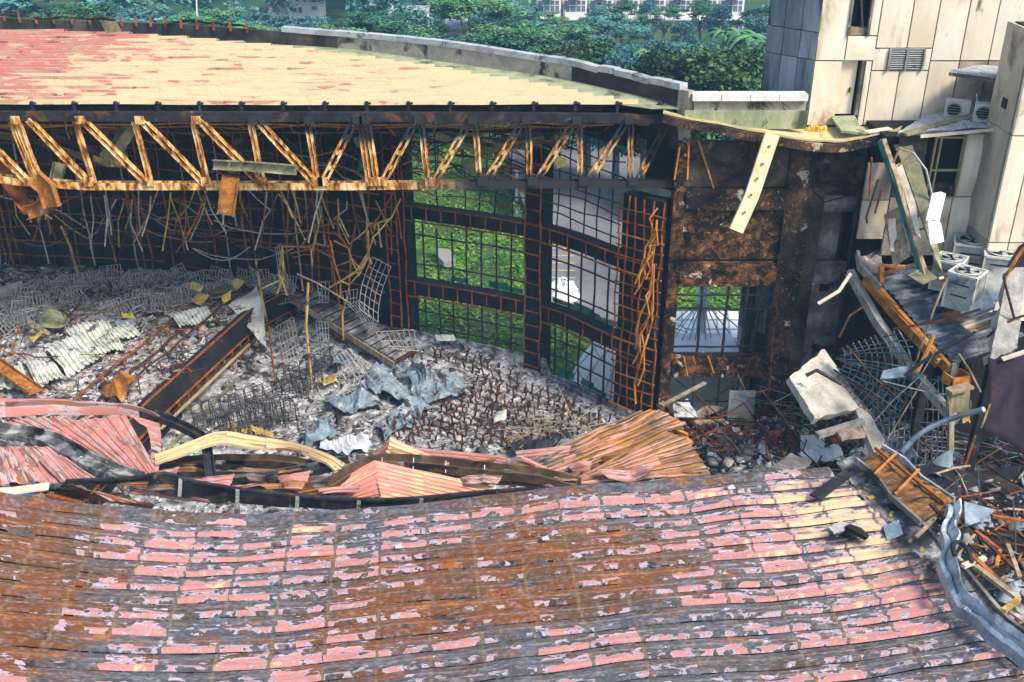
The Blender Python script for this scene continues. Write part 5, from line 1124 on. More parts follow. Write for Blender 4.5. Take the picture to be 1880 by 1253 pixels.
# ------------------------------------------------------------------ loose chips (nobody could count them)
def chips(name, mat, P, size, label, seed=0, flat=.35):
    r = np.random.default_rng(seed); n = len(P); P = np.asarray(P, float)
    s = size[0] * (size[1] / size[0]) ** (r.random((n, 1)) ** 2.2); d = s[:, None, :] * r.uniform([.5, .35, .12], [1.3, 1.0, flat], (n, 1, 3)) 
    c = np.array([(x, y, z) for z in (-1, 1) for y in (-1, 1) for x in (-1, 1)], float) / 2
    V = c[None] * d * (1 + r.uniform(-.3, .3, (n, 8, 3)))
    a = r.uniform(0, 6.283, n); t = r.normal(0, .35, n); t2 = r.normal(0, .35, n)
    ca, sa, ct_, st_, cu, su_ = np.cos(a), np.sin(a), np.cos(t), np.sin(t), np.cos(t2), np.sin(t2); o, l = np.zeros(n), np.ones(n)
    Rz = np.array([[ca, -sa, o], [sa, ca, o], [o, o, l]]).transpose(2, 0, 1); Rx = np.array([[l, o, o], [o, ct_, -st_], [o, st_, ct_]]).transpose(2, 0, 1); Ry = np.array([[cu, o, su_], [o, l, o], [-su_, o, cu]]).transpose(2, 0, 1)
    V = np.einsum('nij,nkj->nki', Rz @ Rx @ Ry, V) + P[:, None, :]
    f = np.array([(0, 2, 3, 1), (4, 5, 7, 6), (0, 1, 5, 4), (2, 6, 7, 3), (0, 4, 6, 2), (1, 3, 7, 5)])
    Fc = (f[None] + 8 * np.arange(n)[:, None, None]).reshape(-1, 4)
    return link(name, npmesh(name, V.reshape(-1, 3), Fc, mat), kind='stuff', label=label)
def floor_pts(n, seed, x0=-16, x1=13, y0=20, y1=42):
    r = np.random.default_rng(seed); o = []
    while len(o) < n:
        x, y = r.uniform(x0, x1), r.uniform(y0, y1)
        if (x < 5.2 and y > wy(x) - .1) or (x >= 5.2 and y > 32.7) or x < tier_x(y): continue
        o.append((x, y, zf(x, y) + bumpz(x, y, .2) + .05))
    return o
def tier_pts(n, seed):
    r = np.random.default_rng(seed); o = []
    while len(o) < n:
        y = r.uniform(27, 43.5); x = r.uniform(-27, tier_x(y))
        if y > wy(x) - .1: continue
        o.append((x, y, 2.0 + bumpz(x, y, .22) + .05))
    return o
chips('ash_chips', 'chip_white', floor_pts(9000, 1), (.03, .26), 'white ash and plaster crumbs scattered over the hall floor', 1)
chips('burnt_chips', 'chip_dark', floor_pts(9000, 2), (.03, .24), 'black burnt crumbs scattered over the hall floor', 2)
chips('tan_chips', 'chip_tan', floor_pts(3000, 3), (.03, .18), 'brownish crumbs scattered over the hall floor', 3)
chips('tier_ash_chips', 'chip_white', tier_pts(9000, 4), (.03, .24), 'white ash crumbs covering the raised tier', 4)
chips('tier_burnt_chips', 'chip_dark', tier_pts(7000, 5), (.03, .26), 'black burnt crumbs covering the raised tier', 5)
chips('tier_tan_chips', 'chip_tan', tier_pts(2500, 6), (.04, .24), 'tan crumbs covering the raised tier', 6)
def sticks(name, mat, P, L, rad, label, seed):
    r = np.random.default_rng(seed); mb = MB()
    for p in P:
        a = r.uniform(0, 6.283); l = r.uniform(*L); d = Vector((math.cos(a) * l, math.sin(a) * l, r.uniform(-.1, .35) * l)); p = Vector(p)
        mb.tube([p, p + d * .5 + Vector((0, 0, r.uniform(-.05, .12))), p + d], rad, 3)
    return tag(mb.build(name, mat), kind='stuff', label=label)
sticks('floor_sticks', 'wire_black', floor_pts(500, 11), (.3, 1.3), .014, 'thin black wires strewn over the hall floor', 11)
sticks('tier_sticks', 'wire_black', tier_pts(420, 12), (.4, 1.8), .016, 'thin dark wires strewn over the tier', 12)
sticks('tier_rust_sticks', 'rust', tier_pts(130, 13), (.5, 2.2), .02, 'thin rusty wires strewn over the tier', 13)

chips('floor_chunks', 'grey_concrete', [p for p in floor_pts(2600, 8) if noise.noise((p[0] * .5, p[1] * .5, 9)) > .05], (.08, .5), 'grey concrete and plaster chunks in drifts over the hall floor', 8, .5)
chips('floor_char', 'chip_dark', [p for p in floor_pts(3000, 9) if noise.noise((p[0] * .5, p[1] * .5, 29)) > .08], (.08, .6), 'black charred pieces in drifts over the hall floor', 9, .3)
chips('tier_chunks', 'chip_tan', [p for p in tier_pts(2200, 10) if noise.noise((p[0] * .5, p[1] * .5, 49)) > .05], (.08, .55), 'pale board pieces in drifts over the tier', 10, .3)
chips('tier_char', 'chip_dark', [p for p in tier_pts(2600, 14) if noise.noise((p[0] * .5, p[1] * .5, 69)) > .05], (.08, .6), 'black charred pieces in drifts over the tier', 15, .3)
# ------------------------------------------------------------------ rows of bolted seats: burnt pedestals
def ped(k):
    t = T('seat_pedestal', 'rust brown seat pedestal left standing among the pedestal rows on the ash floor', 'seat pedestal', (0, 0, -50 - k), 'rust brown seat pedestals in rows')
    b = Vector((0, 0, -50 - k))
    MB().box(b + Vector((0, 0, .03)), (.2, .2, .05)).build('base_plate', 'rust_dark', t)
    MB().bar([b + Vector((0, 0, .04)), b + Vector((.02 * k, 0, .42))], .075, .06).build('post', 'rust_dark', t)
    MB().bar([b + Vector((-.12, 0, .52)), b + Vector((0, 0, .4)), b + Vector((.12, .03, .5 + .04 * k))], .07, .05).build('bracket', 'rust_dark', t)
    return t
pds = [ped(0), ped(1)]
def pip(u, v, poly):
    c = False; n = len(poly)
    for i in range(n):
        (x0, y0), (x1, y1) = poly[i], poly[i - 1]
        if (y0 > v) != (y1 > v) and u < (x1 - x0) * (v - y0) / (y1 - y0) + x0: c = not c
    return c
ppoly = [(790, 650), (850, 655), (905, 682), (965, 712), (1040, 738), (1120, 775), (1105, 800), (1000, 812), (960, 822), (880, 835), (730, 835), (690, 812), (725, 765), (870, 720), (858, 690), (800, 675)]
cnt = 0; a_ = Vector((1, -.6, 0)).normalized(); b_ = Vector((-.6, -1, 0)).normalized()
for i in range(-40, 50):
    for j in range(-3, 34):
        p = Vector((-1.5, 37.6, 0)) + a_ * (i * .36 + (j % 2) * .18) + b_ * (j * .44)
        p += Vector((random.uniform(-.07, .07), random.uniform(-.07, .07), 0))
        if p.x < 5 and p.y > wy(p.x) - .5: continue
        p.z = zf(p.x, p.y) + bumpz(p.x, p.y, .2)
        u, v = PX(p)
        if not pip(u, v, ppoly) or random.random() < .06 or cnt > 285: continue
        src = pds[cnt % 2]; s = random.uniform(.6, 1.1)
        if cnt < 2: src.location = p; src.rotation_euler = (random.uniform(-.15, .15), random.uniform(-.15, .15), random.uniform(0, 6))
        else: copy_thing(src, p, (random.gauss(0, .14), random.gauss(0, .14), random.uniform(0, 6.28)), (.85, .85, s))
        cnt += 1
print('pedestals', cnt)
# ------------------------------------------------------------------ black wire chairs
def chair():
    b = Vector((0, 0, -60)); t = T('wire_chair', 'black burnt chair frame in a chair row by the tier wall', 'chair', b, 'burnt black chair frames in rows')
    def tb(name, pts, r=.016): MB().tube([b + Vector(p) for p in pts], r, 4).build(name, 'wire_black', t)
    tb('backrest', [(-.22, .2, .42), (-.2, .25, .8), (-.1, .27, .9), (.1, .27, .9), (.2, .25, .8), (.22, .2, .42)], .02)
    for z in (.55, .68): tb('back_rail', [(-.2, .22, z), (.2, .22, z)], .012)
    tb('seat', [(-.22, .2, .44), (-.22, -.22, .45), (.22, -.22, .45), (.22, .2, .44), (-.22, .2, .44)], .02)
    for y in (-.1, 0, .1): tb('seat_bar', [(-.22, y, .445), (.22, y, .445)], .01)
    for x, y in ((-.22, .2), (.22, .2), (-.22, -.22), (.22, -.22)): tb('leg', [(x, y, .44), (x * 1.06, y * 1.1, 0)], .018)
    for y in (.2, -.22): tb('stretcher', [(-.22, y, .2), (.22, y, .2)], .012)
    return t
ch = chair(); first = True
for (a, b, n, lab) in (((372, 783), (496, 742), 9, 'black burnt chair frame in the longest chair row by the tier wall'), ((420, 800), (530, 765), 8, 'black burnt chair frame in the chair row nearest the cream strip'), ((520, 716), (604, 688), 7, 'black burnt chair frame in the rear chair row beside the rusty pole'), ((455, 790), (536, 778), 4, 'black burnt chair frame in the short tangled row between the two long rows'), ((530, 728), (572, 716), 3, 'black burnt chair frame in front of the rear chair row')):
    A_, B_ = Pz(a[0], a[1], .1), Pz(b[0], b[1], .1); d = B_ - A_; yaw = math.atan2(d.y, d.x)
    for i in range(n):
        p = A_.lerp(B_, i / (n - 1)) + Vector((random.uniform(-.05, .05), random.uniform(-.05, .05), 0)); p.z = zf(p.x, p.y) + bumpz(p.x, p.y, .2) + .02
        rot = (random.gauss(0, .06), random.gauss(0, .06), yaw + random.gauss(0, .12))
        if first: ch.location = p; ch.rotation_euler = rot; ch['label'] = lab; first = False
        else: copy_thing(ch, p, rot, label=lab)
# ------------------------------------------------------------------ grey wire seat frames on the tier and stair
def wframe():
    b = Vector((0, 0, -70)); t = T('tubular_chair', 'grey burnt wire seat frame in the rows along the curved wall', 'seat frame', b, 'grey burnt wire seat frames on the tier')
    def tb(name, pts, r=.02): MB().tube([b + Vector(p) for p in pts], r, 4).build(name, 'wire_grey', t)
    tb('backrest', [(-.24, 0, 0), (-.24, .18, .62), (.24, .18, .62), (.24, 0, 0)])
    tb('seat', [(-.24, 0, .26), (-.24, -.4, .3), (.24, -.4, .3), (.24, 0, .26)])
    for x in (-.12, 0, .12): tb('wire', [(x, .18, .62), (x, 0, .2), (x, -.4, .3)], .013)
    for x in (-.24, .24): tb('leg', [(x, -.4, .3), (x, -.3, 0)])
    return t
wf = wframe(); first = True; nfr = 0
rows = [((5, 560), (215, 512), 24, 2.1), ((225, 532), (345, 515), 13, 2.1), ((352, 520), (450, 520), 10, 2.1), ((0, 580), (150, 556), 15, 2.1), ((255, 560), (430, 540), 18, 2.1), ((200, 578), (320, 560), 12, 2.1), ((0, 610), (90, 590), 9, 2.1), ((60, 545), (190, 528), 14, 2.1), ((470, 520), (540, 535), 9, 2.3)]
rlab = ['grey burnt wire seat frame in the wall row at far left', 'grey burnt wire seat frame in the wall row left of the ochre boards', 'grey burnt wire seat frame in the wall row beside the yellow scrap', 'grey burnt wire seat frame in the second row at far left', 'grey burnt wire seat frame in the second row before the square ochre board', 'grey burnt wire seat frame in the short row behind the fluted sheet', 'grey burnt wire seat frame in the third row at the left picture edge', 'grey burnt wire seat frame between the first two rows under the ochre cable', 'grey burnt wire seat frame heaped at the tier corner by the stair']
for ri, (a, b, n, z) in enumerate(rows):
    A_, B_ = Pz(a[0], a[1], z), Pz(b[0], b[1], z); yaw = math.atan2(B_.y - A_.y, B_.x - A_.x)
    for i in range(n):
        p = A_.lerp(B_, i / (n - 1)) + Vector((random.uniform(-.1, .1), random.uniform(-.1, .1), random.uniform(-.1, .05)))
        if p.y > wy(p.x) - .4: p.y = wy(p.x) - .4
        rot = (random.gauss(.25, .25), random.gauss(0, .25), yaw + random.gauss(0, .3))
        if first: wf.location = p; wf.rotation_euler = rot; wf['label'] = rlab[ri]; first = False
        else: copy_thing(wf, p, rot, random.uniform(.9, 1.15), label=rlab[ri])
# wire mesh panels
def mesh_panel(c4, nu, nv, label, mat='wire_grey', r=.018, bow=.0):
    a, b, c, d = [Vector(p) for p in c4]; t = T('wire_mesh', label, 'wire panel', (a + b + c + d) / 4); nrm = (b - a).cross(d - a).normalized()
    def f(s, v): p = a.lerp(b, s).lerp(d.lerp(c, s), v); return p + nrm * bow * (4 * v * (1 - v)) + nrm * .03 * noise.noise(p * 1.5)
    for i in range(nu + 1): MB().tube([f(i / nu, v) for v in np.linspace(0, 1, 7)], r, 4).build('wire', mat, t)
    for i in range(nv + 1): MB().tube([f(s, i / nv) for s in np.linspace(0, 1, 5)], r, 4).build('wire', mat, t)
    return t
mesh_panel(PPy([(684, 472, 38.2), (718, 490, 38.4), (694, 592, 37.0), (660, 568, 36.8)]), 4, 6, 'curved grey wire panel leaning by the column left of the windows', bow=.35)
mesh_panel(PPy([(582, 518, 39.4), (605, 519, 39.4), (602, 556, 39.2), (588, 556, 39.2)]), 3, 3, 'small upright grey wire panel behind the stair top')
mesh_panel(PPy([(628, 536, 38.8), (656, 531, 38.8), (654, 562, 38.6), (634, 566, 38.6)]), 4, 2, 'small grey wire panel tilted behind the stair middle')
mesh_panel(PPy([(505, 455, 40.2), (515, 447, 40.0), (530, 530, 39.6), (515, 520, 39.6)]), 3, 6, 'narrow grey wire panel standing at the tier corner')
mesh_panel(PPy([(508, 600, 39.2), (538, 582, 39.2), (552, 650, 37.6), (524, 668, 37.0)]), 5, 4, 'pale wire panel leaning on the tier corner wall under the stair')
mesh_panel(PPy([(612, 655, 36.4), (640, 640, 36.2), (664, 712, 35.0), (600, 735, 35.2)]), 5, 5, 'heap of pale grey wire frame on the floor below the stair', bow=.5)
mesh_panel(PPy([(612, 690, 35.9), (660, 655, 35.9), (700, 700, 35.1), (618, 742, 35.0)]), 4, 5, 'second pale wire frame tangled into the heap below the stair', bow=.4)
mesh_panel(PPy([(580, 590, 38.4), (602, 592, 38.4), (604, 626, 38.0), (584, 628, 38.0)]), 4, 3, 'short wire panel hanging under the stair')
mesh_panel(PPy([(480, 520, 40.6), (530, 512, 40.4), (538, 555, 39.8), (505, 560, 39.8)]), 7, 4, 'tangled grey wire frame piled on the stair landing', bow=.3)
mesh_panel(PPy([(690, 610, 37.6), (760, 606, 37.8), (768, 645, 37.2), (720, 640, 37.0)]), 7, 3, 'low grey wire frame at the foot of the stair', bow=.3)
mesh_panel(PPy([(640, 560, 38.5), (660, 552, 38.5), (690, 600, 37.5), (676, 606, 37.5)]), 5, 4, 'bent grey wire frame lying on the stair steps', bow=.3)
# stair
st = T('stair', 'straight rusty stair covered in ash descending from the tier corner', 'stair', Pz(640, 600, 1))
Sa, Sb = Py(550, 535, 40.6), Py(742, 655, 37.0); sdv = (Sb - Sa); sd2 = Vector((sdv.x, sdv.y, 0)).normalized(); sn = Vector((-sd2.y, sd2.x, 0))
for i in range(14):
    p = Sa.lerp(Sb, (i + .5) / 14); MB().box(p + Vector((0, 0, .05)), (.34, 1.15, .1), Matrix.Rotation(math.atan2(sd2.y, sd2.x), 3, 'Z')).build('step', 'ash_pink' if i % 3 else 'smoked_plaster', st)
    MB().box(p - Vector((0, 0, .08)) + sd2 * .16, (.03, 1.15, .2), Matrix.Rotation(math.atan2(sd2.y, sd2.x), 3, 'Z')).build('riser', 'rust_dark', st)
for s in (-1, 1): MB().bar([Sa + sn * .62 * s - Vector((0, 0, .12)), Sb + sn * .62 * s - Vector((0, 0, .12))], .08, .26).build('stringer', 'rust' if s > 0 else 'timber', st)
MB().tube([Sa - sn * .6 + Vector((0, 0, .2)), Sa.lerp(Sb, .5) - sn * .6 + Vector((0, 0, -.5)), Sb - sn * .5 + Vector((0, 0, .05))], .04, 5).build('handrail', 'rust', st)
# blue grey crumpled sheeting on the floor
def heap_sheet(px, th, label, mat='blue_scrap', amp=.35, seed=0, n=(26, 18), z=.15, name='crumpled_sheet'):
    c = [Pz(u, v, z + dz) for u, v, dz in px]; a, b, c_, d = c; G = []
    for i in range(n[1] + 1):
        t = i / n[1]; row = []
        for j in range(n[0] + 1):
            s = j / n[0]; p = a.lerp(b, s).lerp(d.lerp(c_, s), t); q = p * 1.1 + Vector((seed * 5.1, 0, 0)); q2 = p * 3.2 + Vector((0, seed, 0)); fo = abs(noise.noise(Vector((p.x * 2.6 + p.y * 1.1 + seed, (p.y - p.x * .4) * .45, seed * 2.0))))
            row.append(p + Vector((noise.noise(q + Vector((9, 0, 0))) * amp * .9, noise.noise(q + Vector((0, 9, 0))) * amp * .9, amp * (.45 + .75 * noise.noise(q) - 1.15 * fo + .12 * noise.noise(q2) + .05 * (j % 2)))))
        G.append(row)
    return MB().sheet(G, .01).build(name, mat, label=label, cat='metal sheet')
heap_sheet([(640, 722, .1), (725, 668, .35), (800, 684, .35), (775, 750, .1)], .01, 'big blue grey crumpled sheet heaped in the middle of the floor', amp=.6, seed=1, n=(44, 30))
heap_sheet([(752, 688, .45), (850, 682, .35), (866, 724, .1), (760, 752, .1)], .01, 'smoother blue grey sheet lobe pointing to the seat pedestals', amp=.3, seed=2)
heap_sheet([(690, 782, .1), (750, 730, .25), (800, 745, .15), (708, 812, .05)], .01, 'narrow blue grey sheet tongue running towards the front', amp=.3, seed=3)
heap_sheet([(606, 735, .1), (670, 708, .3), (700, 745, .15), (620, 760, .1)], .01, 'blue grey sheet left of the big heap', amp=.35, seed=4)
heap_sheet([(545, 800, .1), (600, 780, .3), (625, 810, .1), (560, 830, .1)], .01, 'blue grey scrap curled behind the cream strip', amp=.5, seed=5)
heap_sheet([(590, 810, .1), (680, 800, .1), (690, 830, .1), (585, 830, .1)], .01, 'pale blue sheet scrap near the rear peak', amp=.35, seed=6, mat='pale_metal')
heap_sheet([(612, 655, .5), (640, 645, .9), (645, 672, .6), (615, 682, .4)], .01, 'rolled blue sheet piece under the stair heap', amp=.4, seed=7)
heap_sheet([(935, 815, .1), (1040, 795, .2), (1050, 815, .1), (940, 840, .1)], .01, 'black burnt sheet lying before the seat pedestals', amp=.25, seed=8, mat='black_steel')
heap_sheet([(1030, 815, .2), (1110, 785, .3), (1120, 800, .3), (1040, 828, .1)], .01, 'bluish strip lying beside the rusty sheet on the floor', amp=.2, seed=9)
heap_sheet([(905, 760, .1), (930, 755, .2), (935, 778, .1), (910, 782, .1)], .01, 'small pale sheet lying among the seat pedestals', amp=.2, seed=10, mat='white_sheet', n=(6, 6))
heap_sheet([(424, 775, .1), (462, 785, .15), (458, 795, .1), (420, 784, .1)], .01, 'mustard roll of scrap behind the chair rows', amp=.25, seed=11, mat='ochre_scrap', n=(10, 6))
heap_sheet([(462, 790, .1), (508, 798, .15), (506, 806, .1), (465, 800, .1)], .01, 'second mustard roll of scrap nearer the cream strip', amp=.25, seed=12, mat='ochre_scrap', n=(10, 6))
heap_sheet([(590, 700, .2), (612, 688, .4), (618, 700, .2), (596, 712, .1)], .01, 'mustard board scrap beside the rear chair row', amp=.15, seed=13, mat='ochre_scrap', n=(6, 4))
heap_sheet([(800, 618, .5), (835, 615, .6), (838, 626, .4), (802, 628, .4)], .01, 'white crumpled sheet at the sill under the first window bay', amp=.2, seed=14, mat='white_sheet', z=.5, n=(8, 5))
sticks('reed_sticks', 'timber', [Pz(random.uniform(930, 1060), random.uniform(765, 800), .35) for _ in range(45)], (.8, 2.2), .02, 'bundle of pale sticks before the window wall', 21)
# white corrugated sheets and scrap on the tier
def tsheet(px, nr, label, mat='white_sheet', seed=0, cr=.14, z=2.25, amp=.07):
    c = [Pz(u, v, z + dz) for u, v, dz in px]; t = T('corrugated_sheet', label, 'metal sheet', c[0]); s = csheet([c[0], c[1]], [c[3], c[2]], nr, amp, 10, cr, seed); s.uv = None; s.build('sheet', mat, t)
tsheet([(120, 605, .2), (200, 590, .3), (228, 640, .0), (165, 660, 0)], 9, 'large whitish corrugated sheet lying in the ash of the tier', seed=1)
tsheet([(85, 640, .2), (150, 610, .3), (195, 650, .1), (125, 690, 0)], 8, 'whitish corrugated sheet overlapping nearest the tier front', seed=2)
tsheet([(45, 660, .2), (80, 645, .3), (120, 690, .1), (70, 715, 0)], 6, 'whitish corrugated sheet with a dark hole at the left', seed=3)
tsheet([(195, 600, .3), (235, 590, .3), (262, 610, .1), (215, 625, .1)], 5, 'pale greenish corrugated sheet piece', seed=4)
tsheet([(310, 575, .3), (380, 560, .4), (392, 585, .1), (330, 600, .1)], 9, 'pale fluted sheet near the tier middle', seed=5)
tsheet([(0, 680, .2), (40, 670, .2), (62, 715, 0), (0, 720, 0)], 4, 'pale sheet at the left picture edge on the tier', seed=6)
def scrap4(px, mat, label, seed=0, z=2.3, cr=.06, th=.02, name='scrap_sheet'):
    flat_panel([Pz(u, v, z + dz) for u, v, dz in px], th, (8, 6), cr, seed).build(name, mat, label=label, cat='scrap')
scrap4([(336, 528, .3), (352, 516, .6), (372, 526, .4), (366, 536, .2)], 'yellow_foam', 'yellow dented scrap on the tier by the wall', 1, cr=.2)
scrap4([(350, 550, .2), (364, 536, .3), (384, 540, .3), (368, 562, .1)], 'ochre_scrap', 'square ochre board on the tier', 2)
scrap4([(384, 530, .2), (428, 526, .3), (428, 536, .2), (390, 540, .2)], 'olive_metal', 'olive folded strip on the tier beside the ochre board', 3)
scrap4([(418, 520, .3), (440, 512, .6), (455, 518, .4), (432, 534, .2)], 'ochre_scrap', 'mustard bent scrap near the tier corner', 4, cr=.2)
scrap4([(406, 545, .3), (424, 535, .4), (424, 550, .2), (410, 558, .2)], 'yellow_foam', 'small yellowish scrap beside the triangular sheet', 5)
scrap4([(219, 572, .2), (240, 572, .3), (246, 584, .2), (225, 582, .1)], 'yellow_foam', 'orange yellow lump in the tier ash', 6, cr=.25)
scrap4([(210, 590, .2), (246, 586, .3), (248, 600, .1), (215, 600, .1)], 'blue_scrap', 'light blue sheet piece on the tier', 7)
scrap4([(45, 590, .3), (50, 582, .4), (92, 610, .3), (88, 616, .2)], 'timber', 'wooden board lying aslant on the tier', 8)
scrap4([(62, 575, .3), (110, 565, .6), (125, 585, .4), (80, 605, .2)], 'olive_metal', 'dark olive crumpled sheet on the tier', 9, cr=.3)
scrap4([(0, 528, .3), (40, 514, .3), (42, 522, .2), (0, 540, .2)], 'white_sheet', 'pale duct length at the far left of the tier', 10, cr=.03, th=.3)
scrap4([(55, 620, .2), (70, 600, .4), (80, 612, .3), (62, 630, .2)], 'ochre_scrap', 'ochre scrap between board and white sheets', 11, cr=.2)
rust_b = T('rust_beam', 'wide rust orange beam lying at the left edge of the tier', 'beam', Pz(30, 690, 2.6))
sweep(MB(), chan(.5, .16, .03), [Pz(-30, 655, 2.9), Pz(20, 690, 2.7), Pz(66, 722, 2.5)]).build('section', 'rust_sheet', rust_b)
heap_sheet([(185, 720, .2), (235, 690, .8), (258, 685, .9), (225, 740, .2)], .01, 'torn rust orange plate standing at the tier front', amp=.4, seed=31, mat='rust_sheet', z=2.2)
for i, (a, b) in enumerate((((120, 560), (135, 600)), ((0, 640), (60, 660)), ((30, 650), (110, 655)), ((40, 595), (20, 640)), ((150, 545), (120, 590)), ((230, 560), (160, 580)), ((300, 530), (230, 555)))):
    MB().tube(bent(Pz(*a, 2.9), Pz(*b, 2.4), .05, 5, .08), .03, 5).build('bent_bar', 'rust' if i % 2 else 'rust_dark', label='bent rusty bar lying in the ash of the tier', cat='bar', group='bent rusty bars lying in the tier ash')
# triangular torn sheet hanging over the tier corner
flat_panel([Py(470, 523, 39.6), Py(484, 560, 38.5), Py(489, 640, 37.4), Py(420, 562, 38.6)], .02, (10, 8), .12, 3).build('torn_sheet', 'white_sheet', label='pale triangular torn sheet hanging over the tier corner', cat='metal sheet')
# ------------------------------------------------------------------ pit on the right: dark rubble floor, rubble mound
G = []
for i in range(90):
    y = 14 + 18.6 * i / 89; row = []
    for j in range(100):
        x = 6.2 + 15.8 * j / 99
        row.append((x, y, .12 + bumpz(x, y, .5) * 1.2 + 1.1 * math.exp(-((x - 8.2) / 2.2) ** 2 - ((y - 28.5) / 2.6) ** 2)))
    G.append(row)
MB().sheet(G, .1).build('pit_floor', 'charred_black', kind='structure', smooth=True)  # burnt floor, blackened further to stand in for shade in the pit
def pitz(x, y): return .12 + bumpz(x, y, .5) * 1.2 + 1.1 * math.exp(-((x - 8.2) / 2.2) ** 2 - ((y - 28.5) / 2.6) ** 2)
def pit_pts(n, seed, cu, cv, su, sv, up=.25):
    r = np.random.default_rng(seed); o = []
    while len(o) < n:
        u, v = r.normal(cu, su), r.normal(cv, sv); z = 1.0
        for _ in range(4): p = Pz(u, v, z); z = pitz(p.x, p.y)
        if p.y > 32.8: continue
        o.append((p.x, p.y, z + r.random() * up))
    return o
chips('rubble', 'chip_white', pit_pts(1600, 31, 1470, 815, 95, 38), (.05, .42), 'pale rubble pieces heaped below the concrete slab', 31, .6)
chips('dark_rubble', 'chip_dark', pit_pts(3200, 32, 1500, 800, 150, 60), (.05, .5), 'dark burnt rubble around the concrete slab', 32, .6)
chips('grey_rubble', 'grey_concrete', pit_pts(1500, 33, 1480, 810, 120, 45), (.06, .5), 'grey concrete rubble below the slab', 33, .6)
chips('blue_rubble', 'blue_scrap', pit_pts(420, 34, 1650, 780, 110, 70), (.08, .6), 'bluish sheet metal scraps in the dark pit', 34, .2)
chips('pit_rubble', 'chip_dark', pit_pts(2600, 35, 1700, 800, 120, 110), (.08, .7), 'black burnt rubble in the pit', 35, .5)
sticks('pit_wires', 'wire_blue', pit_pts(420, 36, 1680, 770, 110, 100, 1.6), (.8, 3.0), .02, 'bluish wires tangled in the dark pit', 36)
sticks('pit_rods', 'rust_dark', pit_pts(330, 37, 1660, 770, 130, 100, 1.4), (.8, 3.2), .028, 'rusty wires tangled in the dark pit', 37)
sticks('mound_rods', 'rust', pit_pts(80, 38, 1330, 810, 60, 25, .5), (.8, 2.4), .03, 'rusty wires at the foot of the charred wall', 38)
chips('pit_char', 'chip_dark', pit_pts(1800, 39, 1690, 720, 110, 110, .8), (.1, .9), 'large black charred pieces in the pit', 39, .3)
chips('pit_ash', 'chip_white', pit_pts(420, 40, 1620, 760, 130, 90, .4), (.05, .3), 'pale crumbs sprinkled over the dark pit', 40, .3)
# red brick lumps
for i, (u, v, s, lab) in enumerate(((1556, 812, .75, 'large red brick lump lying on the pale leaning strip'), (1530, 818, .5, 'red brick lump left of the largest brick lump'), (1497, 792, .4, 'small red brick lump under the concrete slab'), (1432, 828, .45, 'red brick lump at the foot of the rubble mound'), (1486, 842, .4, 'red brick lump touching the collapsed roof edge'), (1420, 800, .3, 'smallest red brick lump near the charred wall foot'))):
    p = Pz(u, v, 1.3); mb = MB(); t = T('brick_lump', lab, 'brick lump', p); R = Matrix.Rotation(i * 1.3, 3, (.3, .2, 1))
    nx = 2 if s < .6 else 3
    for a in range(nx):
        for b in range(2):
            for c in range(2):
                if random.random() < .15: continue
                MB().box(p + R @ Vector(((a - nx / 2 + (b % 2) * .5) * .24, (c - .5) * .13, b * .09)), (.225, .115, .08), R @ Matrix.Rotation(random.gauss(0, .08), 3, 'Z')).build('brick', 'brick_red', t)
# big concrete slab and pale strip under it
def slab4(px, th, mat, label, cat, seed=0, cr=.04, name='concrete_slab', n=(14, 14)):
    c = [Py(*q) for q in px]; nrm = (c[1] - c[0]).cross(c[3] - c[0]).normalized()
    if nrm.z < 0: nrm = -nrm
    a, b, c_, d = c; G = []
    for i in range(n[1] + 1):
        t = i / n[1]; row = []
        for j in range(n[0] + 1):
            s = j / n[0]; s2 = s + (.035 * noise.noise((t * 6, s, seed)) if j in (0, n[0]) else 0); t2 = t + (.035 * noise.noise((s * 6, t, seed + 3)) if i in (0, n[1]) else 0)
            p = a.lerp(b, s2).lerp(d.lerp(c_, s2), t2); row.append(p + nrm * noise.noise(p * 2.5) * cr)
        G.append(row)
    return MB().sheet(G, th).build(name, mat, label=label, cat=cat)
slab4([(1450, 692, 28.2), (1514, 641, 29.6), (1586, 748, 28.0), (1496, 768, 26.9)], .28, 'pale_concrete', 'big pale concrete slab leaning in the rubble beside the charred wall', 'concrete slab', 1)
slab4([(1571, 752, 27.8), (1590, 748, 27.9), (1632, 822, 26.4), (1604, 830, 26.2)], .2, 'pale_concrete', 'long pale concrete strip below the big slab', 'concrete slab', 2)
slab4([(1530, 788, 27), (1575, 775, 27.4), (1590, 796, 26.6), (1545, 804, 26.4)], .12, 'chip_tan', 'tan slab piece half buried under the rubble', 'concrete slab', 3)
MB().bar(PPy([(1500, 800, 26.6), (1545, 786, 27), (1585, 774, 27.2)]), .2, .16).build('grey_rail', 'grey_concrete', label='grey channel lying across the rubble under the slab', cat='rail')
heap_sheet([(1460, 838, 1.6), (1530, 820, 1.9), (1560, 845, 1.7), (1478, 860, 1.5)], .01, 'blue tinted sheets on the rubble by the roof corner', amp=.35, seed=41, z=0, mat='pale_metal')
heap_sheet([(1560, 830, 1.8), (1650, 815, 2.1), (1690, 850, 2.1), (1590, 865, 1.8)], .01, 'crumpled silver sheet between rubble and rusty tray', amp=.4, seed=42, z=0, mat='silver_gutter')
heap_sheet([(1470, 800, 1.6), (1512, 798, 1.7), (1514, 835, 1.5), (1470, 838, 1.5)], .01, 'pale blue board standing in the rubble', amp=.1, seed=43, z=0, mat='pale_metal', n=(6, 6))
heap_sheet([(1280, 755, .9), (1300, 745, 1.0), (1330, 752, 1.0), (1285, 770, .8)], .01, 'pinkish plaster sheet at the window foot', amp=.15, seed=44, z=0, mat='chip_tan', n=(6, 6))
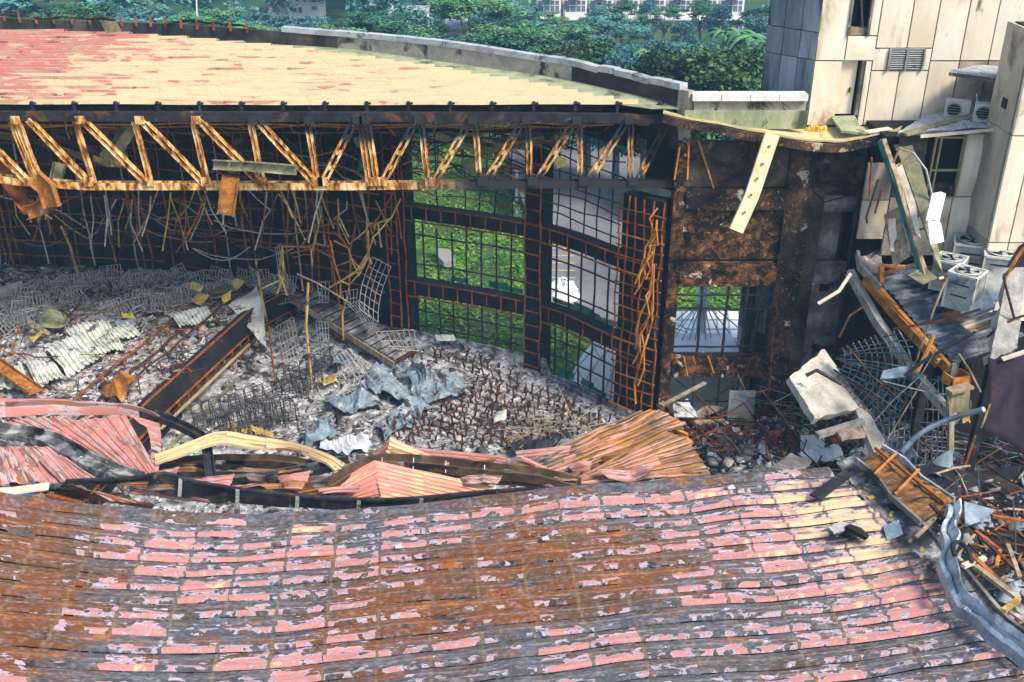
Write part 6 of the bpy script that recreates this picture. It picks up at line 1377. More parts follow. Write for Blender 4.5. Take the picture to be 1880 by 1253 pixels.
heap_sheet([(1235, 745, .9), (1262, 735, 1.0), (1290, 775, .8), (1240, 772, .8)], .01, 'layered pale boards burnt at the edges by the end panel', amp=.2, seed=45, z=0, mat='chip_white', n=(8, 8))
for i, (a, b) in enumerate((((1215, 745, 30.5), (1295, 703, 31.5)), ((1275, 776, 31), (1330, 772, 31.3)))):
    MB().bar([Py(*a), Py(*b)], .14, .06).build('plank', 'timber', label=('grey plank leaning from the rusty sheet to the lower window', 'short plank at the foot of the lower window')[i], cat='plank')
flat_panel([Py(1340, 718, 32.6), Py(1388, 718, 32.6), Py(1382, 778, 32.4), Py(1334, 778, 32.4)], .05, crumple=.01).build('door_leaf', 'unit_grey', label='pale grey door leaf standing in the lower barred window', cat='door leaf')

# ------------------------------------------------------------------ hanging boards, pit beams, machinery deck
hbd = T('hanging_board', 'long grey green boards hanging torn from the slab above the machinery deck', 'board', Py(1640, 260, 31.2))
strip_panel(PPy([(1640, 268, 31.4), (1665, 320, 30.6), (1690, 400, 29.6), (1716, 478, 28.8)]), PPy([(1672, 262, 31.4), (1692, 310, 30.6), (1708, 380, 29.8), (1728, 500, 28.8)]), .05, 4, .02, 1).build('board_face', 'olive_metal', hbd)
MB().bar(PPy([(1616, 258, 31.5), (1640, 330, 30.6), (1668, 420, 29.6), (1692, 500, 28.8)]), .13, .16).build('edge_rail', 'net_green', hbd)
MB().bar(PPy([(1622, 256, 31.4), (1648, 330, 30.5), (1672, 415, 29.5), (1700, 505, 28.7)]), .16, .06).build('pale_rail', 'timber', hbd)
strip_panel(PPy([(1645, 305, 30.9), (1668, 380, 29.9), (1680, 430, 29.4)]), PPy([(1655, 300, 30.9), (1680, 370, 29.9), (1690, 440, 29.3)]), .05, 4, .02, 4).build('board_face', 'pale_strip', hbd)
flat_panel(PPy([(1666, 505, 28.9), (1697, 490, 28.8), (1722, 511, 28.5), (1694, 522, 28.4)]), .05, crumple=.02).build('board_end', 'olive_metal', hbd)
for i in range(7):
    t = i / 7; a = Py(lerp(1650, 1700, t), lerp(305, 470, t), lerp(30.9, 28.9, t)); MB().bar([a, a + Vector((.5, -.1, .2))], .05, .04).build('crosspiece', 'rust_dark' if i % 2 else 'olive_metal', hbd)
flat_panel(PPy([(1622, 395, 30.6), (1650, 380, 30.6), (1672, 470, 29.3), (1640, 490, 29.2)]), .04, (8, 8), .08, 6).build('torn_board', 'timber', label='torn sloping board behind the hanging boards', cat='board')
flat_panel(PPy([(1632, 402, 30.2), (1645, 400, 30.2), (1650, 465, 29.6), (1634, 462, 29.6)]), .03, (6, 8), .12, 7).build('splintered_board', 'pale_strip', label='splintered pale orange board under the hanging boards', cat='board')
for i, (l, m_) in enumerate((([(1612, 330), (1590, 400), (1592, 410)], 'rust_dark'), ([(1618, 350), (1606, 392)], 'rust_dark'), ([(1600, 290), (1596, 360)], 'rust'), ([(1650, 272), (1676, 280), (1648, 306)], 'timber'), ([(1640, 300), (1652, 270)], 'timber'), ([(1676, 280), (1700, 312), (1710, 355), (1704, 420), (1710, 465)], 'seam_grey'))):
    MB().tube([Py(u, v, 30.6 - .15 * i) for u, v in l], .035, 5).build('torn_bar', m_, label=('dark bent bar hanging at the corner by the pale panel', 'second dark bar hanging beside the bent one', 'rusty bar hanging at the charred wall edge', 'splintered timber piece wedged atop the hanging boards', 'short grey stick wedged atop the hanging boards', 'thin pale cable looping down past the white metal boxes')[i], cat='bar')
for i, (q, lab) in enumerate((([(1712, 355, 29.2), (1727, 352, 29.2), (1716, 404, 28.8), (1700, 405, 28.8), (1737, 356, 29.5), (1725, 408, 29.1)], 'upper folded white metal duct piece hanging by the wing window'), ([(1704, 406, 28.7), (1723, 406, 28.7), (1722, 447, 28.4), (1708, 449, 28.4), (1728, 410, 29.0), (1734, 444, 28.7)], 'lower folded white metal duct piece hanging by the wing window'))):
    P_ = [Py(*e) for e in q]; t = T('duct_piece', lab, 'duct piece', P_[0]); flat_panel([P_[0], P_[1], P_[2], P_[3]], .02, crumple=.02).build('duct_face', 'pale_metal', t); flat_panel([P_[1], P_[4], P_[5], P_[2]], .02, crumple=.01).build('duct_side', 'white_paint', t)
dk = T('machinery_deck', 'burnt corrugated deck carrying the grey condenser units', 'deck', Py(1700, 560, 29))
D1, D2, D3, D4 = Py(1600, 502, 30.4), Py(1690, 482, 31.0), Py(1880, 618, 27.3), Py(1752, 668, 26.6)
s = csheet([D1, D4], [D2, D3], 17, .07, 14, .06, 61); s.uv = None; s.build('deck_sheet', 'burnt_deck', dk)
MB().bar([D1 + Vector((-.1, 0, -.15)), D1.lerp(D4, .5) + Vector((-.1, 0, -.22)), D4 + Vector((-.1, -.1, -.2))], .14, .3).build('edge_beam', 'rust_orange', dk)
MB().bar([D1.lerp(D2, .2) + Vector((0, 0, -.3)), D4.lerp(D3, .25) + Vector((0, 0, -.3))], .2, .2).build('joist', 'black_steel', dk)
MB().bar([D1.lerp(D2, .7) + Vector((0, 0, -.3)), D4.lerp(D3, .7) + Vector((0, 0, -.3))], .2, .2).build('joist', 'black_steel', dk)
for p in (D1.lerp(D2, .5), D4.lerp(D3, .5), D4.lerp(D1, .3)): MB().bar([p + Vector((.2, 0, -.3)), (p.x + .2, p.y, 0)], .25, .25).build('deck_post', 'black_steel', dk)
# wrecked end of the deck
box1 = T('burnt_trough', 'burnt steel trough full of ash at the upper end of the deck', 'trough', Py(1600, 500, 30.6))
flat_panel(PPy([(1575, 470, 31.2), (1618, 456, 31.6), (1626, 510, 30.2), (1602, 520, 29.9)]), .05, (10, 8), .1, 5).build('trough_floor', 'smoked_plaster', box1)
MB().bar(PPy([(1574, 465, 31.2), (1578, 490, 30.6), (1616, 530, 29.6)]), .1, .25).build('trough_side', 'grey_concrete', box1)
MB().bar(PPy([(1618, 490, 30.2), (1618, 520, 29.9)]), .14, .14, up=(0, 1, 0)).build('trough_post', 'rust_orange', box1)
MB().bar(PPy([(1620, 488, 30.2), (1662, 490, 30.2)]), .1, .08).build('trough_rail', 'rust_orange', box1); MB().bar(PPy([(1622, 505, 30.0), (1650, 490, 30.2)]), .08, .08).build('trough_rail', 'rust', box1)
def condenser(u, v, y, rz_, s, h, label, mat='unit_grey'):
    c = Py(u, v, y); t = T('condenser', label, 'condenser', c, 'grey condenser units on the burnt deck'); R = Matrix.Rotation(rz_, 3, 'Z')
    MB().box(c + Vector((0, 0, h / 2)), (s, s, h), R).build('casing', mat, t)
    for sx in (-1, 1):
        MB().box(c + R @ Vector((sx * s / 2, 0, h)), (.05, s + .05, .07), R).build('top_rim', 'unit_pale', t); MB().box(c + R @ Vector((0, sx * s / 2, h + .002)), (s + .045, .05, .068), R).build('top_rim', 'unit_pale', t)
        for sy in (-1, 1): MB().box(c + R @ Vector((sx * s / 2, sy * s / 2, h / 2)), (.05, .05, h), R).build('corner_post', 'unit_pale', t)
    top = c + Vector((0, 0, h + .012)); rr_ = s * .4
    MB().prism([top + Vector((rr_ * math.cos(a), rr_ * math.sin(a), 0)) for a in np.linspace(0, 6.283, 21)[:-1]], (0, 0, .006)).build('fan_opening', 'dark_void', t)
    MB().tube([top + Vector((rr_ * math.cos(a), rr_ * math.sin(a), .03)) for a in np.linspace(0, 6.283, 21)], .03, 4).build('fan_ring', 'unit_grey', t)
    for k in range(4):
        a = k * 1.57 + u; x = Vector((math.cos(a), math.sin(a), 0)); y_ = Vector((-math.sin(a), math.cos(a), 0))
        MB().prism([top + x * .06 + Vector((0, 0, .02)), top + x * rr_ * .9 + y_ * .02 + Vector((0, 0, .02)), top + x * rr_ * .85 + y_ * .2 + Vector((0, 0, .05)), top + x * .08 + y_ * .1 + Vector((0, 0, .04))], (0, 0, .01)).build('fan_blade', 'unit_grey', t)
    for k in range(4):        # louvre slots on the two visible sides
        z = h * (.25 + .16 * k)
        for q in ((0, -1), (-1, 0)): MB().box(c + R @ Vector((q[0] * (s / 2 + .004), q[1] * (s / 2 + .004), z)), (s * .6 if q[0] == 0 else .01, s * .6 if q[1] == 0 else .01, .05), R).build('slot', 'chip_dark' if k % 2 else 'unit_grey', t)
condenser(1775, 494, 30.4, -.35, 1.05, .95, 'tallest grey condenser farthest back against the pillar')
condenser(1828, 512, 29.4, -.35, .95, .85, 'grey condenser at the right beside the broken column')
condenser(1736, 528, 29.3, -.6, .8, .95, 'half hidden grey condenser behind the front one')
condenser(1764, 562, 28.1, -.75, .82, 1.1, 'front grey condenser with exposed fan blades on top')
slab4([(1795, 500, 28.6), (1855, 490, 28.4), (1842, 552, 27.8), (1796, 558, 28.0)], .06, 'unit_grey', 'grey metal side panel leaning right of the front condenser', 'metal panel', 8, .03, 'metal_panel')
MB().prism(PPy([(1762, 580, 27.6), (1812, 540, 27.8), (1826, 568, 27.2), (1790, 582, 27.2)]), (0, 0, .1)).build('bent_sheet', 'silver_gutter', label='bent grey metal sheet lying before the front condenser', cat='metal panel')
flat_panel(PPy([(1812, 538, 27.9), (1842, 530, 27.9), (1838, 548, 27.5), (1822, 556, 27.5)]), .03, crumple=.06, seed=3).build('white_flap', 'pale_metal', label='small white folded flap beyond the bent grey sheet', cat='metal flap')
for i in range(4):
    MB().bar(PPy([(1765 + i * 6, 598 + i * 4, 27.0 - .1 * i), (1832, 573 + i * 6, 27.2 - .1 * i)]), .14, .05).build('lath', ('timber', 'pale_strip', 'timber', 'ochre_scrap')[i], label='wooden lath in the small bundle below the bent grey sheet', cat='lath', group='wooden laths below the bent sheet')
# broken concrete column and purple membrane at the right edge
bc = T('broken_column', 'broken grey concrete column leaning at the right edge of the pit', 'column', Py(1840, 640, 26.3))
slab4([(1852, 496, 27.4), (1885, 484, 27.6), (1868, 640, 25.6), (1816, 664, 25.3)], .35, 'grey_concrete', None, None, 11, .08, 'column_shaft').parent = bc
o = [c for c in bpy.data.objects if c.name == 'column_shaft'][0]; o.location = o.location - bc.location
for i, l in enumerate(([(1885, 452), (1866, 486), (1842, 510), (1850, 540), (1862, 585), (1880, 580)], [(1862, 585), (1830, 604), (1812, 620)])):
    MB().tube([Py(u, v, 26.2) for u, v in l], .04, 5).build('rebar', 'rust_dark', bc)
flat_panel(PPy([(1870, 452, 26.6), (1890, 440, 26.6), (1890, 490, 26.3), (1848, 490, 26.4)]), .03, (8, 6), .1, 4).build('torn_membrane', 'purple_membrane', label='torn dark membrane flap over the top of the broken column', cat='membrane')
MB().tube(PPy([(1880, 455, 26.2), (1866, 475, 26.2), (1846, 510, 26.2)]), .05, 5).build('orange_bar', 'rust_orange', label='orange rusty bar stuck through the torn flap', cat='bar')
cl = PPy([(1814, 656, 23.8), (1850, 647, 23.9), (1900, 645, 23.9), (1900, 850, 22.3), (1800, 786, 22.8)])
G = []
for i in range(13):
    t = i / 12; row = []
    for j in range(15):
        s_ = j / 14; p = cl[0].lerp(cl[2], s_).lerp(cl[4].lerp(cl[3], s_), t); p = p + Vector((0, -.35 * math.sin(s_ * 5 + t * 2) * .6 - .2 * noise.noise(p * .8), .12 * noise.noise(p * 1.3))); row.append(p)
    G.append(row)
MB().sheet(G, .02).build('hanging_membrane', 'purple_membrane', smooth=True, label='large dark purple brown membrane hanging at the right edge', cat='membrane')
MB().bar(PPy([(1840, 660, 23.6), (1885, 645, 23.6)]), .12, .06).build('lath', 'pale_strip', label='pale lath lying along the top of the dark membrane', cat='lath')
MB().bar(PPy([(1802, 786, 22.7), (1818, 742, 22.9)]), .04, .03).build('membrane_edge', 'ochre_scrap', label='tan strip along the torn edge of the dark membrane', cat='strip')
# beams across the pit
for nm, l, w_, h_, mt, lab in (('pit_beam', [(1560, 500, 31.0), (1610, 590, 29.2), (1672, 678, 27.6), (1755, 775, 25.8)], .22, .28, 'grey_concrete', 'long grey beam slanting down across the dark pit'),
                               ('pit_beam', [(1548, 505, 31.6), (1600, 580, 30.4), (1640, 640, 29.4)], .2, .26, 'charred_black', 'black charred beam behind the long grey one'),
                               ('pit_beam', [(1588, 512, 30.2), (1640, 575, 29.0), (1700, 640, 27.4), (1722, 668, 26.8)], .14, .3, 'rust_sheet', 'rust orange beam along the edge of the burnt deck'),
                               ('timber_post', [(1744, 720, 25.6), (1746, 770, 25.4), (1745, 832, 25.1)], .14, .14, 'timber', 'upright timber post standing in the pit'),
                               ('pit_beam', [(1790, 610, 26.6), (1700, 660, 26.2), (1660, 690, 26)], .07, .07, 'black_steel', 'thin black bar crossing before the deck edge'),
                               ('pit_beam', [(1640, 605, 27.5), (1735, 588, 27.2), (1800, 568, 27)], .06, .06, 'rust_dark', 'thin rusty bar lying over the deck front')):
    MB().bar([Py(*e) for e in l], w_, h_, up=(0, 0, 1) if nm != 'timber_post' else (0, 1, 0)).build(nm, mt, label=lab, cat='beam' if nm == 'pit_beam' else 'post')
pb_ = T('post_panel', 'grey panelled stub beside the upright timber post', 'stub', Py(1760, 760, 25.4))
flat_panel(PPy([(1744, 720, 25.5), (1782, 708, 25.7), (1778, 755, 25.6), (1746, 760, 25.4)]), .2, crumple=.02).build('stub_face', 'olive_metal', pb_)
MB().bar(PPy([(1742, 719, 25.4), (1782, 708, 25.6)]), .3, .08).build('stub_cap', 'timber', pb_)
box2 = T('rusty_bin', 'small rusty orange steel box with a white board in it', 'steel box', Py(1753, 690, 26))
cb = Py(1754, 704, 26.0); R = Matrix.Rotation(.3, 3, 'Z')
for d_, s_ in (((0, -.22, .16), (.6, .04, .32)), ((0, .22, .16), (.6, .04, .32)), ((-.3, 0, .16), (.04, .4, .32)), ((.3, 0, .16), (.04, .4, .32)), ((0, 0, .02), (.56, .4, .03))):
    MB().box(cb + R @ Vector(d_), s_, R).build('box_side', 'rust_orange', box2)
MB().box(cb + R @ Vector((-.1, .05, .4)), (.24, .06, .5), R).build('board', 'smoked_plaster', box2)
MB().tube(smooth_pts(PPy([(1654, 832, 24.6), (1678, 806, 24.9), (1706, 786, 25.1), (1750, 768, 25.0), (1806, 752, 24.4)]), 5), .08, 8).build('steel_pipe', 'silver_gutter', label='long bent silvery pipe crossing in front of the timber post', cat='pipe')
MB().tube(PPy([(1714, 616, 26.4), (1700, 650, 26.3), (1684, 682, 26.2)]), .06, 6).build('orange_bar', 'rust_orange', label='bright orange rusty bar standing at the front of the burnt deck', cat='bar')
for i, (l, r_, m_) in enumerate((([(1740, 505), (1716, 565), (1700, 610), (1680, 668)], .03, 'timber'), ([(1724, 512), (1732, 510)], .05, 'pale_strip'), ([(1502, 558), (1540, 535), (1562, 502)], .06, 'pale_strip'), ([(1560, 640), (1600, 690), (1660, 740)], .03, 'rust_dark'), ([(1590, 870), (1640, 790), (1700, 690)], .025, 'timber'), ([(1790, 800), (1770, 860), (1760, 880)], .04, 'rust'), ([(1680, 790), (1720, 840), (1755, 900)], .035, 'rust_dark'), ([(1620, 700), (1700, 720), (1760, 660)], .025, 'wire_blue'), ([(1600, 780), (1640, 735), (1690, 690), (1720, 640)], .022, 'wire_blue'), ([(1480, 690), (1500, 680), (1545, 705)], .06, 'black_steel'), ([(1760, 650), (1780, 680), (1800, 720)], .04, 'olive_metal'), ([(1540, 620), (1560, 580), (1590, 560)], .035, 'rust_dark'))):
    MB().tube([Py(u, v, 27.8 - .004 * (v - 500) - .12 * i) for u, v in l], r_, 5).build('bent_rod', m_, label=('long pale cable hanging from the hanging boards into the pit', 'knotted end of the pale cable', 'pale curved strip sticking out of the charred wall corner', 'dark rod crossing the fallen bar mat', 'thin long rod leaning over the rubble to the deck', 'rusty rod below the dark membrane', 'dark rusty rod before the timber post', 'bluish wire looping over the deck front', 'bluish wire rising from rubble to the deck', 'black strut lying across the slab top', 'olive rod beside the rusty steel box', 'dark rod at the upper end of the fallen bar mat')[i], cat='rod')
# fallen reinforcement mat and blue plate
mat_ = T('fallen_bar_mat', 'fallen bluish reinforcing bar mat spread fanwise in the pit', 'bar mat', Py(1590, 680, 28.5))
O_ = Py(1545, 690, 29)
for i in range(17):
    a = lerp(-.5, .9, i / 16); pts = []
    for t in np.linspace(.25, 1, 6):
        u = 1500 + 175 * t * math.cos(a) + 10 * math.sin(i); v = 690 + 150 * t * math.sin(a) - 30 + 25 * t * t; pts.append(Py(u, v, 29.4 - 2.2 * t + .1 * math.sin(i * 2)))
    MB().tube(pts, .022, 4).build('bar', 'wire_blue' if i % 4 else 'rust_dark', mat_)
for j in range(11):
    t = lerp(.3, 1, j / 10); MB().tube([Py(1500 + 175 * t * math.cos(a) + random.uniform(-2, 2), 660 + 150 * t * math.sin(a) + 25 * t * t, 29.4 - 2.2 * t) for a in np.linspace(-.55, .9, 9)], .022, 4).build('bar', 'wire_blue', mat_)
grid2 = T('fallen_bar_mat', 'dark upright bar lattice deep in the pit below the blue plate', 'bar mat', Py(1650, 780, 27))
for i in range(16):
    u = 1590 + i * 10; MB().tube([Py(u + random.uniform(-3, 3), 690, 28.6), Py(u + 3, 760, 28.0), Py(u - 4 + random.uniform(-6, 6), 850, 27.2)], .02, 4).build('bar', 'wire_blue', grid2)
for v in (700, 725, 755, 780, 805, 830): MB().tube([Py(1585, v + 6, 28.1), Py(1670, v - 6, 28.1), Py(1745, v, 28.0)], .02, 4).build('bar', 'wire_blue', grid2)
slab4([(1622, 680, 26.9), (1668, 672, 26.9), (1664, 692, 26.6), (1616, 697, 26.6)], .05, 'blue_scrap', 'light blue steel plate lying over the fallen bar mat', 'steel plate', 13, .03, 'steel_plate')
slab4([(1712, 846, 24.6), (1752, 822, 24.8), (1748, 860, 24.3), (1722, 866, 24.1)], .04, 'blue_scrap', 'blue bent plate at the foot of the timber post', 'steel plate', 14, .1, 'steel_plate')
heap_sheet([(1764, 745, 3.6), (1780, 740, 3.8), (1785, 785, 3.2), (1768, 786, 3.2)], .01, 'yellowish cloth rag hanging by the timber post', amp=.25, seed=51, z=0, mat='ochre_scrap', n=(8, 10), name='rag')
# rusty tray, silver gutter and debris in the lower right corner
ty = T('rusty_tray', 'long rust stained steel box gutter lying at the roof corner', 'box gutter', Py(1650, 890, 22))
T1, T2, T3, T4 = [Pz(u, v, 6.35 + d) for u, v, d in ((1571, 846, 0), (1620, 822, .1), (1752, 920, .1), (1690, 962, 0))]
s = csheet([T1, T4], [T2, T3], 7, .02, 10, .04, 71); s.uv = None; s.build('tray_floor', 'tray_rust', ty)
for a, b, m_ in ((T1, T4, 'smoked_plaster'), (T2, T3, 'silver_gutter')): MB().bar([a + Vector((0, 0, .02)), a.lerp(b, .3) + Vector((.05, .04, .05)), a.lerp(b, .6) + Vector((-.04, .04, -.02)), b + Vector((0, 0, .02))], .06, .14).build('tray_side', m_, ty)
for t in (.3, .62): MB().bar([T1.lerp(T4, t) + Vector((0, 0, .12)), T2.lerp(T3, t - .1) + Vector((0, 0, .14))], .05, .04).build('tray_strap', 'rust_orange', ty)
MB().bar([T2.lerp(T1, .3) + Vector((0, 0, .1)), T3.lerp(T4, .3) + Vector((0, 0, .12))], .06, .06).build('tray_rail', 'rust', ty)
E_ = [Pz(u, v, 6.0) for u, v in ((1545, 850), (1600, 925), (1668, 1005), (1738, 1085), (1805, 1165), (1900, 1232))]
vl = T('valley_gutter', 'dirty valley gutter along the right edge of the collapsed roof', 'gutter', E_[2])
strip_panel([p + Vector((-.12, 0, -.02)) for p in E_], [p + Vector((.5, .2, .12)) for p in E_], .03, 4, .05, 3).build('gutter_bed', 'burnt_white', vl)
MB().bar([p + Vector((.55, .2, .12)) for p in smooth_pts(E_, 4)], .08, .22).build('gutter_side', 'smoked_plaster', vl)
for i in range(22):
    p = resample(E_, 23)[i] + Vector((.12 + random.uniform(-.1, .12), .05, .08)); MB().box(p, (random.uniform(.06, .3), random.uniform(.05, .12), .03), Matrix.Rotation(random.random() * 3, 3, 'Z')).build('foam_piece', 'ochre_scrap' if i % 3 else 'chip_dark', vl)
sg = T('silver_gutter', 'crumpled silver gutter bent over the right edge of the collapsed roof', 'gutter', Pz(1750, 1030, 6.8))
A = resample([Pz(u, v, z) for u, v, z in ((1738, 926, 7.2), (1731, 985, 7.0), (1728, 1020, 6.9), (1740, 1080, 6.7), (1762, 1110, 6.6), (1820, 1160, 6.6), (1900, 1215, 6.6))], 34); B = resample([Pz(u, v, z) for u, v, z in ((1772, 920, 7.3), (1768, 985, 7.15), (1762, 1020, 7.1), (1772, 1068, 6.9), (1800, 1100, 6.8), (1850, 1145, 6.8), (1910, 1178, 6.8))], 34)
G = []
for t, h in ((0, -.25), (.02, 0), (.3, .02), (.5, -.06), (.62, .04), (.9, .1), (1, .06), (1.03, -.18)):
    G.append([a.lerp(b, t * .72 + .14 * math.sin(i_ * .9)) + Vector((0, 0, h + .16 * noise.noise(a.lerp(b, t) * 2.2) + .07 * noise.noise(a.lerp(b, t) * 6))) for i_, (a, b) in enumerate(zip(A, B))])
MB().sheet(G, .008).build('gutter_sheet', 'silver_gutter', sg)
MB().prism([Pz(u, v, 7.2) for u, v in ((1770, 922), (1828, 938), (1800, 958), (1772, 968))], (0, 0, .02)).build('gutter_flap', 'silver_gutter', sg)
MB().tube(smooth_pts([Pz(u, v, 7.25) for u, v in ((1752, 1020), (1750, 1000), (1762, 996), (1776, 1010), (1784, 1032))], 4), .05, 6).build('pipe_loop', 'black_steel', label='dark curved pipe bend hooked over the silver gutter', cat='pipe')
G = []
for i in range(24):
    row = []
    for j in range(24):
        x = 9.2 + 7 * j / 23; y = 13.5 + 8 * i / 23; row.append((x, y, 5.55 + .35 * noise.noise((x * 1.1, y * 1.1, 2)) + .15 * noise.noise((x * 3, y * 3, 2))))
    G.append(row)
MB().sheet(G, .2).build('wreck_heap', 'charred_black', label=None, kind='stuff')  # burnt heap, its black also painted in place of pit shade
hp = [(x, y, 5.8 + .3 * noise.noise((x * 1.1, y * 1.1, 2))) for x, y in zip(rng.uniform(9.4, 15.5, 900), rng.uniform(14, 21, 900)) if x > np.interp((Vector((x, y, 0)) - B0).dot(qn), eq, ep) + .5]
chips('corner_rubble', 'grey_concrete', hp[:450], (.05, .4), 'grey scraps heaped beyond the silver gutter', 51, .3); chips('corner_scrap', 'blue_scrap', hp[450:650], (.08, .5), 'bluish metal scraps beyond the silver gutter', 52, .15)
sticks('corner_wires', 'rust', hp[600:720], (.4, 1.6), .022, 'rusty wires tangled beyond the silver gutter', 54); sticks('corner_black_wires', 'wire_black', hp[700:850], (.4, 1.6), .022, 'black wires tangled beyond the silver gutter', 55)
sticks('corner_sticks', 'timber', hp[500:560], (.4, 1.3), .03, 'broken wooden sticks beyond the silver gutter', 53)
for i, (a, b, m_, w_) in enumerate((((1782, 1018), (1870, 1102), 'rust', .1), ((1768, 1040), (1808, 1025), 'pale_strip', .1), ((1790, 1040), (1870, 1100), 'timber', .12), ((1842, 1122), (1870, 1100), 'ochre_scrap', .1), ((1790, 975), (1835, 1010), 'rust', .08), ((1822, 948), (1885, 958), 'rust', .08), ((1708, 925), (1740, 960), 'rust_dark', .08), ((1682, 986), (1715, 955), 'timber', .07), ((1804, 990), (1880, 1060), 'rust_dark', .07), ((1830, 1040), (1836, 1010), 'rust_orange', .07), ((1850, 1000), (1872, 1060), 'timber', .08))):
    MB().bar([Pz(*a, 6.9), Pz(*b, 6.8)], w_, w_ * .7).build('broken_lath', m_, label=('long rusty lath pointing to the lower right corner', 'short pale lath crossing the silver gutter', 'broad wooden lath beside the long rusty lath', 'short ochre lath at the end of the broad lath', 'rusty lath under the gutter flap', 'rusty bar leaving the frame beyond the gutter flap', 'dark bar at the end of the rusty tray', 'small stick by the roof edge below the tray', 'thin dark bar beyond the laths', 'short orange bar among the laths', 'steep wooden lath near the right picture edge')[i], cat='lath')
# debris at the hall side: broken sheets behind the roof corner
slab4([(1416, 858, 21.5), (1452, 832, 22.5), (1490, 848, 22), (1470, 866, 21.4)], .04, 'smoked_plaster', 'grey translucent looking panel at the roof corner by the rubble', 'panel', 17, .03, 'grey_board')

# ------------------------------------------------------------------ rods hanging in the hall
def rod(lst, y, r_, mt, label, dy=0.0):
    n = len(lst); MB().tube([Py(u, v, y - dy * i) for i, (u, v) in enumerate(lst)], r_, 5).build('hanging_rod', mt, label=label, cat='rod')
# coordinates read off the enlargement of the tangle (origin 480,400; scale 5.52)
def Zm(l): return [(480 + x / 5.52, 400 + y / 5.52) for x, y in l]
tang = [([(340, -280), (345, 100), (385, 420), (420, 740)], 'timber'), ([(270, -290), (265, 150), (250, 380)], 'rust'), ([(590, -60), (650, 220), (720, 500), (790, 880), (830, 960)], 'rust'), ([(545, 0), (540, 260), (515, 480), (510, 760)], 'rust'), ([(775, 0), (790, 180), (890, 320), (905, 480), (880, 790)], 'rust_orange'), ([(970, 0), (910, 280), (890, 420)], 'rust'), ([(210, 290), (500, 300), (530, 255), (640, 285), (720, 280)], 'rust_orange'), ([(510, 135), (760, 165), (880, 300)], 'rust'), ([(790, 60), (890, 270), (1060, 130), (1090, 60), (1180, 55), (1300, 10)], 'ochre_scrap'), ([(1160, 20), (1130, 220), (1080, 360), (960, 540), (810, 640)], 'ochre_scrap'), ([(1080, 130), (1090, 380), (1000, 560), (890, 680), (800, 640)], 'ochre_scrap'), ([(700, 230), (740, 460), (800, 640), (800, 790)], 'rust_orange'), ([(730, 230), (880, 310), (920, 440), (990, 590)], 'rust_orange'), ([(210, 290), (175, 580), (205, 620), (260, 790)], 'ochre_scrap'), ([(215, 320), (225, 600), (160, 770)], 'ochre_scrap'), ([(0, 720), (200, 630)], 'ochre_scrap'), ([(290, 360), (530, 310), (730, 410)], 'rust'), ([(560, 90), (780, 55)], 'rust'), ([(410, 280), (560, 70)], 'rust'), ([(730, 500), (900, 440)], 'rust'), ([(690, 710), (980, 540), (1080, 400)], 'ochre_scrap'), ([(1180, 60), (1215, 300)], 'ochre_scrap'), ([(830, 1240), (820, 980), (880, 780)], 'ochre_scrap'), ([(360, 570), (560, 660), (760, 780), (900, 870)], 'timber'), ([(500, 310), (515, 480)], 'rust_orange'), ([(920, 420), (1000, 520), (1090, 400), (1120, 470)], 'ochre_scrap')]
for i, (l, mt) in enumerate(tang):
    rod(Zm(l), 38.2 - .06 * i, .038, mt, 'tangled rusty rod hanging in the knot before the curved wall', .05)
for o_ in bpy.data.objects:
    if o_.name.startswith('hanging_rod'): o_['group'] = 'knot of rusty rods in the middle of the hall'
rod([(566, 520), (562, 600), (570, 680), (577, 768)], 35.6, .055, 'ochre_scrap', 'tall rust yellow pole hanging down to the floor by the rear chairs')
rod([(494, 600), (500, 660), (508, 720), (516, 772)], 35.9, .04, 'rust', 'thin rusty pole standing at the end of the long chair row')
rod([(470, 478), (476, 520), (490, 590)], 39.0, .05, 'ochre_scrap', 'ochre pole rising from the tier corner')
rod([(112, 415), (130, 455), (150, 530), (165, 590)], 41.0, .05, 'ochre_scrap', 'ochre doubled cable hanging down onto the tier')
rod([(100, 395), (130, 420), (160, 438), (180, 425), (190, 400)], 41.2, .03, 'ochre_scrap', 'ochre cable sagging in a loop before the black wall')
rod([(-5, 360), (60, 375), (110, 388), (160, 420)], 39.5, .03, 'wire_grey', 'grey cable swinging from the truss at the left')
hr_ = np.random.default_rng(9)
for i in range(84):      # loose rods under the truss, hanging before the black wall
    u = float(hr_.uniform(5, 740)); v0 = float(hr_.uniform(345, 372)); L = float(hr_.uniform(30, 120)); s_ = float(hr_.normal(0, 28)); y = float(hr_.uniform(35, 41))
    l = [(u, v0), (u + s_ * .4 + hr_.normal(0, 6), v0 + L * .45), (u + s_, v0 + L)]
    MB().tube([Py(a, b, y) for a, b in l], .028, 4).build('dangling_rod', ('rust', 'wire_grey', 'rust_dark', 'ochre_scrap')[i % 4], label='thin burnt rod dangling below the truss before the black wall', cat='rod', group='thin rods dangling below the truss')
for i in range(64):      # collapsed ceiling rods behind the truss web
    u = float(hr_.uniform(200, 1010)); v = float(hr_.uniform(240, 335)); L = float(hr_.uniform(40, 150)); y = float(hr_.uniform(34.5, 39)); dv = float(hr_.normal(0, 22)); x0 = (480 if i % 3 else 0)
    if i % 3: u = float(hr_.uniform(480, 980))
    l = [(u + L * t, v + dv * t + hr_.normal(0, 7)) for t in (0, .35, .7, 1)]
    MB().tube([Py(min(a, 1015), b, y) for a, b in l], .03, 4).build('ceiling_rod', ('rust', 'rust_dark', 'wire_black', 'timber')[i % 4], label='burnt ceiling rod lying slack behind the truss web', cat='rod', group='slack ceiling rods behind the truss')
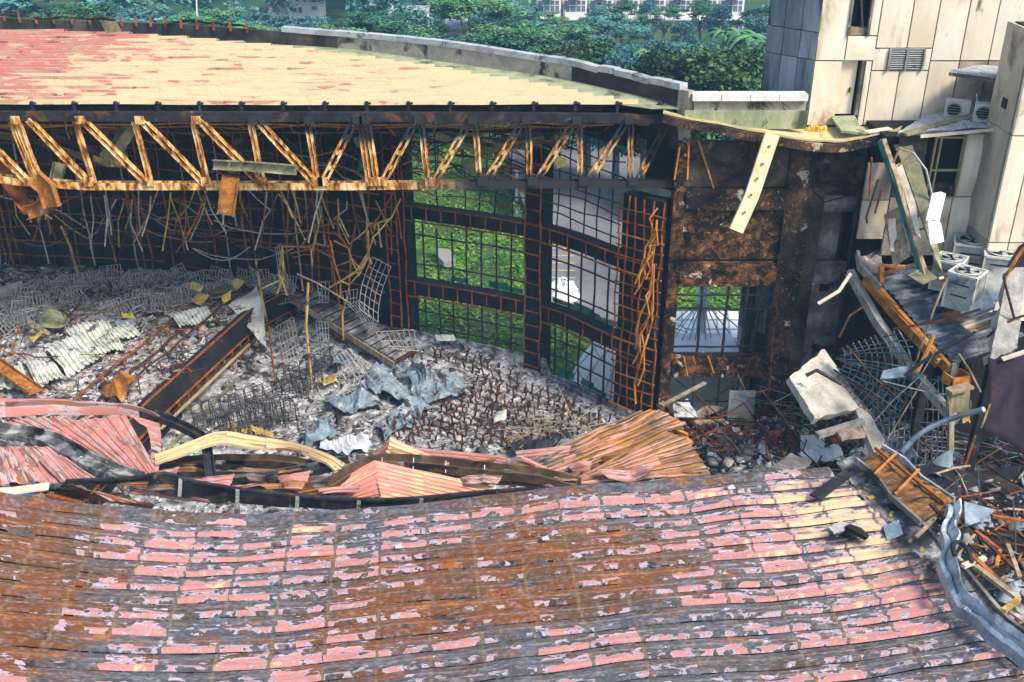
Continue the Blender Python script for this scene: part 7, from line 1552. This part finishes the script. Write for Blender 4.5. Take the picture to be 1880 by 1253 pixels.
for i in range(22):      # slack wires slung along the black wall
    u = float(hr_.uniform(0, 640)); v = float(hr_.uniform(352, 470)); L = float(hr_.uniform(70, 200)); y = float(hr_.uniform(39, 41.2)); s_ = float(hr_.uniform(4, 26))
    MB().tube([Py(min(u + L * t, 730), v + s_ * 4 * t * (1 - t) + hr_.normal(0, 2) + 10 * (t - .5) * (i % 3), y) for t in np.linspace(0, 1, 7)], .026, 4).build('slung_wire', ('rust', 'timber', 'wire_grey', 'rust_dark')[i % 4], label='slack burnt wire slung along the black curved wall', cat='wire', group='slack wires slung along the curved wall')
for i in range(40):
    u = float(hr_.uniform(20, 960)); v = float(hr_.uniform(230, 250)); y = float(hr_.uniform(35, 40)); MB().tube([Py(u, v, y), Py(u + hr_.normal(0, 8), v + hr_.uniform(40, 110), y)], .022, 4).build('ceiling_hanger', 'rust_dark' if i % 2 else 'wire_black', label='thin hanger wire dropping from the burnt ceiling behind the truss', cat='wire', group='thin hanger wires behind the truss')
def duct(px, w_, d_, mat, label, wall=.03, up=(0, -.3, 1)):
    t = T('fallen_duct', label, 'duct', Py(*px[0])); sweep(MB(), chan(w_, d_, wall), [Py(*q) for q in px], up).build('duct_section', mat, t)
duct([(392, 302, 33.0), (460, 305, 33.0), (545, 312, 33.0)], .32, .2, 'olive_metal', 'pale ash covered duct hanging across the truss web', up=(0, -1, .2))
duct([(425, 325, 33.0), (420, 360, 32.8), (415, 395, 32.7)], .55, .15, 'rust_sheet', 'rusty tray hanging below the truss under the pale duct', up=(0, -1, 0))
duct([(440, 255, 35.0), (430, 320, 34.6)], .4, .2, 'brown_purlin', 'brown ladder like tray hanging behind the truss web', up=(0, -1, 0))
duct([(248, 235, 34.6), (225, 272, 34.5), (200, 300, 34.4)], .45, .35, 'olive_metal', 'yellowish round duct bend behind the left truss web')
duct([(180, 292, 34.6), (205, 300, 34.5), (230, 298, 34.4)], .5, .3, 'ochre_scrap', 'ochre duct length joining the round bend')
duct([(-20, 245, 35.5), (60, 255, 35.4), (150, 285, 35.2), (180, 300, 35)], .5, .3, 'brown_purlin', 'long brown duct sagging behind the left truss posts')
duct([(66, 325, 32.8), (88, 345, 32.7), (100, 380, 32.6)], .6, .2, 'rust_sheet', 'torn yellow rust plate clamped round the bottom chord', up=(-.3, -1, .3))
duct([(52, 392, 33.0), (75, 385, 33.0), (90, 370, 33.0)], .45, .2, 'rust_sheet', 'rusty folded end hanging under the torn plate', up=(0, -1, .4))
duct([(-10, 290, 34.5), (30, 345, 34.0), (60, 385, 33.6)], .55, .2, 'rust', 'wide rust brown plate sloping behind the left end of the truss', up=(0, -1, 0))
duct([(105, 330, 33.6), (112, 300, 33.8)], .4, .2, 'olive_metal', 'small grey duct stub behind the second truss brace', up=(0, -1, 0))
duct([(800, 250, 36), (860, 272, 36), (905, 280, 36)], .35, .3, 'olive_metal', 'olive duct run hanging across the upper window bay')
duct([(905, 275, 36.1), (960, 268, 36.1), (1000, 258, 36.1)], .4, .35, 'olive_metal', 'second olive duct run ending at the window column')
def tatter(px, mat, label, seed): flat_panel([Py(*q) for q in px], .015, (6, 6), .08, seed).build('torn_lining', mat, label=label, cat='lining scrap')
tatter([(848, 292, 35.8), (872, 290, 35.8), (876, 312, 35.6), (852, 320, 35.6)], 'olive_metal', 'pale olive lining scrap hanging in the upper window bay', 1)
tatter([(660, 290, 36), (680, 292, 36), (684, 312, 36), (656, 315, 36)], 'net_green', 'greenish lining scrap beside the window column', 2)
tatter([(648, 255, 36), (672, 246, 36), (676, 275, 36), (655, 270, 36)], 'olive_metal', 'olive torn board scrap left of the windows behind the truss', 3)
tatter([(1020, 290, 34.6), (1036, 288, 34.6), (1040, 305, 34.5), (1022, 310, 34.5)], 'ochre_scrap', 'ochre torn scrap under the right end of the truss', 4)
# ------------------------------------------------------------------ trees, houses, air
def crown(kind, n, R, H, seed, leaf):
    r = np.random.default_rng(seed); C = []; Pn = []
    if kind == 'umbrella':
        k = 26
        for i in range(k):
            a = r.uniform(0, 6.283); d = R * math.sqrt(r.uniform(.02, 1)) * .82; z = H * (.66 + .28 * (1 - (d / R) ** 2) + r.uniform(-.16, .05)); C.append((d * math.cos(a), d * math.sin(a), z, R * r.uniform(.15, .3), R * r.uniform(.03, .06)))
    elif kind == 'round':
        for i in range(22):
            a = r.uniform(0, 6.283); e = r.uniform(-.6, 1.3); d = R * .72 * math.cos(e) * r.uniform(.6, 1); C.append((d * math.cos(a), d * math.sin(a), H * .6 + H * .33 * math.sin(e), R * r.uniform(.24, .4), R * r.uniform(.18, .3)))
    else:
        for i in range(13):
            z = H * r.uniform(.35, .97); a = r.uniform(0, 6.283); d = R * r.uniform(.1, .8) * (1.15 - z / H); C.append((d * math.cos(a), d * math.sin(a), z, R * r.uniform(.2, .34), R * r.uniform(.14, .26)))
    for cx_, cy_, cz_, s, sz in C:
        m = max(8, int(n * s * s / sum(c[3] ** 2 for c in C))); v = r.normal(size=(m, 3)); v /= np.linalg.norm(v, axis=1)[:, None]; v *= (r.random((m, 1)) ** .4)
        Pn.append(np.array([cx_, cy_, cz_]) + v * np.array([s, s, sz]) + r.normal(0, .06, (m, 3)) * s)
    P = np.concatenate(Pn); return cards(P, leaf, .72 if kind == 'umbrella' else .5, (.5, 1.3), seed), C
def trunk_mb(C, H, r0, seed, lim=8):
    mb = MB(); rr_ = random.Random(seed); top = Vector((rr_.uniform(-.3, .3), rr_.uniform(-.3, .3), H * .55))
    mb.tube([(0, 0, -1.0), Vector((0, 0, H * .25)), top], [r0, r0 * .8, r0 * .55], 6)
    return mb, [[top * rr_.uniform(.55, 1), (top + Vector(c[:3])) / 2 + Vector((0, 0, -.2)), Vector(c[:3])] for c in C[:lim]]
PROTO = {}
def tree_proto(key, kind, n, R, H, leaf, lm, seed, nm):
    (V, Fc), C = crown(kind, n, R, H, seed, leaf)
    mb, limbs = trunk_mb(C, H, .3 if kind != 'slim' else .16, seed)
    for l in limbs: mb.tube(l, [.14, .09, .03], 4)
    PROTO[key] = (npmesh('crown', V, Fc, lm), mb, nm, R, H)
tree_proto('u1', 'umbrella', 9000, 5.6, 11, .32, 'leaf_mid', 1, 'umbrella_tree'); tree_proto('u2', 'umbrella', 8000, 5.0, 10, .32, 'leaf_mid', 2, 'umbrella_tree'); tree_proto('u3', 'umbrella', 7000, 4.6, 9, .34, 'leaf_haze_tint', 3, 'umbrella_tree')
tree_proto('r1', 'round', 8000, 3.2, 9, .27, 'leaf_dark', 4, 'round_tree'); tree_proto('r2', 'round', 7500, 2.9, 8.5, .27, 'leaf_dark', 5, 'round_tree'); tree_proto('r3', 'round', 7000, 3.4, 9.5, .32, 'leaf_haze_tint', 6, 'round_tree')
tree_proto('s1', 'slim', 3500, 2.2, 9.5, .26, 'leaf_haze_tint', 7, 'slim_tree'); tree_proto('s2', 'slim', 3500, 2.0, 8.5, .26, 'leaf_mid', 8, 'slim_tree')
TM = {}
def tree(key, u, v_top, y, label, group=None, sc=None, rot=None):
    """tree whose crown top shows at (u, v_top) at depth y; it stands on the ground"""
    me, mb, nm, R, H = PROTO[key]; tp_ = Py(u, v_top, y); s = max(.6, (tp_.z + 5) / H) if sc is None else sc
    o = bpy.data.objects.new(nm, None); COL.objects.link(o); o.location = (tp_.x, y, -5); o.rotation_euler = (0, 0, random.uniform(0, 6.28) if rot is None else rot); o.scale = (s,) * 3; WL[o.name] = Vector((tp_.x, y, -5)); tag(o, label, 'tree', group)
    link('crown', me, (0, 0, 0), o)
    if key not in TM:
        b = bpy.data.meshes.new('trunk'); b.from_pydata(mb.v, [], mb.f); b.materials.append(MATS['bark']); TM[key] = b
    link('trunk', TM[key], (0, 0, 0), o); return o
tree('u1', 868, -30, 92, 'tall green umbrella tree standing before the middle of the skyline'); tree('u2', 700, 12, 100, 'wide flat topped tree left of the tall umbrella tree'); tree('u2', 1000, 28, 90, 'light green umbrella tree before the left end of the terrace')
tree('u1', 935, 40, 84, 'bushy green tree at the roof line under the tall umbrella tree'); tree('u3', 790, 50, 88, 'low green tree in front of the grey wall block'); tree('u2', 640, 30, 98, 'flat crowned tree at the left of the pale house block'); tree('u3', 1120, 18, 105, 'thin branching tree before the terrace houses')
tree('r1', 1010, 80, 74, 'dark dense round tree behind the pale parapet'); tree('r2', 1085, 72, 75, 'dark round tree right of the dense one behind the parapet'); tree('r3', 1140, 98, 73, 'lighter bluish bush tree between the dark round trees'); tree('r1', 1235, 85, 70, 'dark round tree left of the trio before the tower'); tree('r2', 1302, 82, 69, 'dark round tree in the middle of the trio before the tower'); tree('r1', 1388, 80, 68, 'dark round tree of the trio touching the tower'); tree('r2', 1345, 110, 66, 'small dark round tree low between the trio'); tree('r2', 1195, 112, 70, 'small dark bush tree left of the trio')
tree('s1', 1265, 60, 82, 'pale slim tree rising behind the trio of dark trees'); tree('s2', 1180, 85, 84, 'slim grey green tree behind the parapet gap'); tree('s1', 1060, 62, 84, 'slim bluish tree between the dark round trees'); tree('s1', 1375, 62, 84, 'slim pale tree beside the tower')
for i, (u, v, y, k_) in enumerate(((560, 22, 104, 'u3'), (480, 15, 106, 'u3'), (390, 5, 108, 'u1'), (240, 8, 110, 'u3'), (140, -8, 108, 'u1'), (30, 0, 112, 'u3'), (-60, 5, 106, 'u2'), (330, 25, 96, 'u2'), (190, 26, 96, 'u3'), (70, 20, 98, 'u2'), (520, 42, 94, 'u3'), (600, 42, 92, 'u2'), (440, 36, 94, 'u2'))):
    tree(k_, u, v, y, ('hazy tree left of the white villa', 'hazy tree just left of the villa group', 'tall hazy green tree above the sooty parapet', 'bluish tree group member near the upper left', 'tall hazy tree in the upper left corner region', 'bluish tree at the far upper left', 'tree cut by the left picture edge', 'mid green tree behind the sooty parapet', 'low bluish tree behind the rusty brackets', 'low green tree behind the left parapet end', 'low tree under the white villa', 'low green tree right of the villa', 'low green tree left of the villa')[i])
for i, (u, v, y) in enumerate(((1180, 82, 100), (1225, 74, 104), (1290, 78, 98), (1340, 66, 102), (1395, 30, 106), (1410, 8, 112), (1100, 70, 96), (1150, 70, 96), (1210, 76, 92))):
    tree('u3' if i % 2 else 'r3', u, v, y, ('bluish crown below the terrace middle', 'bluish crown under the terrace right half', 'bluish crown below the terrace end', 'hazy crown below the terrace end house', 'hazy tree beside the tower', 'tall hazy tree above the tower shoulder', 'hazy crown below the terrace left half', 'hazy low crown behind the slim tree', 'blue green low crown behind the dark trio')[i])
for i in range(26):
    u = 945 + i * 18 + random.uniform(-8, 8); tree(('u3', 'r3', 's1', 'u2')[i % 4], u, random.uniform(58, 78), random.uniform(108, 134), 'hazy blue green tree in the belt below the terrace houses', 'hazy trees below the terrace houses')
def palm(u, v_top, y, label, seed):
    rr_ = random.Random(seed); tp_ = Py(u, v_top, y); t = T('palm_tree', label, 'palm tree', (tp_.x, y, -5)); mb = MB(); h = Vector((tp_.x, y, tp_.z - .8))
    MB().tube([(tp_.x + .3, y, -5), (tp_.x + .15, y, (h.z - 5) / 2), h], [.22, .16, .12], 6).build('trunk', 'bark', t)
    for k in range(14):
        a = k / 14 * 6.283 + rr_.uniform(-.2, .2); L = rr_.uniform(1.3, 1.9); up = rr_.uniform(.1, 1.0); d = Vector((math.cos(a), math.sin(a), 0)); sd_ = Vector((-d.y, d.x, 0)); G = []
        for s in (-1, 0, 1): G.append([h + d * L * q + Vector((0, 0, up * q * 1.5 - 1.7 * q * q)) + sd_ * s * .26 * math.sin(math.pi * min(1, q + .08)) + Vector((0, 0, -.1 * abs(s))) for q in np.linspace(0, 1, 7)])
        MB().sheet(G, .01).build('frond', 'leaf_mid', t)
for i, (u, v, y, lab) in enumerate(((1328, 42, 88, 'palm below the terrace with feathery crown'), (1358, 40, 86, 'tallest palm standing right of the terrace'), (1378, 48, 84, 'palm with bare trunk beside the tower'), (1190, 78, 82, 'small palm behind the parapet gap'), (1412, 60, 82, 'palm half hidden by the tower'), (425, 28, 92, 'lone palm left of the white villa'))): palm(u, v, y, lab, i)
# far wood reading as one mass
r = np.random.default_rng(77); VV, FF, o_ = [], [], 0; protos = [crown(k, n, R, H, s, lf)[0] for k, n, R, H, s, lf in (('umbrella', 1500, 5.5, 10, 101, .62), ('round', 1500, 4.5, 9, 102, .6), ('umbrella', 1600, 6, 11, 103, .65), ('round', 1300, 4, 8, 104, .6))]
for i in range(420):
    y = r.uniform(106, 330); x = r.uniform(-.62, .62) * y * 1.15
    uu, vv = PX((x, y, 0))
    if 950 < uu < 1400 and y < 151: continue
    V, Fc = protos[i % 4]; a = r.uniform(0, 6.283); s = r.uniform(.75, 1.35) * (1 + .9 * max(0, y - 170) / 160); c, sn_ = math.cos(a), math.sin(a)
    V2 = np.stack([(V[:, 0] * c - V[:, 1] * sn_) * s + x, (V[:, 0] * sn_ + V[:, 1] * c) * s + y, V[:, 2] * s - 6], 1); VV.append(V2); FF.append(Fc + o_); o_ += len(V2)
link('distant_wood', npmesh('distant_wood', np.concatenate(VV), np.concatenate(FF), 'leaf_haze_tint'), kind='stuff', label='hazy blue green wood filling the distance')
hill = []
for i in range(30):
    hill.append([(x, 110 + i * 22, -5.3 + max(0, i - 6) ** 1.35 * 1.1 + 2.5 * noise.noise((x * .01, i * .3, 0)) * (i > 5)) for x in np.linspace(-900, 900, 60)])
MB().sheet(hill, .5).build('wooded_hill', 'soil_green', kind='structure', smooth=True)
# shrubs between the near trees
P = []
for _ in range(240):
    y = r.uniform(62, 104); x = r.uniform(-.35, .35) * y * 1.5; s = r.uniform(.8, 2.2); m = 90
    v = r.normal(size=(m, 3)); v /= np.linalg.norm(v, axis=1)[:, None]; P.append(np.array([x, y, -4.6]) + v * r.random((m, 1)) ** .4 * np.array([s, s, s * 1.1]))
P = np.concatenate(P); P = P[~inpoly(P, cp)]
u_, v_ = np.array([PX(p) for p in P]).T
P = P[~((u_ > 700) & (u_ < 1450) & (v_ > 215))]
V, Fc = cards(P, .6, .5, seed=9); link('undergrowth', npmesh('undergrowth', V, Fc, 'leaf_haze_tint'), kind='stuff', label='low undergrowth between the trees behind the parapet')
# terrace of houses
YH = 142.0; h0 = Py(984, 48, YH); h1 = Py(1368, 48, YH); NW = 8; wd = (h1.x - h0.x) / NW; zbs = -6.0; zt1 = Py(1180, 34, YH).z; ze = Py(1180, 17, YH).z
def house(x, label):
    t = T('terrace_house', label, 'house', (x + wd / 2, YH, zbs), 'white terrace houses on the skyline')
    H3 = (ze - zbs)
    wl = MB().box((x + wd / 2, YH + 4, (zbs + zt1) / 2), (wd - .02, 8, zt1 - zbs)).build('wall', 'house_white', t)
    MB().box((x + wd / 2, YH + 4.6, (zt1 + ze + 1) / 2), (wd - .3, 7, ze + 1 - zt1)).build('wall', 'house_white', t)
    MB().box((x + wd / 2, YH - .5, zt1 + .05), (wd - .1, 1.2, .25)).build('balcony_slab', 'house_white', t)
    MB().box((x + wd / 2, YH - 1.0, zt1 + .55), (wd - .6, .08, .8)).build('balcony_rail', 'house_white', t)
    MB().box((x + .25, YH - .3, (zbs + ze) / 2), (.35, .8, ze - zbs)).build('party_wall', 'house_brown', t)
    for cx_, w_, z, h in ((.3, 1.5, zt1 + 1.4, 1.5), (.72, 1.1, zt1 + 1.4, 1.4), (.35, 1.7, zt1 - 1.7, 1.6), (.75, 1.0, zt1 - 1.7, 1.8), (.35, 1.7, zt1 - 5, 1.6), (.75, 1.0, zt1 - 5, 1.8)):
        yy = YH - .06 if z < zt1 else YH + 1.06
        f = MB().box((x + wd * cx_, yy, z), (w_, .12, h)).build('window', 'window_dark', t)
        MB().box((x + wd * cx_, yy - .08, z), (.09, .05, h)).build('mullion', 'house_white', f); MB().box((x + wd * cx_, yy - .08, z + .1), (w_, .05, .07)).build('transom', 'house_white', f)
    MB().box((x + wd * .55, YH - .1, zt1 - 1.7), (.5, .3, 2.6)).build('dark_panel', 'house_brown', t)
    MB().prism([(x + .2, YH - .8, ze + .2), (x + wd * .95, YH - .8, ze + 2.6), (x + wd * .95, YH - .8, ze + 2.9), (x + .2, YH - .8, ze + .5)], (0, 9, 0)).build('roof', 'house_roof', t)
hl = ['white terrace house at the left end behind umbrella trees', 'white terrace house next to the left end house', 'fourth white terrace house from the left, before the middle', 'second terrace house from the tall umbrella tree', 'terrace house with the thin tree in front', 'terrace house just right of the thin tree', 'terrace house second from the right end', 'terrace house at the right end of the row']
for i in range(NW): house(h0.x + i * wd, hl[i])
vl = T('villa', 'white flat roofed villa among the hazy trees at upper left', 'house', Py(555, 25, 150))
for u0, v0, u1, v1, dy, m_ in ((528, 10, 587, 25, 0, 'house_white'), (540, 4, 566, 11, 1, 'house_white'), (494, 14, 528, 24, .5, 'house_grey')):
    x0, x1, z0, z1_ = rect(u0, v0, u1, v1, 150 + dy); slab_xz(x0, x1, z0 - 6, z1_, 150 + dy, 5).build('wall', m_, vl)
for u0, v0, u1, v1 in ((548, 14, 554, 24), (535, 15, 544, 22), (572, 12, 582, 18), (500, 17, 512, 22)):
    x0, x1, z0, z1_ = rect(u0, v0, u1, v1, 149.8); slab_xz(x0, x1, z0, z1_, 149.85 + (.5 if u0 < 520 else 0), .2).build('window', 'window_dark', vl)
for (u0, v0, u1, v1, y, m_, lab) in ((716, 28, 782, 70, 110, 'house_white', 'pale low building behind the flat topped tree'), (818, 54, 856, 95, 96, 'house_grey', 'plain grey wall block under the tall umbrella tree')):
    x0, x1, z0, z1_ = rect(u0, v0, u1, v1, y); t = T('low_building', lab, 'building', ((x0 + x1) / 2, y, -5)); slab_xz(x0, x1, -5, z1_, y, 5).build('wall', m_, t); slab_xz(x0 - .15, x1 + .15, z1_ + .005, z1_ + .2, y - .15, 5.3).build('roof_edge', 'house_grey', t)
    slab_xz(lerp(x0, x1, .3), lerp(x0, x1, .7), z1_ - 1.6, z1_ - .7, y - .05, .1).build('window', 'window_dark', t)
MB().tube([Py(362, 40, 100), Py(360, -20, 100)], .06, 5).build('lamp_pole', 'house_white', label='thin white pole among the hazy trees', cat='pole')
# hazy air
m = bpy.data.materials.new('haze'); m.use_nodes = True; t = m.node_tree; t.nodes.remove(t.nodes['Principled BSDF']); pv = t.nodes.new('ShaderNodeVolumePrincipled')
pv.inputs['Color'].default_value = (.3, .65, 1, 1); pv.inputs['Density'].default_value = .0008; pv.inputs['Anisotropy'].default_value = 0
t.links.new(pv.outputs[0], t.nodes['Material Output'].inputs['Volume']); MATS['haze'] = m
MB().box((0, 250, 17), (1700, 700, 48)).build('haze', 'haze', kind='stuff')
